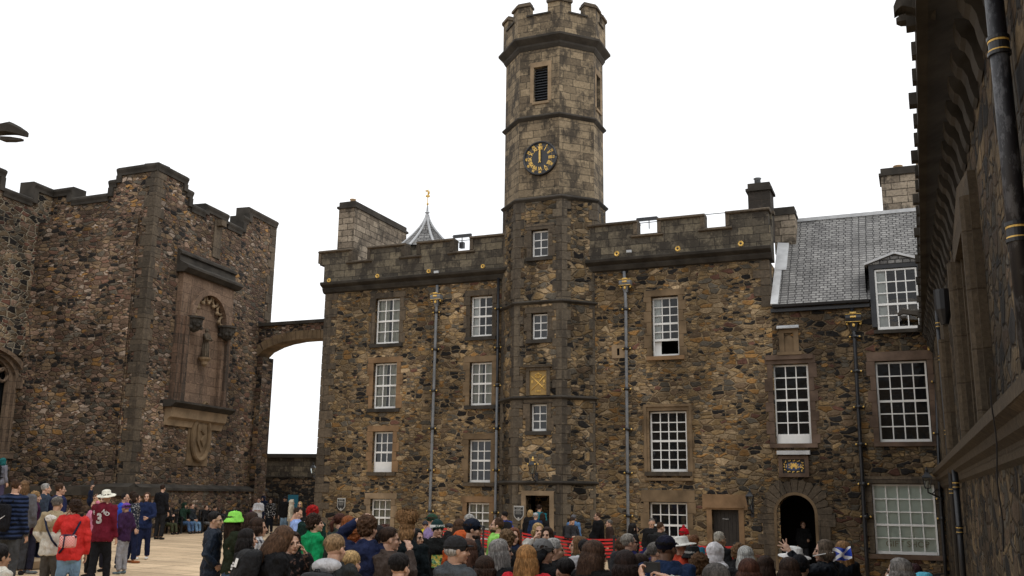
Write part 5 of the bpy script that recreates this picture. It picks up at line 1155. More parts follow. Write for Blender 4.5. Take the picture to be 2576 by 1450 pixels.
qb = thing('rear_range', 'long stone range closing the square behind the camera, outside the photograph', 'building', (0, -16, 0)); BB = Frame(0, -16, 292.6); m_ = MB()
if BB.n.y < 0: BB.n = -BB.n
m_.box(BB, -28, 28, -8, 0, -1.5, 11.5); m_.build('wall', mRub, qb)
m_ = MB(); m_.prism(Frame(BB.p(0, -4, 0).x, BB.p(0, -4, 0).y, math.degrees(math.atan2(BB.n.x, BB.n.y))), [(-4.3, 11.5), (4.3, 11.5), (0, 15)], -28, 28); m_.build('roof', mSlate, qb)
for i in range(12):
    for j in range(3):
        u = -25 + i * 4.5; z = 1.4 + j * 3.4; m_ = MB(); m_.box(BB, u, u + 1.2, 0, .05, z, z + 2); w_ = m_.build('window', mWhite, qb); m_ = MB(); m_.box(BB, u + .1, u + 1.1, .05, .06, z + .1, z + 1.9); m_.build('pane', mGlass, w_)
# ================================================================== people
PENDING = []          # (object, voxel, displace, extra meshes) finished in one pass at the end
clouds = bpy.data.textures.new('folds', 'CLOUDS'); clouds.noise_scale = 0.10; clouds.noise_depth = 2
curls = bpy.data.textures.new('curls', 'CLOUDS'); curls.noise_scale = 0.025; curls.noise_depth = 1
def temp_eval(mb, voxel, smooth=2, it=.5):
    me = mb.mesh('t', None, uv=False); ob = bpy.data.objects.new('t', me); C.objects.link(ob)
    r = ob.modifiers.new('r', 'REMESH'); r.mode = 'VOXEL'; r.voxel_size = voxel
    s_ = ob.modifiers.new('s', 'SMOOTH'); s_.iterations = smooth; s_.factor = it
    dg = bpy.context.evaluated_depsgraph_get(); dg.update(); m = bpy.data.meshes.new_from_object(ob.evaluated_get(dg))
    v = np.empty(len(m.vertices) * 3); m.vertices.foreach_get('co', v); v = v.reshape(-1, 3); f = [tuple(p.vertices) for p in m.polygons]
    bpy.data.objects.remove(ob); bpy.data.meshes.remove(me); bpy.data.meshes.remove(m); return v, f
hb = MB()
hb.ball((0, -.012, .028), (.076, .094, .087), 20, 14); hb.ball((0, .022, -.03), (.062, .068, .082), 18, 12); hb.ball((0, .018, -.07), (.054, .058, .042), 16, 10)
hb.ball((0, .068, -.093), (.026, .021, .02)); hb.ball((0, .074, .022), (.05, .017, .012)); hb.tube([(0, .084, .018), (0, .096, -.008), (0, .108, -.03)], [.009, .011, .014], 10); hb.ball((0, .106, -.032), (.017, .013, .011))
hb.ball((0, .082, -.056), (.025, .011, .007)); hb.ball((0, .081, -.068), (.021, .012, .006))
for s_ in (-1, 1): hb.ball((s_ * .04, .052, -.028), (.026, .028, .026)); hb.ball((s_ * .079, -.008, -.008), (.009, .019, .031))
hb.tube([(0, -.02, -.05), (0, -.028, -.11), (0, -.03, -.19)], [.055, .054, .062], 16)
HEADV, HEADF = temp_eval(hb, .0065, 3)
def hand_proto(curl, spread, thumb=.3):
    m = MB(); m.ball((0, 0, .045), (.041, .015, .05), 14, 10); m.tube([(0, 0, -.03), (0, 0, .02)], [.026, .03], 10, .7)
    for i, (x, L) in enumerate(((-.030, .062), (-.010, .074), (.011, .078), (.031, .070))):
        a = math.atan(x / .1) * spread; p = Vector((x, 0, .082)); d_ = Vector((math.sin(a), 0, math.cos(a))); pts = [p - d_ * .02]; ang = 0
        for k, f in enumerate((.42, .32, .26)):
            pts.append(p.copy()); ang += curl * (1, 1.15, .8)[k]; p = p + (d_ * math.cos(ang) + Vector((0, 1, 0)) * math.sin(ang)) * L * f
        pts.append(p); m.tube(pts, [.009, .0095, .009, .0082, .0065], 8)
    m.tube([(.03, .0, .02), (.052, .012, .045), (.062, .02 + .02 * thumb, .07), (.058, .03 + .03 * thumb, .09)], [.013, .0125, .011, .008], 8)
    return temp_eval(m, .0045, 2)
HANDS = {'relax': hand_proto(.35, .6), 'open': hand_proto(.08, 2.2, 0), 'grip': hand_proto(.95, .3, 1), 'point': hand_proto(.2, 1.2)}

_cm = {}
def cloth(col, rough=.85, kind='plain', col2=None):
    key = (tuple(col), rough, kind, col2)
    if key in _cm: return _cm[key]
    m, nt, bs = newmat('cloth'); g = N(nt); tc_ = g.n('ShaderNodeTexCoord'); oc = tc_.outputs['Object']
    n1 = g.noise(oc, 7, 4, .6); base = g.mix(1.0, (*col, 1), g.smooth(n1, .25, .75, .78, 1.2), 'MULTIPLY'); h = g.noise(g.mapping(oc, (1, 1, .55)), 11, 3)
    if kind == 'plaid':
        sx_ = g.n('ShaderNodeSeparateXYZ'); g.l(oc, sx_.inputs[0])
        a = g.math('GREATER_THAN', g.math('FRACT', g.math('MULTIPLY', g.math('ADD', sx_.outputs[0], sx_.outputs[1]), 9)), .62); b = g.math('GREATER_THAN', g.math('FRACT', g.math('MULTIPLY', sx_.outputs[2], 10)), .62)
        base = g.mix(g.math('MULTIPLY', g.math('ADD', a, b), .5), base, (*col2, 1))
    if kind == 'quilt':
        sx_ = g.n('ShaderNodeSeparateXYZ'); g.l(oc, sx_.inputs[0]); q = g.math('ABSOLUTE', g.math('SINE', g.math('MULTIPLY', g.math('ADD', sx_.outputs[2], g.math('MULTIPLY', n1, .03)), 40))); base = g.mix(g.smooth(q, 0, .5, .5, 0), base, (0, 0, 0, 1)); h = g.math('ADD', h, g.math('MULTIPLY', g.math('POWER', q, .5), 1.5))
    if kind == 'split':
        sx_ = g.n('ShaderNodeSeparateXYZ'); g.l(oc, sx_.inputs[0]); base = g.mix(g.math('GREATER_THAN', sx_.outputs[2], 1.17), base, (*col2, 1))
    if kind == 'marks':
        q = g.noise(oc, 22, 3, .6); base = g.mix(g.smooth(q, .56, .6), base, (*col2, 1))
    if kind == 'denim': base = g.mix(1.0, base, g.smooth(g.noise(oc, 3, 2), .35, .65, .75, 1.35), 'MULTIPLY')
    g.l(base, bs.inputs['Base Color']); bs.inputs['Roughness'].default_value = rough; bs.inputs['Specular IOR Level'].default_value = .12
    g.bump(h, 1.0, .06, bs); _cm[key] = m; return m
def skinmat(col):
    key = ('skin', tuple(col))
    if key in _cm: return _cm[key]
    m, nt, bs = newmat('skin'); g = N(nt); oc = g.n('ShaderNodeTexCoord').outputs['Object']; g.l(g.mix(1.0, (*col, 1), g.smooth(g.noise(oc, 18, 3), .3, .7, .88, 1.1), 'MULTIPLY'), bs.inputs['Base Color'])
    bs.inputs['Roughness'].default_value = .5; bs.inputs['Subsurface Weight'].default_value = .08; bs.inputs['Subsurface Radius'].default_value = (.02, .008, .004); _cm[key] = m; return m
def hairmat(col):
    key = ('hair', tuple(col))
    if key in _cm: return _cm[key]
    m, nt, bs = newmat('hair'); g = N(nt); tc_ = g.n('ShaderNodeTexCoord'); n1 = g.noise(g.mapping(tc_.outputs['Object'], (1, 1, .25)), 70, 3, .6); n2_ = g.noise(tc_.outputs['Object'], 14, 2)
    g.l(g.mix(1.0, g.mix(1.0, (*col, 1), g.smooth(n1, .3, .7, .55, 1.5), 'MULTIPLY'), g.smooth(n2_, .3, .7, .75, 1.25), 'MULTIPLY'), bs.inputs['Base Color'])
    bs.inputs['Roughness'].default_value = .6; bs.inputs['Specular IOR Level'].default_value = .12; g.bump(n1, .8, .015, bs); _cm[key] = m; return m
S1 = (.50, .30, .21); S2 = (.42, .25, .17); S3 = (.30, .17, .105); S4 = (.16, .085, .05)
HBK = (.012, .010, .010); HDB = (.028, .016, .011); HBR = (.06, .032, .018); HLB = (.13, .075, .038); HBL = (.36, .24, .11); HGY = (.30, .29, .275); HGD = (.12, .11, .10); HGI = (.17, .055, .018); HRD = (.28, .01, .01)
NAVY = (.014, .020, .045); BLK = (.011, .011, .012); CHA = (.035, .036, .04); DGR = (.03, .04, .035)

def strips(mb, n, kind, s, rnd, hat=False):
    """hair locks: thin ribbons laid over the skull, in head space"""
    cz, cy = .04, -.022; rx, ry, rz = .084, .098, .088
    for i in range(n):
        ph = rnd.uniform(-math.pi, math.pi)
        fr = abs(ph - math.pi / 2) < (.95 if kind not in ('long', 'bob', 'wind') else .75)     # towards the face
        th0 = rnd.uniform(.02, .9); grow = rnd.uniform(1.0, 1.10)
        thm = {'short': rnd.uniform(.9, 1.75), 'crop': rnd.uniform(.5, 1.5), 'curly': rnd.uniform(.9, 2.0), 'bob': 1.75, 'long': 1.75, 'wind': 1.6, 'tied': rnd.uniform(1.2, 1.8)}[kind]
        if fr: thm = min(thm, .95)
        if hat:
            if fr: continue
            thm = max(thm, 1.6); th0 = rnd.uniform(1.25, 1.45)
        th0 = min(th0, thm - .2); w = rnd.uniform(.004, .009); pts = []
        k = 6
        for j in range(k + 1):
            th = th0 + (thm - th0) * j / k; q = ph + (0 if kind != 'curly' else .25 * math.sin(j * 2.3 + i)) + .12 * math.sin(i * 1.7 + j * .5)
            g_ = grow * (1 + (.10 * math.sin(j * 1.9 + i) if kind == 'curly' else 0) + (.04 * (j / k) if kind == 'short' else 0))
            pts.append(Vector((rx * math.sin(th) * math.cos(q) * g_, cy + ry * math.sin(th) * math.sin(q) * g_, cz + rz * math.cos(th) * g_)))
        if kind in ('long', 'bob') and not fr:
            L = {'long': rnd.uniform(.16, .34), 'bob': rnd.uniform(.06, .12)}[kind]; p = pts[-1].copy(); o = Vector((p.x, p.y - cy, 0)).normalized()
            for j in range(1, 6):
                t = j / 5; pts.append(p + Vector((0, 0, -L * t)) + o * (.020 * math.sin(t * 2.5) + .004 * math.sin(t * 7 + i)) + Vector((.007 * math.sin(t * 4 + i), -.01 * t, 0)))
        if kind == 'wind':
            p = pts[3].copy(); pts = pts[:4]; dx = rnd.uniform(-.06, .05)
            for j in range(1, 7): t = j / 6; pts.append(p + Vector((dx * t + .03 * math.sin(t * 5 + i), -.02 * t, rnd.uniform(.04, .13) * math.sin(t * 2.2) - .02 * t)))
        prev = None; L = len(pts)
        for j, p in enumerate(pts):
            rad = Vector((p.x, p.y - cy, (p.z - cz) * .6)); rad = rad.normalized() if rad.length > 1e-5 else Vector((0, 0, 1))
            t_ = (pts[min(j + 1, L - 1)] - pts[max(j - 1, 0)]); sd = t_.cross(rad)
            sd = sd.normalized() if sd.length > 1e-6 else Vector((1, 0, 0)); ww = w * (1 - .75 * (j / (L - 1)) ** 2)
            cur = (p - sd * ww, p + rad * ww * .35, p + sd * ww)
            if prev: mb.add([*prev, *cur], [(0, 1, 4, 3), (1, 2, 5, 4)])
            prev = cur
def hair_shell(mb, kind):
    if kind == 'crop': mb.ball((0, -.02, .034), (.080, .093, .087), 18, 12)
    elif kind == 'balding': mb.ball((0, -.034, .002), (.083, .082, .056), 18, 12)
    elif kind == 'tied': mb.ball((0, -.022, .038), (.083, .095, .088), 18, 12); mb.ball((0, -.125, .03), (.038, .035, .038), 12, 8)
    elif kind == 'pony': mb.ball((0, -.022, .038), (.083, .095, .088), 18, 12); mb.tube([(0, -.11, .03), (0, -.15, -.02), (0, -.14, -.12), (0, -.12, -.2)], [.03, .035, .03, .012], 8)
    elif kind == 'curly': mb.ball((0, -.03, .045), (.10, .11, .10), 18, 12); mb.ball((0, -.06, -.01), (.09, .07, .07), 14, 10)
    elif kind == 'bob': mb.ball((0, -.022, .038), (.084, .097, .09), 18, 12); mb.ball((0, -.045, -.045), (.092, .075, .10), 16, 12)
    elif kind in ('long', 'wind'):
        mb.ball((0, -.022, .038), (.085, .098, .09), 18, 12); mb.ball((0, -.045, -.04), (.09, .074, .11), 16, 12)
        if kind == 'long': mb.ball((0, -.085, -.18), (.095, .045, .19), 14, 12)
    else: mb.ball((0, -.022, .04), (.083, .096, .088), 18, 12)
ARM = {'down': ((.135, -.015, .64), (.145, .035, .49), 'relax'), 'back': ((.15, -.03, .66), (.12, .05, .53), 'relax'), 'pocket': ((.16, -.04, .655), (.10, .045, .56), 'grip'), 'fold': ((.145, .02, .645), (-.02, .13, .66), 'relax'), 'phone': ((.14, .06, .65), (.03, .20, .72), 'grip'),
       'up': ((.155, .13, .78), (.05, .24, .90), 'grip'), 'face': ((.14, .10, .73), (.055, .115, .875), 'relax'), 'head': ((.235, .02, .86), (.075, .03, .985), 'relax'), 'reach': ((.15, .12, .87), (.12, .25, 1.01), 'grip'),
       'wave': ((.21, .08, .86), (.24, .18, 1.0), 'open'), 'lap': ((.13, .05, .64), (.05, .17, .58), 'relax'), 'front': ((.145, .07, .655), (.06, .19, .62), 'grip'), 'point': ((.2, .12, .79), (.22, .28, .88), 'open')}
def P(x, y, d, yaw, label, skin=S1, hair=('short', HDB), top=(BLK, 'jacket'), bot=CHA, arms=('down', 'down'), hat=None, head=(0, 0), lean=0, sit=False, walk=0, girth=1.0, glasses=None, beard=None, hood=False, shoe=BLK, zg=None, H=None, group=None, shorts=False, extra=None, hairn=None, mask=False):
    rnd = random.Random(int(x * 7 + y * 13)); near = d < 17
    tp = at_depth(x, y, d); ground = gz(tp.x) if zg is None else zg
    add = {'short': .012, 'crop': .008, 'curly': .03, 'long': .014, 'bob': .014, 'wind': .03, 'tied': .014, 'pony': .014, 'balding': 0}.get(hair[0] if hair else 'crop', .01)
    if hat: add = {'cap': .02, 'bucket': .03, 'wide': .03, 'beanie': .02, 'hijab': .02, 'hood': .03}[hat[0]]
    if hood: add = .03
    hs = None
    tot = tp.z - ground
    if sit: H = tot * 1.31
    else: H = tot - add
    H = max(1.25, min(H, 2.05)); hs = (.55 + .45 * H / 1.72) * .98; hcz = H - .117 * hs
    ya = R(yaw); fwd = Vector((math.sin(ya), math.cos(ya), 0)); rgt = Vector((math.cos(ya), -math.sin(ya), 0))
    dz = -.235 * H if sit else 0.0
    if sit: hcz = hcz + dz
    la = R(lean); piv = .52 * H + dz
    def up(p):              # lean of everything above the hips
        v = Vector(p)
        if v.z <= piv: return v
        return Vector((v.x, v.y * math.cos(la) + (v.z - piv) * math.sin(la), piv + (v.z - piv) * math.cos(la) - v.y * math.sin(la)))
    hc = up((0, .012 * H, hcz)); off0 = rgt * hc.x + fwd * hc.y
    root_loc = Vector((tp.x - off0.x, tp.y - off0.y, ground))
    MW = Matrix((rgt, fwd, Vector((0, 0, 1)))).transposed()
    W = lambda p: MW @ Vector(p)
    root = thing('person', label, 'person', root_loc, group); root['height'] = round(H, 2)
    def mk(name, mb, mat, vox=None, disp=0.0, tex=None, smooth=True, extra_m=None, sm=1, raw=False):
        mb2 = MB(); mb2.v = [tuple(W(v)) for v in mb.v]; mb2.f = mb.f
        me = mb2.mesh(name, mat, smooth=smooth, uv=False, fix=not raw); o = bpy.data.objects.new(name, me); C.objects.link(o); o.parent = root
        if vox:
            r = o.modifiers.new('r', 'REMESH'); r.mode = 'VOXEL'; r.voxel_size = vox; r.use_smooth_shade = True
            s_ = o.modifiers.new('s', 'SMOOTH'); s_.iterations = sm; s_.factor = .5
            if disp: q = o.modifiers.new('d', 'DISPLACE'); q.texture = tex or clouds; q.strength = disp; q.mid_level = .5; q.texture_coords = 'GLOBAL' if False else 'LOCAL'
            PENDING.append((o, mat, extra_m))
        return o
    hsh = H * (1 if H > 1.45 else 1.02)
    J = {}
    for s_, a in ((-1, arms[0]), (1, arms[1])):
        e, w, hd_ = ARM[a] if isinstance(a, str) else a
        sh = up((s_ * .103 * H * (.75 + .25 * girth), 0, .818 * H + dz)); el = up((s_ * e[0] * H, e[1] * H, e[2] * H + dz)); wr = up((s_ * w[0] * H, w[1] * H, w[2] * H + dz)); J[s_] = (sh, el, wr, hd_)
    legs = {}
    for s_ in (-1, 1):
        if sit: legs[s_] = ((s_ * .05 * H, 0, .50 * H + dz), (s_ * (.075 + .02 * (rnd.random())) * H, .24 * H, .49 * H + dz), (s_ * .07 * H, (.25 + .06 * rnd.random()) * H, .045 * H))
        else:
            k = walk * s_; legs[s_] = ((s_ * .05 * H, 0, .50 * H), (s_ * .058 * H, .012 * H + k * .07 * H, .28 * H), (s_ * .062 * H, -.008 * H + k * .13 * H, .045 * H))
    if sit: legs = {s_: tuple(Vector(p) for p in l) for s_, l in legs.items()}
    gth = girth
    RG = [(.455, .086, .062), (.50, .094, .066), (.55, .090, .063), (.61, .082, .058), (.67, .086, .061), (.73, .094, .066), (.785, .102, .066), (.828, .088, .056), (.852, .055, .046), (.872, .036, .038)]
    def torso(mb, o, z0=.44, z1=.88, flare=0.0, belly=0.0):
        rings = []
        for z, a, b in RG:
            if z < z0 or z > z1: continue
            f = flare * max(0, (.62 - z) / .18); bl = belly * math.exp(-((z - .58) / .08) ** 2)
            A = a * H * gth + o + f; B = b * H * (gth * 1.0) + o + f * .7 + bl
            rings.append([up((math.copysign(abs(math.cos(q)) ** .85, math.cos(q)) * A, bl * .6 + math.copysign(abs(math.sin(q)) ** .85, math.sin(q)) * B, z * H + dz)) for q in [2 * math.pi * i / 18 for i in range(18)]])
        mb.loft(rings)
    vox = (.014 if d < 12 else .018) if near else .03
    # body (skin): trunk, limbs, head and hands in one mesh
    b = MB(); torso(b, -.004)
    b.tube([up((0, 0, .83 * H + dz)), up((0, .0, .86 * H + dz)), hc + Vector((0, -.025 * hs, -.10 * hs))], [.05 * hs + .02, .052 * hs, .052 * hs], 14)
    for s_ in (-1, 1):
        sh, el, wr, _ = J[s_]; b.tube([sh, sh.lerp(el, .5), el, el.lerp(wr, .4), wr], [.029 * H, .027 * H, .021 * H, .021 * H, .015 * H], 10)
        hp, kn, an = [Vector(p) for p in legs[s_]]; b.tube([hp, hp.lerp(kn, .5), kn, kn.lerp(an, .35), an], [.05 * H, .043 * H, .031 * H, .032 * H, .021 * H], 12)
        b.tube([an, an + Vector((0, .03, -.03)) * H, an + Vector((0, .09, -.033)) * H], [.022 * H, .02 * H, .014 * H], 8)
    hy, hp_ = R(head[0]), R(head[1]); HM = Matrix.Rotation(-hy, 3, 'Z') @ Matrix.Rotation(hp_, 3, 'X'); HH = lambda p: hc + HM @ (Vector(p) * hs)
    A = MW @ HM; Anp = np.array(A) * hs; hv = HEADV.copy(); hv[:, 0] *= rnd.uniform(.95, 1.05) * (.97 + .06 * (girth - 1)); hv = hv @ Anp.T + np.array(W(hc)); ex = [(hv, HEADF)]
    for s_ in (-1, 1):
        sh, el, wr, kd = J[s_]; dr = (wr - el).normalized(); side = Vector((-s_, 0, 0)) if abs(dr.x) < .8 else Vector((0, 0, -1))
        nrm = (side - dr * side.dot(dr)).normalized(); xr = nrm.cross(dr) * 1.0
        Mh = np.array([[xr.x, nrm.x, dr.x], [xr.y, nrm.y, dr.y], [xr.z, nrm.z, dr.z]]) * (.92 * hs)
        v0, f0 = HANDS[kd]; v = v0.copy(); flip = False
        # thumb must sit on the forward/upper edge
        tv = Vector((xr.x, xr.y, xr.z)); pref = Vector((0, 1, .6)) if abs(dr.z) > .5 else Vector((0, 0, 1))
        if tv.dot(pref) < 0: v[:, 0] *= -1; flip = True
        v = v @ Mh.T + np.array(wr) ; v = v @ np.array(MW).T; ex.append((v, [tuple(reversed(f)) for f in f0] if flip else f0))
    bo = mk('body', b, skinmat(skin), vox, 0, extra_m=ex)
    # eyes
    if near or yaw % 360 > 90:
        e = MB()
        for s_ in (-1, 1): e.ball(HH((s_ * .029, .081, .004)), (.011 * hs,) * 3, 8, 6)
        mk('eyes', e, plainc('eye_dark', (.03, .02, .015), .2))
        e = MB()
        for s_ in (-1, 1): e.tube([HH((s_ * .012, .090, .022)), HH((s_ * .03, .090, .027)), HH((s_ * .047, .078, .021))], .0035 * hs, 5)
        mk('eyebrows', e, hairmat(tuple(c * .8 for c in (hair[1] if hair else HBR))))
        e = MB(); e.tube([HH((-.022, .088, -.062)), HH((0, .0945, -.060)), HH((.022, .088, -.062))], .0045 * hs, 6); mk('lips', e, skinmat((skin[0] * .72, skin[1] * .45, skin[2] * .42)))
    # clothes
    tcol, tk = top[0], top[1]; bulk = {'tee': .008, 'jacket': .022, 'hoodie': .02, 'puffer': .035, 'shirt': .010, 'coat': .03, 'fleece': .024}[tk]
    t = MB(); torso(t, bulk, z0=.45 if tk != 'tee' else .48, flare=.015 if tk in ('jacket', 'coat', 'hoodie') else 0, belly=.05 * max(0, girth - 1.1) * 6)
    sl_ = .42 if tk == 'tee' else 1.0
    for s_ in (-1, 1):
        sh, el, wr, _ = J[s_]; t.ball(sh, (.036 * H + bulk * .8,) * 3, 10, 8)
        if sl_ == 1: w2 = el.lerp(wr, .93); t.tube([sh, sh.lerp(el, .5), el, el.lerp(w2, .45), w2], [.034 * H + bulk * .7, .032 * H + bulk * .7, .028 * H + bulk * .6, .026 * H + bulk * .6, .021 * H + bulk * .5], 12)
        else: t.tube([sh, sh.lerp(el, .62)], [.034 * H + .012, .032 * H + .014], 12)
    if tk in ('hoodie', 'jacket', 'coat', 'fleece', 'shirt') and not hood:
        c = up((0, -.005, .862 * H + dz)); t.tube([c + Vector((.062 * math.cos(q), .055 * math.sin(q) - .01, .004 + .014 * math.sin(-q))) * hs for q in [2 * math.pi * i / 16 for i in range(17)]], (.02 if tk != 'shirt' else .012) * hs, 8)
    if tk == 'jacket' and not hood and rnd.random() < .5:
        c = up((0, -.045 * H - bulk, .815 * H + dz)); t.ball(c, (.085 * hs, .045 * hs, .06 * hs), 14, 10)
    if tk == 'hoodie' and not hood:
        c = up((0, -.055 * H - bulk, .80 * H + dz)); t.ball(c, (.085 * hs, .05 * hs, .085 * hs), 14, 10); t.ball(c + Vector((0, .01, .045)), (.095 * hs, .06 * hs, .035 * hs), 14, 10)
    if tk == 'coat': t.loft([[up((math.cos(q) * (.094 * H * gth + .03), math.sin(q) * (.066 * H * gth + .03), .5 * H + dz)) for q in [2 * math.pi * i / 16 for i in range(16)]], [Vector((math.cos(q) * (.10 * H * gth + .05), math.sin(q) * (.075 * H * gth + .05), .36 * H + dz)) for q in [2 * math.pi * i / 16 for i in range(16)]]])
    kind = top[2] if len(top) > 2 else ('quilt' if tk == 'puffer' else 'plain')
    to = mk({'tee': 't_shirt', 'shirt': 'shirt', 'hoodie': 'hooded_top', 'puffer': 'padded_jacket', 'coat': 'coat', 'fleece': 'fleece'}.get(tk, 'jacket'), t, cloth(tcol, .45 if (tk == 'jacket' and len(top) > 2 and top[2] == 'shiny') else .85, kind if kind != 'shiny' else 'plain', top[3] if len(top) > 3 else None), vox, .055 if near else .055, extra_m=None, sm=1)
    q_ = MB()
    q_.loft([[Vector(((math.cos(a) * (w * H * gth + .006)), math.sin(a) * (dd_ * H * gth + .006), z * H + dz)) for a in [2 * math.pi * i / 16 for i in range(16)]] for z, w, dd_ in ((.44, .075, .055), (.47, .088, .064), (.53, .092, .066), (.57, .086, .062))])
    for s_ in (-1, 1):
        hp, kn, an = [Vector(p) for p in legs[s_]]
        if shorts: q_.tube([hp, hp.lerp(kn, .6)], [.058 * H, .055 * H], 12)
        else: q_.tube([hp, hp.lerp(kn, .5), kn, kn.lerp(an, .5), an.lerp(kn, .03)], [.058 * H * (gth * .5 + .5), .053 * H, .046 * H, .043 * H, .040 * H], 12)
    mk('shorts' if shorts else 'trousers', q_, cloth(bot, .9, 'denim' if bot[2] > bot[0] * 1.5 and bot[2] > .05 else 'plain'), max(vox, .018), .025, sm=1)
    for s_ in (-1, 1):
        an = Vector(legs[s_][2]); sm_ = MB(); sm_.ball(an + Vector((0, -.005, -.018)) * H, (.026 * H, .034 * H, .028 * H), 10, 8); sm_.ball(an + Vector((0, .045, -.026)) * H, (.028 * H, .062 * H, .019 * H), 12, 8); sm_.ball(an + Vector((0, .03, -.040)) * H, (.03 * H, .078 * H, .006 * H), 12, 6)
        mk('shoe', sm_, cloth(shoe, .6), .012 if near else .02, 0)
    # hair
    if hair:
        kd, hcol = hair; h = MB(); hair_shell(h, kd)
        if hat: h.v = [(v[0] * .98, v[1] * .97 , min(v[2], .085)) for v in h.v]
        if hat and hat[0] in ('hijab',): h = None
        if h and not hood:
            h.v = [tuple(HH(v)) for v in h.v]; ho = mk('hair', h, hairmat(hcol), .010 if near else .018, {'curly': .05, 'wind': .02}.get(kd, .012), curls if kd in ('curly', 'wind') else clouds, sm=1)
            n = int(hairn * 1.5) if hairn else (int(900 / max(d, 6) * 4.5) if kd not in ('crop', 'balding') else int(700 / max(d, 6)))
            if kd != 'balding':
                st_ = MB(); strips(st_, n, {'pony': 'tied'}.get(kd, kd), hs, rnd, bool(hat)); st_.v = [tuple(W(HH(v))) for v in st_.v]; HAIRX[ho.name] = (np.array(st_.v), st_.f)
    if beard: h = MB(); h.ball((0, .024, -.074), (.058, .062, .042), 16, 10); h.ball((0, .07, -.09), (.03, .026, .03)); h.v = [tuple(HH(v)) for v in h.v]; mk('beard', h, hairmat(beard), .009, .008)
    if mask: h = MB(); h.ball((0, .062, -.052), (.052, .052, .045), 14, 10); h.v = [tuple(HH(v)) for v in h.v]; mk('face_mask', h, mWhite)
    if glasses:
        h = MB()
        for s_ in (-1, 1):
            if glasses == 'sun': h.ball((s_ * .031, .092, .002), (.024, .006, .018), 12, 6)
            else: h.tube([(s_ * .031 + .022 * math.cos(a), .094 - .004 * abs(math.cos(a)), .002 + .017 * math.sin(a)) for a in [2 * math.pi * i / 14 for i in range(15)]], .0022, 5)
            h.tube([(s_ * .053, .088, .006), (s_ * .078, .03, .006), (s_ * .080, -.005, .0)], .0025, 5)
        h.tube([(-.01, .095, .006), (.01, .095, .006)], .0025, 5); h.v = [tuple(HH(v)) for v in h.v]; mk('sunglasses' if glasses == 'sun' else 'glasses', h, plainc('spectacle_black', (.01, .01, .012), .25))
    if hood: h = MB(); h.ball((0, -.025, .03), (.10, .115, .11), 16, 12); h.ball((0, -.045, -.07), (.09, .09, .08), 14, 10); h.tube([(.085 * math.sin(a) * (.8 if math.cos(a) < 0 else 1), .055 - .02 * math.cos(a) * 0, .02 + .11 * math.cos(a)) for a in [2 * math.pi * i / 18 for i in range(19)]], .02, 8); h.v = [tuple(HH(v)) for v in h.v]; mk('hood', h, cloth(hood), .014, .02, sm=2)
    if hat:
        h = MB(); hk = hat[0]; hc_ = hat[1]
        if hk == 'cap':
            h.ball((0, -.012, .045), (.090, .104, .085), 20, 12); h.tube([(.089 * math.cos(a), -.012 + .102 * math.sin(a), .040) for a in [2 * math.pi * i / 20 for i in range(21)]], .006, 6)
            f = -1 if len(hat) > 2 and hat[2] == 'back' else 1
            h.loft([[(x_, f * (.08 + .085 * math.sqrt(max(0, 1 - (x_ / .078) ** 2)) * (1 if k_ else 0)) - .012, z_) for x_ in np.linspace(-.077, .077, 13)] + [(x_, f * (.08 + .085 * math.sqrt(max(0, 1 - (x_ / .078) ** 2)) * (1 if k_ else 0)) - .012, z_ - .006) for x_ in np.linspace(.077, -.077, 13)] for k_, z_ in ((0, .054), (1, .040))])
            h.ball((0, -.012, .13), (.008, .008, .005), 8, 5)
        elif hk == 'bucket': h.lathe((0, -.012, .03), [(.001, .112), (.05, .108), (.078, .092), (.092, .03), (.132, -.03), (.142, -.048), (.128, -.038), (.088, .02), (.074, .08), (.001, .10)], 28, sq=(1.02, 1.16)); [h.ball((s_ * .045, -.01, .135), (.017, .014, .016), 8, 6) for s_ in (-1, 1) if len(hat) > 2]
        elif hk == 'wide': h.lathe((0, -.012, .045), [(.001, .098), (.06, .096), (.082, .08), (.09, .01), (.13, .0), (.178, -.012), (.180, -.02), (.13, -.008), (.088, 0.0), (.001, .0)], 30, ax=(0, -.12, 1), sq=(1.0, 1.12))
        elif hk == 'beanie': h.ball((0, -.015, .045), (.092, .106, .10), 20, 12); h.tube([(.090 * math.cos(a), -.015 + .104 * math.sin(a), .022) for a in [2 * math.pi * i / 20 for i in range(21)]], .014, 8)
        elif hk == 'hijab': h.ball((0, -.02, .03), (.098, .112, .105), 18, 12); h.ball((0, -.03, -.08), (.10, .10, .10), 16, 12); h.ball((0, .01, -.15), (.13, .11, .06), 16, 10); h.tube([(.078 * math.sin(a), .052, -.005 + .098 * math.cos(a)) for a in [2 * math.pi * i / 18 for i in range(19)]], .018, 8)
        if hk in ('beanie',) and len(hat) > 2: h.ball((0, -.02, .165), (.035,) * 3, 10, 8)
        h.v = [tuple(HH(v)) for v in h.v]
        ho = mk({'cap': 'cap', 'bucket': 'bucket_hat', 'wide': 'brimmed_hat', 'beanie': 'knitted_hat', 'hijab': 'headscarf'}[hk], h, cloth(hc_, .8), .014 if hk == 'hijab' else None, .02, sm=2)
    return dict(root=root, W=lambda p: W(p) + root_loc, up=up, H=H, dz=dz, J={k: tuple(W(p) + root_loc if isinstance(p, Vector) else p for p in v) for k, v in J.items()}, HH=lambda p: W(HH(p)) + root_loc, fwd=fwd, rgt=rgt, bulk=bulk, girth=gth, hs=hs, top=to, mk=mk, raw=lambda p: up(p), loc=root_loc)
HAIRX = {}
_pl = {}
def plainc(name, col, rough=.6, **k):
    if name not in _pl: _pl[name] = plain(name, col, rough, **k)
    return _pl[name]
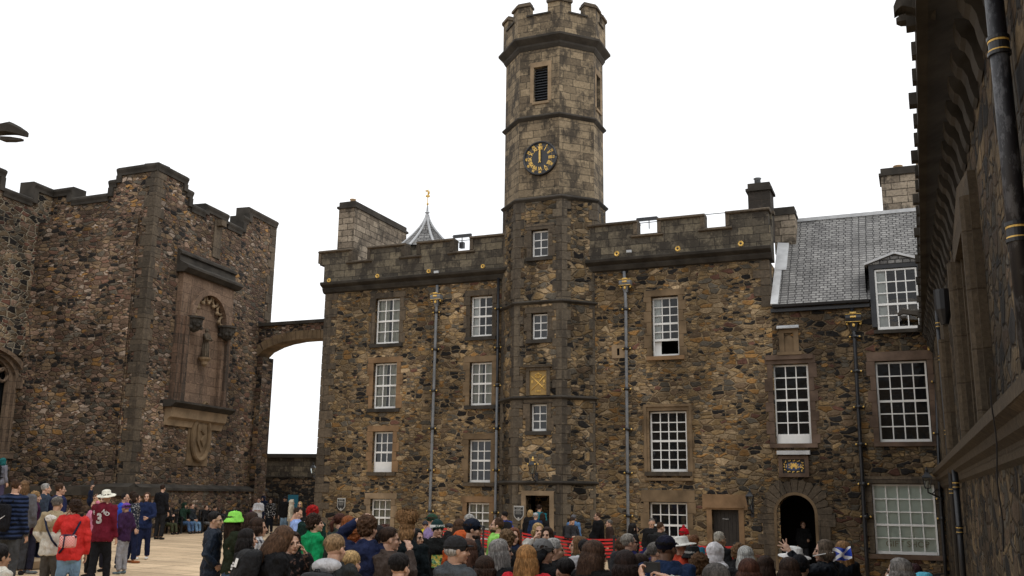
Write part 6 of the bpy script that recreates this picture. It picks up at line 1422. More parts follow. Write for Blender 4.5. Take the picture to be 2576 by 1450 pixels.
def backpack(p, col, label, size=(.3, .17, .46), z=.70, text=None, patch=None, lean=0):
    H, o = p['H'], p['bulk']; W = p['W']; up = p['up']; cb = up((0, -(.062 * H * p['girth'] + o) - size[1] / 2 - .005, z * H + p['dz'])); c = W(cb); f, r_ = p['fwd'], p['rgt']; upv = (W(up((0, 0, .8 * H))) - W(up((0, 0, .6 * H)))).normalized()
    root = thing('backpack', label, 'backpack', c)
    def sup(mb, cc, sx_, sy, sz, e=.45):
        L = []
        for i in range(13):
            a = -math.pi / 2 + math.pi * i / 12; q = []
            for j in range(20):
                t = 2 * math.pi * j / 20; pw = lambda v, k: math.copysign(abs(v) ** k, v)
                q.append(cc + r_ * (pw(math.cos(a), e) * pw(math.cos(t), e) * sx_ / 2) + f * (pw(math.cos(a), e) * pw(math.sin(t), e) * sy / 2) + upv * (pw(math.sin(a), e * .9) * sz / 2 * 1.0))
            L.append(q)
        mb.loft(L)
    m = MB(); sup(m, c, *size); o1 = m.build('bag_body', cloth(col, .7), root, smooth=True, uv=False)
    m = MB(); sup(m, c - f * size[1] * .45 - upv * size[2] * .2, size[0] * .8, size[1] * .35, size[2] * .42); m.build('front_pocket', cloth(tuple(v * 1.25 for v in col), .7), root, smooth=True, uv=False)
    for s_ in (-1, 1):
        m = MB(); P_ = [up((s_ * .06 * H, -.07 * H - o, .80 * H + p['dz'])), up((s_ * .062 * H, 0, .838 * H + o + p['dz'])), up((s_ * .066 * H, .065 * H + o, .78 * H + p['dz'])), up((s_ * .075 * H, .065 * H + o, .68 * H + p['dz'])), up((s_ * .10 * H, .0, .61 * H + p['dz'])), up((s_ * .08 * H, -.07 * H - o, .60 * H + p['dz']))]
        m.tube([W(q) for q in P_], .017, 6); m.build('strap', cloth(col, .7), root, smooth=True, uv=False)
    m = MB(); m.tube([c + upv * size[2] * .48 + r_ * a + upv * b for a, b in ((-.03, 0), (-.02, .03), (.02, .03), (.03, 0))], .007, 6); m.build('grab_handle', cloth(col, .7), root, smooth=True, uv=False)
    if text: m = MB(); text_mb(m, text, c - f * (size[1] * .65 + .012) - upv * size[2] * .2, r_, upv, .105, .003, bold=.006, sx=.9); m.build('lettering', plainc('white_print', (.8, .8, .8), .6), root)
    return root, c, f, r_, upv
def prism_at(mb, c, r_, upv, nv, w, h, t): mb.loft([[c + r_ * a * w / 2 + upv * b * h / 2 + nv * k for a, b in ((-1, -1), (1, -1), (1, 1), (-1, 1))] for k in (0, t)])
def phone(p, side, label, camera=False):
    sh, el, wr, _ = p['J'][side]; c = wr + (wr - el).normalized() * .10; m = MB()
    root = thing('camera' if camera else 'phone', label, 'camera' if camera else 'phone', c)
    if camera:
        prism_at(m, c - p['fwd'] * .03, p['rgt'], Vector((0, 0, 1)), p['fwd'], .14, .09, .06); m.build('camera_body', plainc('camera_black', (.015, .015, .016), .4), root); m = MB(); m.lathe(c + p['fwd'] * .03, [(.034, 0), (.034, .06), (.038, .062), (.038, .085), (.001, .08)], 16, ax=p['fwd']); m.build('lens', plainc('camera_black', (.015, .015, .016), .4), root)
    else: prism_at(m, c + Vector((0, 0, .02)), p['rgt'], Vector((0, 0, 1)), p['fwd'], .075, .15, .009); m.build('phone_case', plainc('camera_black', (.015, .015, .016), .4), root); m = MB(); prism_at(m, c + Vector((0, 0, .02)) - p['fwd'] * .002, p['rgt'], Vector((0, 0, 1)), p['fwd'], .068, .138, .002); m.build('screen', plainc('phone_screen', (.02, .025, .03), .15), root)
def strap(p, side, col, label, bagpos=None):
    W, up, H, o = p['W'], p['up'], p['H'], p['bulk']; dz = p['dz']
    rr = lambda x, y, z: W(up((side * x * H, y, z * H + dz))); b = -.066 * H * p['girth'] - o - .012
    m = MB(); m.tube([rr(-.07, .05 * H, .80), rr(-.065, 0, .845), rr(-.055, b * .9, .80), rr(-.01, b * 1.05, .70), rr(.05, b * 1.03, .60), rr(.10, b * .5, .52)], .016, 6); return m

def finish_people():
    bpy.context.view_layer.update(); dg = bpy.context.evaluated_depsgraph_get()
    for o, mat, ex in PENDING:
        me = bpy.data.meshes.new_from_object(o.evaluated_get(dg)); old = o.data
        vs = np.empty(len(me.vertices) * 3); me.vertices.foreach_get('co', vs); vs = vs.reshape(-1, 3); F_ = [tuple(p.vertices) for p in me.polygons]
        more = list(ex or [])
        if o.name in HAIRX: v, f = HAIRX[o.name]; more.append((v, f))
        if more:
            V = [vs]; n = len(vs)
            for v, f in more:
                V.append(v); F_ += [tuple(i + n for i in q) for q in f]; n += len(v)
            bpy.data.meshes.remove(me); me = bpy.data.meshes.new(o.name.split('.')[0]); me.from_pydata(np.concatenate(V).tolist(), [], F_)
        me.name = o.name.split('.')[0]; me.materials.clear(); me.materials.append(mat); me.shade_smooth()
        o.modifiers.clear(); o.data = me; bpy.data.meshes.remove(old)
JN = (.055, .10, .19); JL = (.11, .19, .30); TEAL = (.01, .12, .15)
GB = 'visitors seated on the benches'
# ---- group at the left
p = P(10, 1152, 27, 25, 'teal haired visitor with a grey hood and black backpack, up on the podium', hair=('long', (.01, .09, .09)), top=((.16, .16, .19), 'hoodie'), bot=(.06, .05, .09), zg=zpo - .62); backpack(p, BLK, 'black backpack of the teal haired visitor up on the podium')
p = P(43, 1207, 18.6, 12, 'man in a navy quilted vest with grey sleeves, back turned, far left', hair=('crop', HBR), top=((.02, .032, .075), 'puffer'), bot=(.05, .052, .055), girth=1.12, arms=('down', 'down'))
s_ = MB(); [s_.tube([p['J'][k][0], p['J'][k][0].lerp(p['J'][k][1], .5), p['J'][k][1], p['J'][k][2]], [.075, .068, .062, .05], 12) for k in (-1, 1)]
so = s_.build('sleeves', cloth((.10, .10, .105)), p['root'], smooth=True, uv=False)
b_ = backpack(p, (.010, .010, .013), 'black drawstring bag on the back of the man in the quilted vest', size=(.30, .12, .50), z=.655)
m = MB(); u0_ = b_[1] - b_[2] * .075; m.tube([u0_ - b_[3] * .10 - b_[4] * .02, u0_ - b_[3] * .04 - b_[4] * .05, u0_ + b_[3] * .10 + b_[4] * .04], [.004, .012, .003], 6); m.build('printed_mark', plainc('white_print', (.8, .8, .8)), b_[0])
P(64, 1209, 21.5, -10, 'woman with long light brown hair behind the man in the quilted vest', hair=('long', HLB), top=((.10, .10, .11), 'jacket'), bot=CHA)
P(93, 1235, 21.9, 65, 'woman with curly blonde hair, plum hooded top and dark trousers, feet apart', hair=('curly', (.25, .155, .07)), top=((.055, .016, .05), 'hoodie'), bot=(.02, .02, .035), head=(15, 0), walk=.25, arms=('down', 'back'), shoe=(.12, .14, .15))
P(118, 1217, 24.2, 40, 'grey haired man in a slate jacket behind the curly blonde woman', hair=('short', HGY), top=((.03, .04, .06), 'jacket'), bot=NAVY, head=(20, 0))
P(154, 1217, 22, 40, 'tall man with dark hair and glasses in a navy hooded jacket', hair=('short', HBR), top=((.015, .02, .06), 'hoodie'), bot=(.035, .06, .12), head=(25, 0), glasses='clear', girth=1.12)
p = P(147, 1250, 16.8, 8, 'grey haired man in a cream and tan jacket, dark strap across it', hair=('short', HGD), top=((.55, .53, .47), 'jacket', 'split', (.30, .24, .15)), bot=(.075, .07, .062), girth=1.12, arms=('pocket', 'pocket'), skin=S2)
m = strap(p, 1, NAVY, ''); m.build('shoulder_strap', cloth(NAVY), p['root'], smooth=True, uv=False)
m = MB(); c = p['W'](p['up']((0, -.12, .80 * p['H']))); m.ball(c, (.11, .05, .07), 14, 10); m.build('folded_hood', cloth((.60, .58, .54)), p['root'], smooth=True, uv=False)
p = P(190, 1256, 16.2, -28, 'woman with short dark wavy hair in a bright red jacket, hand at her face', hair=('curly', HDB), top=((.50, .03, .028), 'jacket'), bot=(.13, .21, .30), arms=('face', 'down'), skin=S2, head=(-18, 0))
m = strap(p, -1, NAVY, ''); m.build('shoulder_strap', cloth(NAVY), p['root'], smooth=True, uv=False)
bc = at_depth(171, 1362, 15.8); bg_ = thing('handbag', 'red and white checked shoulder bag on the hip of the woman in red', 'handbag', bc); m = MB()
[m.loft([[bc + Vector((math.copysign(abs(math.cos(t)) ** .35, math.cos(t)) * .12 * k_, y_, math.copysign(abs(math.sin(t)) ** .35, math.sin(t)) * .10 * k_)) for t in [2 * math.pi * i / 24 for i in range(24)]] for k_, y_ in ((.85, -.065), (1, -.04), (1, .04), (.85, .065))])]; mm_, nt_, bs_ = newmat('checked_canvas'); g_ = N(nt_); ck = g_.n('ShaderNodeTexChecker'); ck.inputs['Scale'].default_value = 46; ck.inputs['Color1'].default_value = (.55, .03, .03, 1); ck.inputs['Color2'].default_value = (.72, .52, .48, 1); g_.l(g_.n('ShaderNodeTexCoord').outputs['Object'], ck.inputs['Vector']); g_.l(ck.outputs[0], bs_.inputs['Base Color'])
m.build('bag_body', mm_, bg_, smooth=True, uv=False); m = MB(); m.tube([bc + Vector((.12 * math.cos(a), -.05 * math.sin(a), .06 + .03 * math.sin(a))) for a in [math.pi * i / 10 for i in range(11)]], .02, 6); m.tube([bc + Vector((-.02, -.085, .1)), bc + Vector((-.03, -.09, -.1))], .012, 6); m.build('bag_trim', cloth(NAVY), bg_, smooth=True, uv=False)
p = P(270, 1232, 20.2, 10, 'man in a maroon hooded top numbered 3 and a cream sun hat, legs astride', hair=('crop', HGD), top=((.12, .010, .022), 'hoodie'), bot=(.010, .010, .012), hat=('wide', (.72, .70, .60)), girth=1.18, arms=('phone', 'down'), walk=.45, head=(-8, 6))
MAROON = p
P(242, 1256, 21.6, -150, 'woman with blonde hair in a pink jacket, both hands raised, mostly hidden', hair=('bob', HBL), top=((.62, .22, .34), 'jacket'), arms=('wave', 'phone'), bot=BLK)
p = P(262, 1244, 23, 190, 'visitor in navy holding a phone high beside the cream sun hat', hair=('short', HDB), top=(NAVY, 'jacket'), arms=('down', ((.15, .10, .90), (.10, .16, 1.08), 'grip')), bot=(.02, .02, .03)); phone(p, 1, 'phone held up in the air left of the cream sun hat')
P(317, 1241, 24, 60, 'man in a royal blue fleece and sunglasses with cropped dark hair', hair=('crop', HBK), top=((.02, .07, .42), 'fleece'), bot=NAVY, skin=S2, glasses='sun', girth=1.1, head=(20, 0))
P(318, 1264, 22.6, -75, 'short visitor in a purple cap, dark plum fleece and baggy grey trousers', hair=('short', HBK), top=((.035, .014, .045), 'fleece'), bot=(.24, .24, .26), hat=('cap', (.15, .06, .28)), skin=S3, arms=('pocket', 'pocket'), shoe=(.12, .16, .18))
P(345, 1242, 25.7, 70, 'woman with a brown bob and glasses in a navy jacket and tan shoes', hair=('bob', HDB), top=((.016, .02, .032), 'jacket', 'marks', (.30, .30, .30)), bot=(.01, .014, .04), glasses='clear', walk=.4, shoe=(.22, .08, .03))
P(371, 1239, 27, 170, 'young woman with wavy brown hair in a navy coat, facing the camera, white shoes', hair=('long', HBR), top=((.012, .02, .06), 'jacket'), bot=(.01, .014, .04), walk=.4, arms=('front', 'down'), shoe=(.7, .7, .68))
P(338, 1236, 29, 100, 'dark haired head showing behind the woman with the brown bob', hair=('curly', HDB), top=(BLK, 'jacket'))
P(411, 1220, 36.5, 20, 'tall man all in black leaning by the memorial wall, back turned', hair=('short', HDB), top=((.008, .008, .01), 'jacket'), bot=(.014, .014, .016), girth=1.05, H=1.9)
def sitp(x, y, lab, seat_u=None, **k):
    ua = G.px(x, y, .72)[0]; q = G.p(ua, .72, 0); d = q.y; ya = math.degrees(math.atan2(G.n.x, G.n.y)) + k.pop('turn', 0); pp = P(x, y, d, ya, lab, sit=True, group=GB, **k); return pp
sitp(423, 1272, 'bench sitter in olive trousers, nearest the memorial corner', hair=('curly', HDB), top=(BLK, 'jacket'), bot=(.05, .055, .03), arms=('lap', 'phone'), head=(0, -12))
sitp(464, 1266, 'bench sitter with a dark green hood pulled up', top=((.012, .03, .02), 'hoodie'), hood=(.012, .03, .02), bot=JN, arms=('face', 'lap'), skin=S2)
sitp(483, 1268, 'bench sitter in a dark jacket over a red shirt and pale jeans', hair=('short', HBR), top=((.02, .025, .03), 'jacket'), bot=JL, arms=('lap', 'lap'))
sitp(519, 1272, 'bench sitter with cropped hair in a black jacket, left of a darker haired one', hair=('crop', HBR), top=(BLK, 'jacket'), bot=(.12, .12, .12), arms=('face', 'lap'))
sitp(541, 1274, 'bench sitter looking down with thick dark hair, on the third bench', hair=('short', HDB), top=(BLK, 'jacket'), bot=(.05, .05, .05), head=(0, -25), arms=('lap', 'lap'))
sitp(563, 1284, 'slumped bench sitter with brown hair at the right of the third bench', hair=('bob', HBR), top=(CHA, 'jacket'), head=(0, -30), arms=('lap', 'lap'))
sitp(636, 1273, 'small dark haired sitter at the far end of the benches', hair=('short', HDB), top=((.10, .03, .06), 'jacket'), arms=('lap', 'lap'))
P(652, 1253, 44, 175, 'girl in a white hooded top and white trousers, arms folded, by the arch', hair=('pony', HBR), top=((.70, .70, .72), 'hoodie'), bot=(.6, .6, .62), arms=('fold', 'fold'))
P(682, 1254, 44, 185, 'girl with long brown hair in a black top with white print, by the arch', hair=('long', HBR), top=((.01, .01, .012), 'hoodie', 'marks', (.5, .5, .5)), bot=(.012, .014, .02), head=(0, -15))
P(663, 1247, 46.5, 200, 'dark clothed man half hidden between the two girls by the arch', hair=('short', HBK), top=(NAVY, 'coat'), hood=NAVY)
P(718, 1248, 43, 190, 'man in a black jacket, dark cap and light jeans under the arch', hair=('short', HGD), top=(BLK, 'jacket'), bot=(.16, .24, .33), hat=('cap', (.02, .02, .025)), girth=1.1)
P(735, 1256, 40, 90, 'visitor with a cream hood up and cream sleeves under the arch', top=((.45, .40, .31), 'hoodie'), hood=(.50, .45, .36), bot=(.3, .28, .24))
P(755, 1262, 39, 180, 'blonde woman in sunglasses and black, nearest the palace corner', hair=('long', HBL), top=(BLK, 'jacket'), glasses='sun')
# ---- middle crowd
P(750, 1277, 20, 80, 'man in a pale blue shirt and glasses with short dark hair, looking down', hair=('crop', HDB), top=((.24, .34, .62), 'shirt'), bot=CHA, glasses='clear', head=(10, -22), girth=1.08)
P(789, 1270, 16.5, 20, 'visitor with a mop of curly bright red hair and a dark green hood', hair=('curly', HRD), top=((.006, .022, .018), 'hoodie'), bot=BLK, hairn=420)
p = P(795, 1291, 13.4, 62, 'young man in a bright green hooded top with dark tousled hair', hair=('curly', HDB), top=((.005, .22, .075), 'hoodie'), bot=(.05, .06, .09), girth=1.05, head=(12, 5))
P(544, 1288, 14.2, 75, 'young man with black hair and glasses in a dark navy jacket, at the crowd edge', hair=('short', HBK), top=((.012, .018, .03), 'jacket', 'shiny'), bot=(.014, .016, .02), glasses='clear', skin=S2, girth=1.02, arms=('pocket', 'pocket'), head=(12, 0))
P(594, 1285, 14.0, 55, 'woman in a lime green bucket hat with long dark hair and denim shorts', hair=('long', HDB), top=((.016, .022, .012), 'tee'), bot=(.04, .065, .11), hat=('bucket', (.23, .62, .09), 1), shorts=True, skin=S2, arms=('fold', 'fold'), hairn=380)
P(638, 1289, 13.8, 60, 'woman with straight brown hair in a black hooded top behind the plaid shirt', hair=('long', HDB), top=(BLK, 'hoodie'), bot=BLK)
P(652, 1302, 12.4, 80, 'woman with a dark brown bob in a black and white plaid shirt', hair=('bob', HDB), top=((.55, .55, .56), 'shirt', 'plaid', (.02, .02, .03)), bot=BLK, skin=S2)
p = P(716, 1318, 9.6, 62, 'woman in black leaning forward with long brown hair falling over her face', hair=('long', (.075, .042, .025)), top=((.008, .008, .009), 'hoodie'), bot=BLK, head=(5, -30), lean=14, girth=1.12, hairn=520)
b_ = backpack(p, (.012, .012, .013), 'large black backpack with a white luggage tag, on the woman leaning forward', size=(.34, .22, .52), z=.69)
m = MB(); prism_at(m, b_[1] - b_[2] * .12 + b_[3] * .06 + b_[4] * .14, b_[3], b_[4], -b_[2], .09, .08, .004); m.build('luggage_tag', mWhite, b_[0])
m = MB(); text_mb(m, 'THE\nNORTH\nFACE', b_[1] - b_[2] * .115 - b_[3] * .07 + b_[4] * .10, b_[3], b_[4], .026, .002, bold=.001); m.tube([b_[1] - b_[2] * .115 + b_[4] * (.10 + .03 * math.sin(a)) + b_[3] * (-.02 + .03 * math.cos(a)) for a in [math.pi / 2 * i / 6 for i in range(7)]], .005, 5); m.build('logo', plainc('white_print', (.8, .8, .8)), b_[0])
P(738, 1338, 10.6, 150, 'person in a black denim jacket with patches, hand raised to the chin', hair=('short', HDB), top=(BLK, 'jacket', 'marks', (.10, .06, .05)), arms=('face', 'down'), skin=S2)
p = P(846, 1345, 8.6, 28, 'fair haired boy with a pale grey hood in a black jacket', hair=('short', (.20, .13, .07)), top=((.02, .022, .022), 'jacket'), bot=BLK)
m = MB(); m.ball(p['HH']((0, -.11, -.14)), (.13, .09, .07), 16, 10); m.build('folded_hood', cloth((.42, .42, .44)), p['root'], smooth=True, uv=False)
backpack(p, (.025, .026, .028), 'black backpack lettered VANS in white, on the fair haired boy', size=(.33, .16, .42), z=.70, text='VANS')
P(886, 1386, 9.0, 18, 'woman with short blonde hair and earrings, back of head at the lower edge', hair=('short', (.33, .22, .10)), top=((.015, .015, .017), 'jacket'), bot=BLK, head=(14, 0), hairn=520)
P(929, 1294, 10.3, 20, 'tall man with tousled brown hair in a navy hooded top, hand on his head', hair=('curly', HBR), top=((.014, .02, .055), 'hoodie'), bot=CHA, arms=('head', 'down'), hairn=420, head=(10, 0))
P(859, 1292, 14.8, 40, 'woman with dark auburn hair tied back behind the redhead', hair=('pony', (.05, .018, .012)), top=(DGR, 'hoodie'), head=(20, 0))
P(880, 1298, 14.2, 50, 'woman with straight ginger hair and sunglasses pushed up on her head', hair=('long', HGI), top=(BLK, 'jacket'), skin=S1)
P(897, 1322, 12.9, 30, 'woman with wavy copper hair, head only, below the raised elbow', hair=('curly', HGI), top=((.45, .05, .03), 'jacket'))
P(955, 1322, 12.6, 100, 'dark haired person partly hidden between two taller men', hair=('bob', HBK), top=(BLK, 'jacket'), skin=S2)
P(983, 1327, 10.2, 55, 'man in a taupe hooded top with dark hair and glasses, hand at his mouth', hair=('short', HDB), top=((.06, .045, .038), 'hoodie'), arms=('down', 'face'), glasses='clear', head=(18, 0), girth=1.05, hairn=380)
P(1027, 1298, 10.8, 15, 'woman in a black jumper whose blonde hair is blown upwards by the wind', hair=('wind', (.23, .13, .06)), top=((.006, .010, .012), 'shirt'), hairn=500, girth=1.05)
P(970, 1318, 13.6, 30, 'woman with curly dark red hair behind the man in taupe', hair=('curly', (.05, .02, .014)), top=(BLK, 'jacket'))
P(1050, 1330, 13.0, 130, 'woman with long black hair and glasses beside the windblown one', hair=('long', HBK), top=(BLK, 'jacket'), glasses='clear', skin=S2)
p = P(1101, 1307, 13.8, 155, 'boy in a white and green IRELAND knitted hat, glasses and black printed t-shirt', hair=('short', HBR), top=((.008, .009, .009), 'tee'), hat=('beanie', (.008, .03, .03)), glasses='clear', girth=1.15, skin=S1); BOY = p
P(1089, 1291, 17.5, 60, 'youth in a green cap and lilac t-shirt behind the boy in the knitted hat', hair=('short', HDB), top=((.25, .19, .36), 'tee'), hat=('cap', (.02, .05, .03), 'back'), head=(20, 0), arms=('fold', 'fold'))
P(1071, 1309, 24, 170, 'small child in a yellow top and dark cap near the palace wall', hair=('short', HDB), top=((.55, .45, .03), 'tee'), hat=('cap', (.04, .04, .05)))
P(1132, 1315, 24, 120, 'child in a dark cap with its face lowered, by the palace wall', hair=('short', HDB), top=(BLK, 'jacket'), hat=('cap', (.03, .03, .035)))
p = P(1190, 1302, 11.4, 82, 'tall bearded man in a navy baseball cap and dark grey jacket', hair=('crop', HDB), top=((.022, .024, .028), 'jacket'), hat=('cap', (.01, .014, .026)), beard=(.05, .035, .03), girth=1.12, skin=S1, head=(6, 0))
P(1158, 1306, 15.2, 30, 'woman with long wavy brown hair left of the navy baseball cap', hair=('long', HBR), top=(BLK, 'jacket'))
P(1178, 1294, 17.4, -60, 'grey haired man just behind the navy baseball cap', hair=('short', HGY), top=(CHA, 'jacket'))
P(1158, 1332, 13.0, 15, 'person with an orange hood pulled up', top=((.42, .08, .02), 'hoodie'), hood=(.42, .08, .02))
p = P(1150, 1344, 8.3, 50, 'older man in a charcoal cap and grey rain jacket at the lower edge', hair=('balding', HGY), top=((.055, .062, .068), 'hoodie'), hat=('cap', (.022, .022, .024)), skin=S2, head=(22, 0), girth=1.1)
P(1180, 1356, 9.8, 20, 'woman with very long straight brown hair right of the charcoal cap', hair=('long', (.07, .035, .024)), top=(BLK, 'jacket'), hairn=520)
p = P(1250, 1303, 15.2, -80, 'heavy bearded man in a lime green t-shirt looking left', hair=('crop', HBR), top=((.23, .50, .10), 'tee'), beard=(.05, .03, .02), girth=1.35, head=(-8, 8), bot=CHA); backpack(p, NAVY, 'dark backpack worn by the man in the lime green t-shirt', size=(.3, .16, .42))
p = P(1269, 1287, 27, -15, 'man with black hair in a blue checked shirt by the tower', hair=('short', HBK), top=((.025, .06, .30), 'shirt', 'plaid', (.02, .02, .06)), skin=S2, head=(-30, 0)); backpack(p, BLK, 'black backpack of the man in the blue checked shirt')
P(1335, 1283, 31.6, 30, 'blonde woman in a long black coat entering the tower doorway', hair=('bob', HBL), top=(BLK, 'coat'))
P(1348, 1289, 30.8, 15, 'man in a light grey cap and navy jumper at the tower doorway', hair=('crop', HGD), top=((.015, .03, .07), 'shirt'), hat=('cap', (.38, .38, .38)), girth=1.1)
P(1357, 1270, 33.2, 20, 'person in a teal jacket just inside the dark tower doorway', hair=('short', HDB), top=(TEAL, 'jacket'), girth=1.15)
P(1365, 1291, 31.4, 10, 'long brown haired woman at the right side of the tower doorway', hair=('long', HDB), top=(BLK, 'jacket'))
P(1277, 1330, 12.2, 10, 'person with spiky light brown hair, back turned, centre of the crowd', hair=('curly', (.12, .075, .04)), top=(BLK, 'jacket'), hairn=420)
P(1293, 1328, 13.6, 175, 'woman with ginger hair and a white lace scarf facing the camera', hair=('long', (.13, .05, .025)), top=(NAVY, 'jacket'))
p = P(1262, 1356, 9.4, 55, 'woman with long straight grey hair and glasses, arm stretched up to the right', hair=('long', (.20, .19, .18)), top=((.008, .008, .009), 'shirt'), arms=('down', ((.19, .10, .86), (.17, .20, .96), 'grip')), glasses='clear', head=(18, 6), hairn=520)
P(1354, 1316, 15.5, 170, 'blonde woman whose face is behind two raised hands', hair=('bob', HBL), top=((.4, .38, .35), 'jacket'), arms=('face', 'face'))
P(1376, 1326, 14.6, 200, 'smiling young woman with straight brown hair', hair=('long', HDB), top=(BLK, 'jacket'), skin=S1)
P(1326, 1371, 8.6, 15, 'woman with wavy strawberry blonde hair and a red jacket', hair=('long', (.25, .13, .05)), top=((.50, .02, .03), 'jacket'), hairn=520)
p = P(1368, 1352, 9.4, 52, 'man in a mid grey cap and black hooded jacket wearing a backpack', hair=('crop', HDB), top=((.010, .010, .011), 'hoodie'), hat=('cap', (.15, .15, .15)), glasses='clear', head=(15, 0), girth=1.08)
b_ = backpack(p, (.014, .014, .015), 'black backpack with red piping, on the man in the mid grey cap', size=(.32, .18, .46), z=.68); m = MB(); m.tube([b_[1] - b_[2] * .10 + b_[4] * (.05 + .1 * math.cos(a)) + b_[3] * .12 * math.sin(a) for a in [-1.4 + i * .28 for i in range(11)]], .006, 5); m.build('red_piping', plainc('red_piping_mat', (.4, .02, .03)), b_[0])
P(1396, 1355, 10.6, 75, 'grey haired woman in a black padded jacket, seen in profile', hair=('short', HGY), top=((.010, .010, .011), 'puffer'), head=(8, 0))
# ---- right crowd
p = P(1439, 1303, 28.5, 150, 'man with folded arms in a charcoal jacket looking down, by the palace', hair=('short', HDB), top=((.03, .03, .034), 'jacket'), arms=('fold', 'fold'), head=(0, -25)); backpack(p, BLK, 'dark backpack of the man with folded arms')
P(1443, 1294, 30.5, 20, 'person in a denim blue jacket and grey cap, back turned, by the palace', hair=('crop', HGD), top=((.08, .17, .33), 'jacket'), hat=('cap', (.10, .10, .11)))
P(1503, 1290, 29.5, -80, 'stout man in glasses and a long black coat facing left', hair=('crop', HBR), top=((.006, .006, .007), 'coat'), glasses='clear', girth=1.35)
P(1532, 1308, 29, -85, 'short haired woman in a dark brown coat facing left', hair=('short', HGD), top=((.035, .022, .018), 'coat'))
P(1452, 1349, 13, -85, 'woman with light brown hair and an olive coat in the middle crowd', hair=('long', HLB), top=((.045, .05, .032), 'jacket'), head=(-10, 0))
P(1472, 1357, 12, 15, 'person with black hair pulled back, next to the olive coat', hair=('tied', HBK), top=(BLK, 'jacket'))
p = P(1497, 1360, 8.6, 48, 'woman with long dark chestnut hair and glasses in a black hooded coat', hair=('long', (.055, .032, .022)), top=((.007, .007, .007), 'hoodie'), glasses='clear', head=(20, -8), hairn=560, girth=1.1)
P(1446, 1396, 11, 60, 'person with a white hood and red sleeve behind the chestnut hair', top=((.45, .02, .03), 'jacket'), hood=(.45, .44, .45))
P(1574, 1384, 8.0, 12, 'woman with straight black hair in a dark grey quilted coat, near the lower edge', hair=('bob', (.016, .010, .009)), top=((.03, .032, .036), 'puffer'), hairn=560)
p = P(1584, 1343, 13, 72, 'grey haired man in sunglasses and a navy jacket taking a photograph', hair=('short', (.25, .23, .20)), top=((.014, .014, .075), 'jacket'), glasses='sun', arms=('up', 'up'), head=(8, 8)); phone(p, 1, 'black camera raised by the grey haired man in sunglasses', True)
P(1594, 1317, 22, 80, 'woman with long black hair before the small paned window', hair=('long', HBK), top=(BLK, 'jacket'), skin=S2)
P(1640, 1305, 25, 180, 'man in black with grey cropped hair, head bowed, before the window', hair=('crop', HGD), top=(BLK, 'shirt'), head=(0, -30), girth=1.15)
p = P(1662, 1314, 22, 60, 'man wearing a white face mask and black leather jacket', hair=('crop', HBR), top=((.012, .012, .012), 'jacket', 'shiny'), mask=True); backpack(p, BLK, 'black backpack of the man in the white mask')
P(1722, 1328, 20, 100, 'person in a bright red bobble hat below the window', hair=('short', HBR), top=(NAVY, 'jacket'), hat=('beanie', (.45, .01, .02), 1))
P(1748, 1345, 19, 40, 'person with curly auburn hair in a blue jacket', hair=('curly', (.11, .05, .025)), top=((.02, .12, .20), 'jacket'))
P(1716, 1348, 12.6, 90, 'man in a white hat with a wide brim and a red collar', hair=('crop', HGY), top=((.45, .06, .03), 'jacket'), hat=('wide', (.70, .69, .64)))
P(1652, 1365, 11.6, 85, 'woman with grey hair in a low ponytail', hair=('pony', HGD), top=(CHA, 'jacket'))
p = P(1676, 1343, 9.2, 14, 'broad man in a black cap and navy fleece, back turned', hair=('crop', HBK), top=((.014, .028, .07), 'fleece'), hat=('cap', (.012, .013, .028)), skin=S4, girth=1.3, head=(25, 0))
m = strap(p, -1, BLK, ''); m.build('shoulder_strap', cloth(BLK), p['root'], smooth=True, uv=False)
P(1743, 1371, 12.4, 50, 'person in a black felt hat with a rust collar', hair=('short', HGY), top=((.30, .05, .02), 'jacket'), hat=('bucket', (.012, .012, .012)))
P(1759, 1389, 9.8, 10, 'person with bushy mid brown hair, back of head only', hair=('curly', (.085, .045, .022)), top=((.03, .04, .025), 'jacket'), hairn=480)
p = P(1795, 1417, 6.9, -12, 'person with dark grey hair and glasses holding up a camera in both hands', hair=('bob', (.055, .05, .046)), top=((.42, .40, .34), 'shirt'), arms=(((.20, .22, .82), (.20, .34, .93), 'grip'), ((.14, .20, .82), (-.10, .34, .93), 'grip')), glasses='clear', head=(-20, 0), hairn=560)
mc = (p['J'][-1][2] + p['J'][1][2]) / 2 + Vector((0, .03, .06)); cmr = thing('camera', 'small black camera held up in two hands at the lower right', 'camera', mc); m = MB(); prism_at(m, mc, Vector((1, 0, 0)), Vector((0, 0, 1)), Vector((0, 1, 0)), .12, .075, .03); m.build('camera_body', plainc('camera_black', (.015, .015, .016)), cmr); m = MB(); prism_at(m, mc - Vector((0, .003, 0)), Vector((1, 0, 0)), Vector((0, 0, 1)), Vector((0, 1, 0)), .09, .06, .002); m.build('screen', plainc('phone_screen', (.02, .025, .03)), cmr)
P(1811, 1339, 15, 60, 'white haired man behind the white headscarf', hair=('crop', (.42, .39, .33)), top=(BLK, 'jacket'), skin=S2)
P(1800, 1362, 11.8, 65, 'woman in a white headscarf and white top', hair=('short', HBK), top=((.62, .62, .64), 'shirt'), hat=('hijab', (.72, .70, .72)), skin=S3)
P(1875, 1374, 11, 15, 'woman with long silver hair and a black jacket with a white stripe', hair=('long', (.38, .38, .36)), top=(BLK, 'jacket'), hairn=460)
P(1862, 1366, 13, 60, 'person with short light brown hair behind the silver haired woman', hair=('curly', HLB), top=(BLK, 'jacket'))
P(1884, 1405, 8.4, 25, 'person with shiny reddish brown hair in front of the silver haired woman', hair=('bob', (.06, .025, .016)), top=((.015, .015, .02), 'jacket'), hairn=520)
P(1996, 1374, 11, -20, 'person in a floppy white sun hat before the round arch', hair=('short', HGY), top=(BLK, 'jacket'), hat=('wide', (.74, .73, .71)))
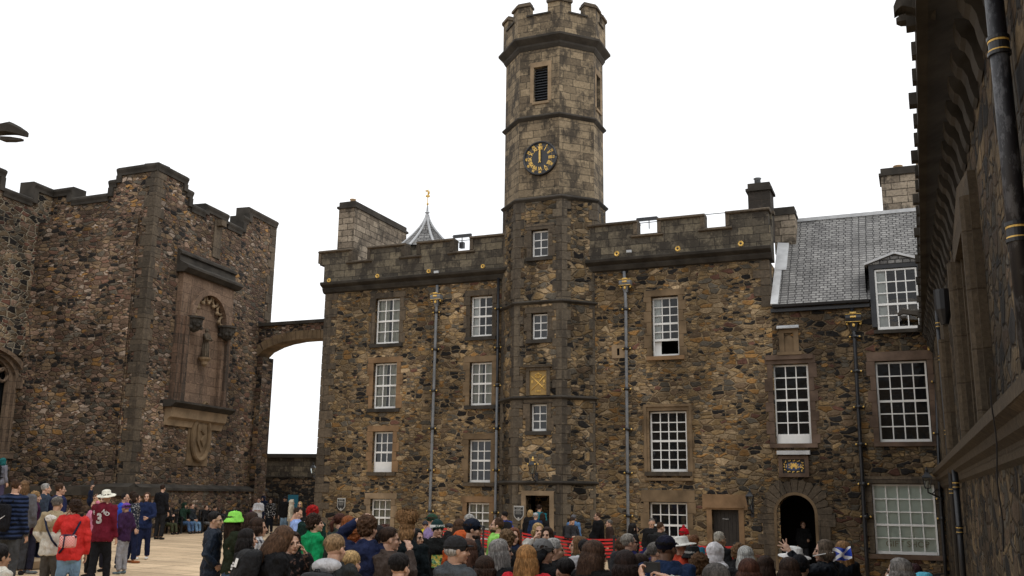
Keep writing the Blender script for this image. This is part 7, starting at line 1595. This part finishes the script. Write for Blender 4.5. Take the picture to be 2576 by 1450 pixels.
P(1983, 1402, 8.8, 5, 'woman with long wavy dark brown hair, lower edge, before the arch', hair=('long', HDB), top=(BLK, 'jacket'), hairn=560)
P(2012, 1396, 9.8, 40, 'person in a black knitted hat and teal padded jacket', hair=('short', HBK), top=((.01, .13, .18), 'puffer'), hat=('beanie', (.008, .008, .010)), skin=S2)
p = P(2070, 1358, 11, -70, 'guide with a grey brown bob and black rain jacket, one hand raised to point', hair=('bob', (.10, .075, .055)), top=((.008, .010, .014), 'jacket', 'shiny'), arms=(((.15, .13, .83), (.12, .22, .94), 'open'), ('front' if False else ((.13, .03, .66), (.07, .10, .76), 'grip'))), head=(-10, 0), hairn=420)
GUIDE = p
P(2117, 1361, 12.4, -30, 'woman with very long fair hair in black, behind the flag', hair=('long', (.20, .11, .05)), top=((.008, .010, .014), 'jacket'), bot=JN, hairn=420)
P(2257, 1404, 8.8, -55, 'woman with wavy grey hair and a white face mask, below the shop window', hair=('bob', (.17, .16, .15)), top=(CHA, 'jacket'), mask=True, hairn=560)
P(2322, 1437, 9.5, 0, 'child in a pale blue cap at the lower right edge', hair=('short', HBR), top=((.1, .02, .08), 'jacket'), hat=('bucket', (.10, .42, .55)))
P(2300, 1418, 11, 40, 'person with dark plum hair beside the pale blue cap', hair=('bob', (.04, .018, .02)), top=(BLK, 'jacket'))
P(4, 1368, 9.0, 30, 'person with black hair in a low bun, cut by the left edge', hair=('tied', HBK), top=((.5, .48, .42), 'shirt'), skin=S3, hairn=420)
P(1008, 1392, 8.3, 30, 'dark haired person in black low at the edge, under the windblown hair', hair=('short', HBK), top=(BLK, 'jacket'))
P(1222, 1398, 8.8, 20, 'person with a dark brown bob in black, below the lime t-shirt', hair=('bob', HDB), top=(BLK, 'coat'))
P(1420, 1404, 9.0, -20, 'person with black hair in a padded coat, beneath the red tapes', hair=('short', HBK), top=(BLK, 'puffer'))
P(1612, 1394, 9.6, 40, 'dark headed person in black between the quilted coat and the broad man', hair=('short', HDB), top=(BLK, 'jacket'))
P(1926, 1398, 10.5, 30, 'dark haired person in a black coat right of the reddish brown head', hair=('long', HDB), top=(BLK, 'coat'))
P(626, 1330, 11.6, 70, 'dark haired person in black squeezed behind the large backpack', hair=('long', HBK), top=(BLK, 'jacket'))
P(1560, 1352, 15.5, -40, 'brown haired woman in grey behind the man with the camera', hair=('bob', HBR), top=(CHA, 'coat'))
P(1702, 1375, 14, 0, 'person with cropped dark hair in black under the white brimmed hat', hair=('crop', HDB), top=(BLK, 'jacket'))
for x, y, d, lab in ((1999, 1300, 33.5, 'dim figure in dark clothes on the left inside the round arch'), (2020, 1312, 33.0, 'dim shorter figure on the right inside the round arch')):
    P(x, y, d, 180, lab, hair=('short', HBR), top=(BLK, 'jacket'), arms=('front', 'down'))
finish_people()
# ---- writing on clothes
def project(p, s, size, c, direction, rgt, up, mat, name, sx=1, bold=.004, rot=0):
    o = p['top']; me = o.data; off_ = Vector(o.parent.location); bvh = BVHTree.FromPolygons([v.co + off_ for v in me.vertices], [tuple(f.vertices) for f in me.polygons])
    t = MB(); r_ = rgt * math.cos(rot) + up * math.sin(rot); u_ = up * math.cos(rot) - rgt * math.sin(rot); text_mb(t, s, c, r_, u_, size, 0.002, bold=bold, sx=sx)
    V = []
    for v in t.v:
        v = Vector(v); h = bvh.ray_cast(v - direction * .5, direction, 1.2)
        V.append(tuple((h[0] - direction * .008) if h[0] else v))
    t.v = V; t.build(name, mat, p['root'], uv=False)
wp = plainc('white_print', (.8, .8, .8), .6)
p = MAROON; c = p['W'](p['up']((0, -.12, .70 * p['H']))); project(p, '3', .27, c, p['fwd'], p['rgt'], Vector((0, 0, 1)), wp, 'printed_number', bold=.012)
for s_, x, r_ in (('F', -.13, .5), ('ND', .12, -.6)): project(p, s_, .10, p['W'](p['up']((x, -.12, .765 * p['H']))), p['fwd'], p['rgt'], Vector((0, 0, 1)), wp, 'printed_letters', rot=r_)
m = MB(); p = BOY; m.lathe(p['HH']((0, -.015, .015)), [(.105 * p['hs'], 0), (.108 * p['hs'], .022), (.106 * p['hs'], .045), (.09 * p['hs'], .04), (.09 * p['hs'], 0)], 24); m.build('hat_band', mWhite, p['root'], uv=False)
m = MB(); text_mb(m, 'IRELAND', p['HH']((0, .10, .042)) + p['fwd'] * .012, -p['rgt'], Vector((0, 0, 1)), .042, .002, bold=.001, sx=.85); m.build('lettering', plainc('hat_green', (.005, .06, .035)), p['root'], uv=False)
pm_, nt_, bs_ = newmat('faded_print'); g_ = N(nt_); g_.l(g_.ramp(g_.noise(g_.n('ShaderNodeTexCoord').outputs['Object'], 22, 3, .6), [(.3, (.01, .015, .01)), (.45, (.05, .22, .08)), (.55, (.5, .42, .08)), (.7, (.45, .2, .04))]), bs_.inputs['Base Color'])
o = p['top']; off_ = Vector(o.parent.location); bvh = BVHTree.FromPolygons([v.co + off_ for v in o.data.vertices], [tuple(f.vertices) for f in o.data.polygons]); m = MB(); k = 8; V = []
for i in range(k + 1):
    for j in range(k + 1):
        q = p['W'](p['up'](((i / k - .5) * .22, .3, (.63 + .10 * j / k) * p['H']))); h = bvh.ray_cast(q, -p['fwd'], .6); V.append(tuple((h[0] + p['fwd'] * .006) if h[0] else q - p['fwd'] * .15))
m.add(V, [(i * (k + 1) + j, (i + 1) * (k + 1) + j, (i + 1) * (k + 1) + j + 1, i * (k + 1) + j + 1) for i in range(k) for j in range(k)]); m.build('shirt_print', pm_, p['root'], uv=False)
# ---- saltire flag in the guide's hand
h_ = GUIDE['J'][1][2]; a = at_depth(2057, 1397, 10.9); b = at_depth(2096, 1390, 10.9)
fl_ = thing('hand_flag', 'small blue flag with a white diagonal cross on a white stick, held by the guide', 'flag', a); m = MB(); m.tube([a - (b - a) * .3, b], .006, 6); m.build('stick', mWhite, fl_)
me_, nt_, bs_ = newmat('saltire_cloth'); g_ = N(nt_); uvq = g_.n('ShaderNodeTexCoord').outputs['UV']; sp = g_.n('ShaderNodeSeparateXYZ'); g_.l(uvq, sp.inputs[0])
d1 = g_.math('ABSOLUTE', g_.math('SUBTRACT', sp.outputs[0], sp.outputs[1])); d2 = g_.math('ABSOLUTE', g_.math('SUBTRACT', g_.math('ADD', sp.outputs[0], sp.outputs[1]), 1.0)); g_.l(g_.mix(g_.math('LESS_THAN', g_.math('MINIMUM', d1, d2), .14), (.01, .05, .42, 1), (.8, .8, .82, 1)), bs_.inputs['Base Color'])
c0_, c1_, c2_, c3_ = at_depth(2094, 1381, 10.9), at_depth(2141, 1376, 10.9), at_depth(2140, 1406, 10.9), at_depth(2097, 1414, 10.9); me = bpy.data.meshes.new('cloth'); k = 14; V = []; UVs = []
for i in range(k + 1):
    for j in range(k + 1):
        u, v = i / k, j / k; q = c0_.lerp(c1_, u).lerp(c3_.lerp(c2_, u), v); q.y += .035 * math.sin(u * 9 + v * 2) * (.3 + u); q.z += .012 * math.sin(u * 7); V.append(tuple(q - a)); UVs.append((u, v))
fs = [(i * (k + 1) + j, (i + 1) * (k + 1) + j, (i + 1) * (k + 1) + j + 1, i * (k + 1) + j + 1) for i in range(k) for j in range(k)]; me.from_pydata(V, [], fs); ul = me.uv_layers.new(name='uv')
for lp in me.loops: ul.data[lp.index].uv = UVs[lp.vertex_index]
me.materials.append(me_); me.shade_smooth(); o = bpy.data.objects.new('flag_cloth', me); C.objects.link(o); o.parent = fl_
for o in bpy.data.objects:
    if 'height' in o: del o['height']
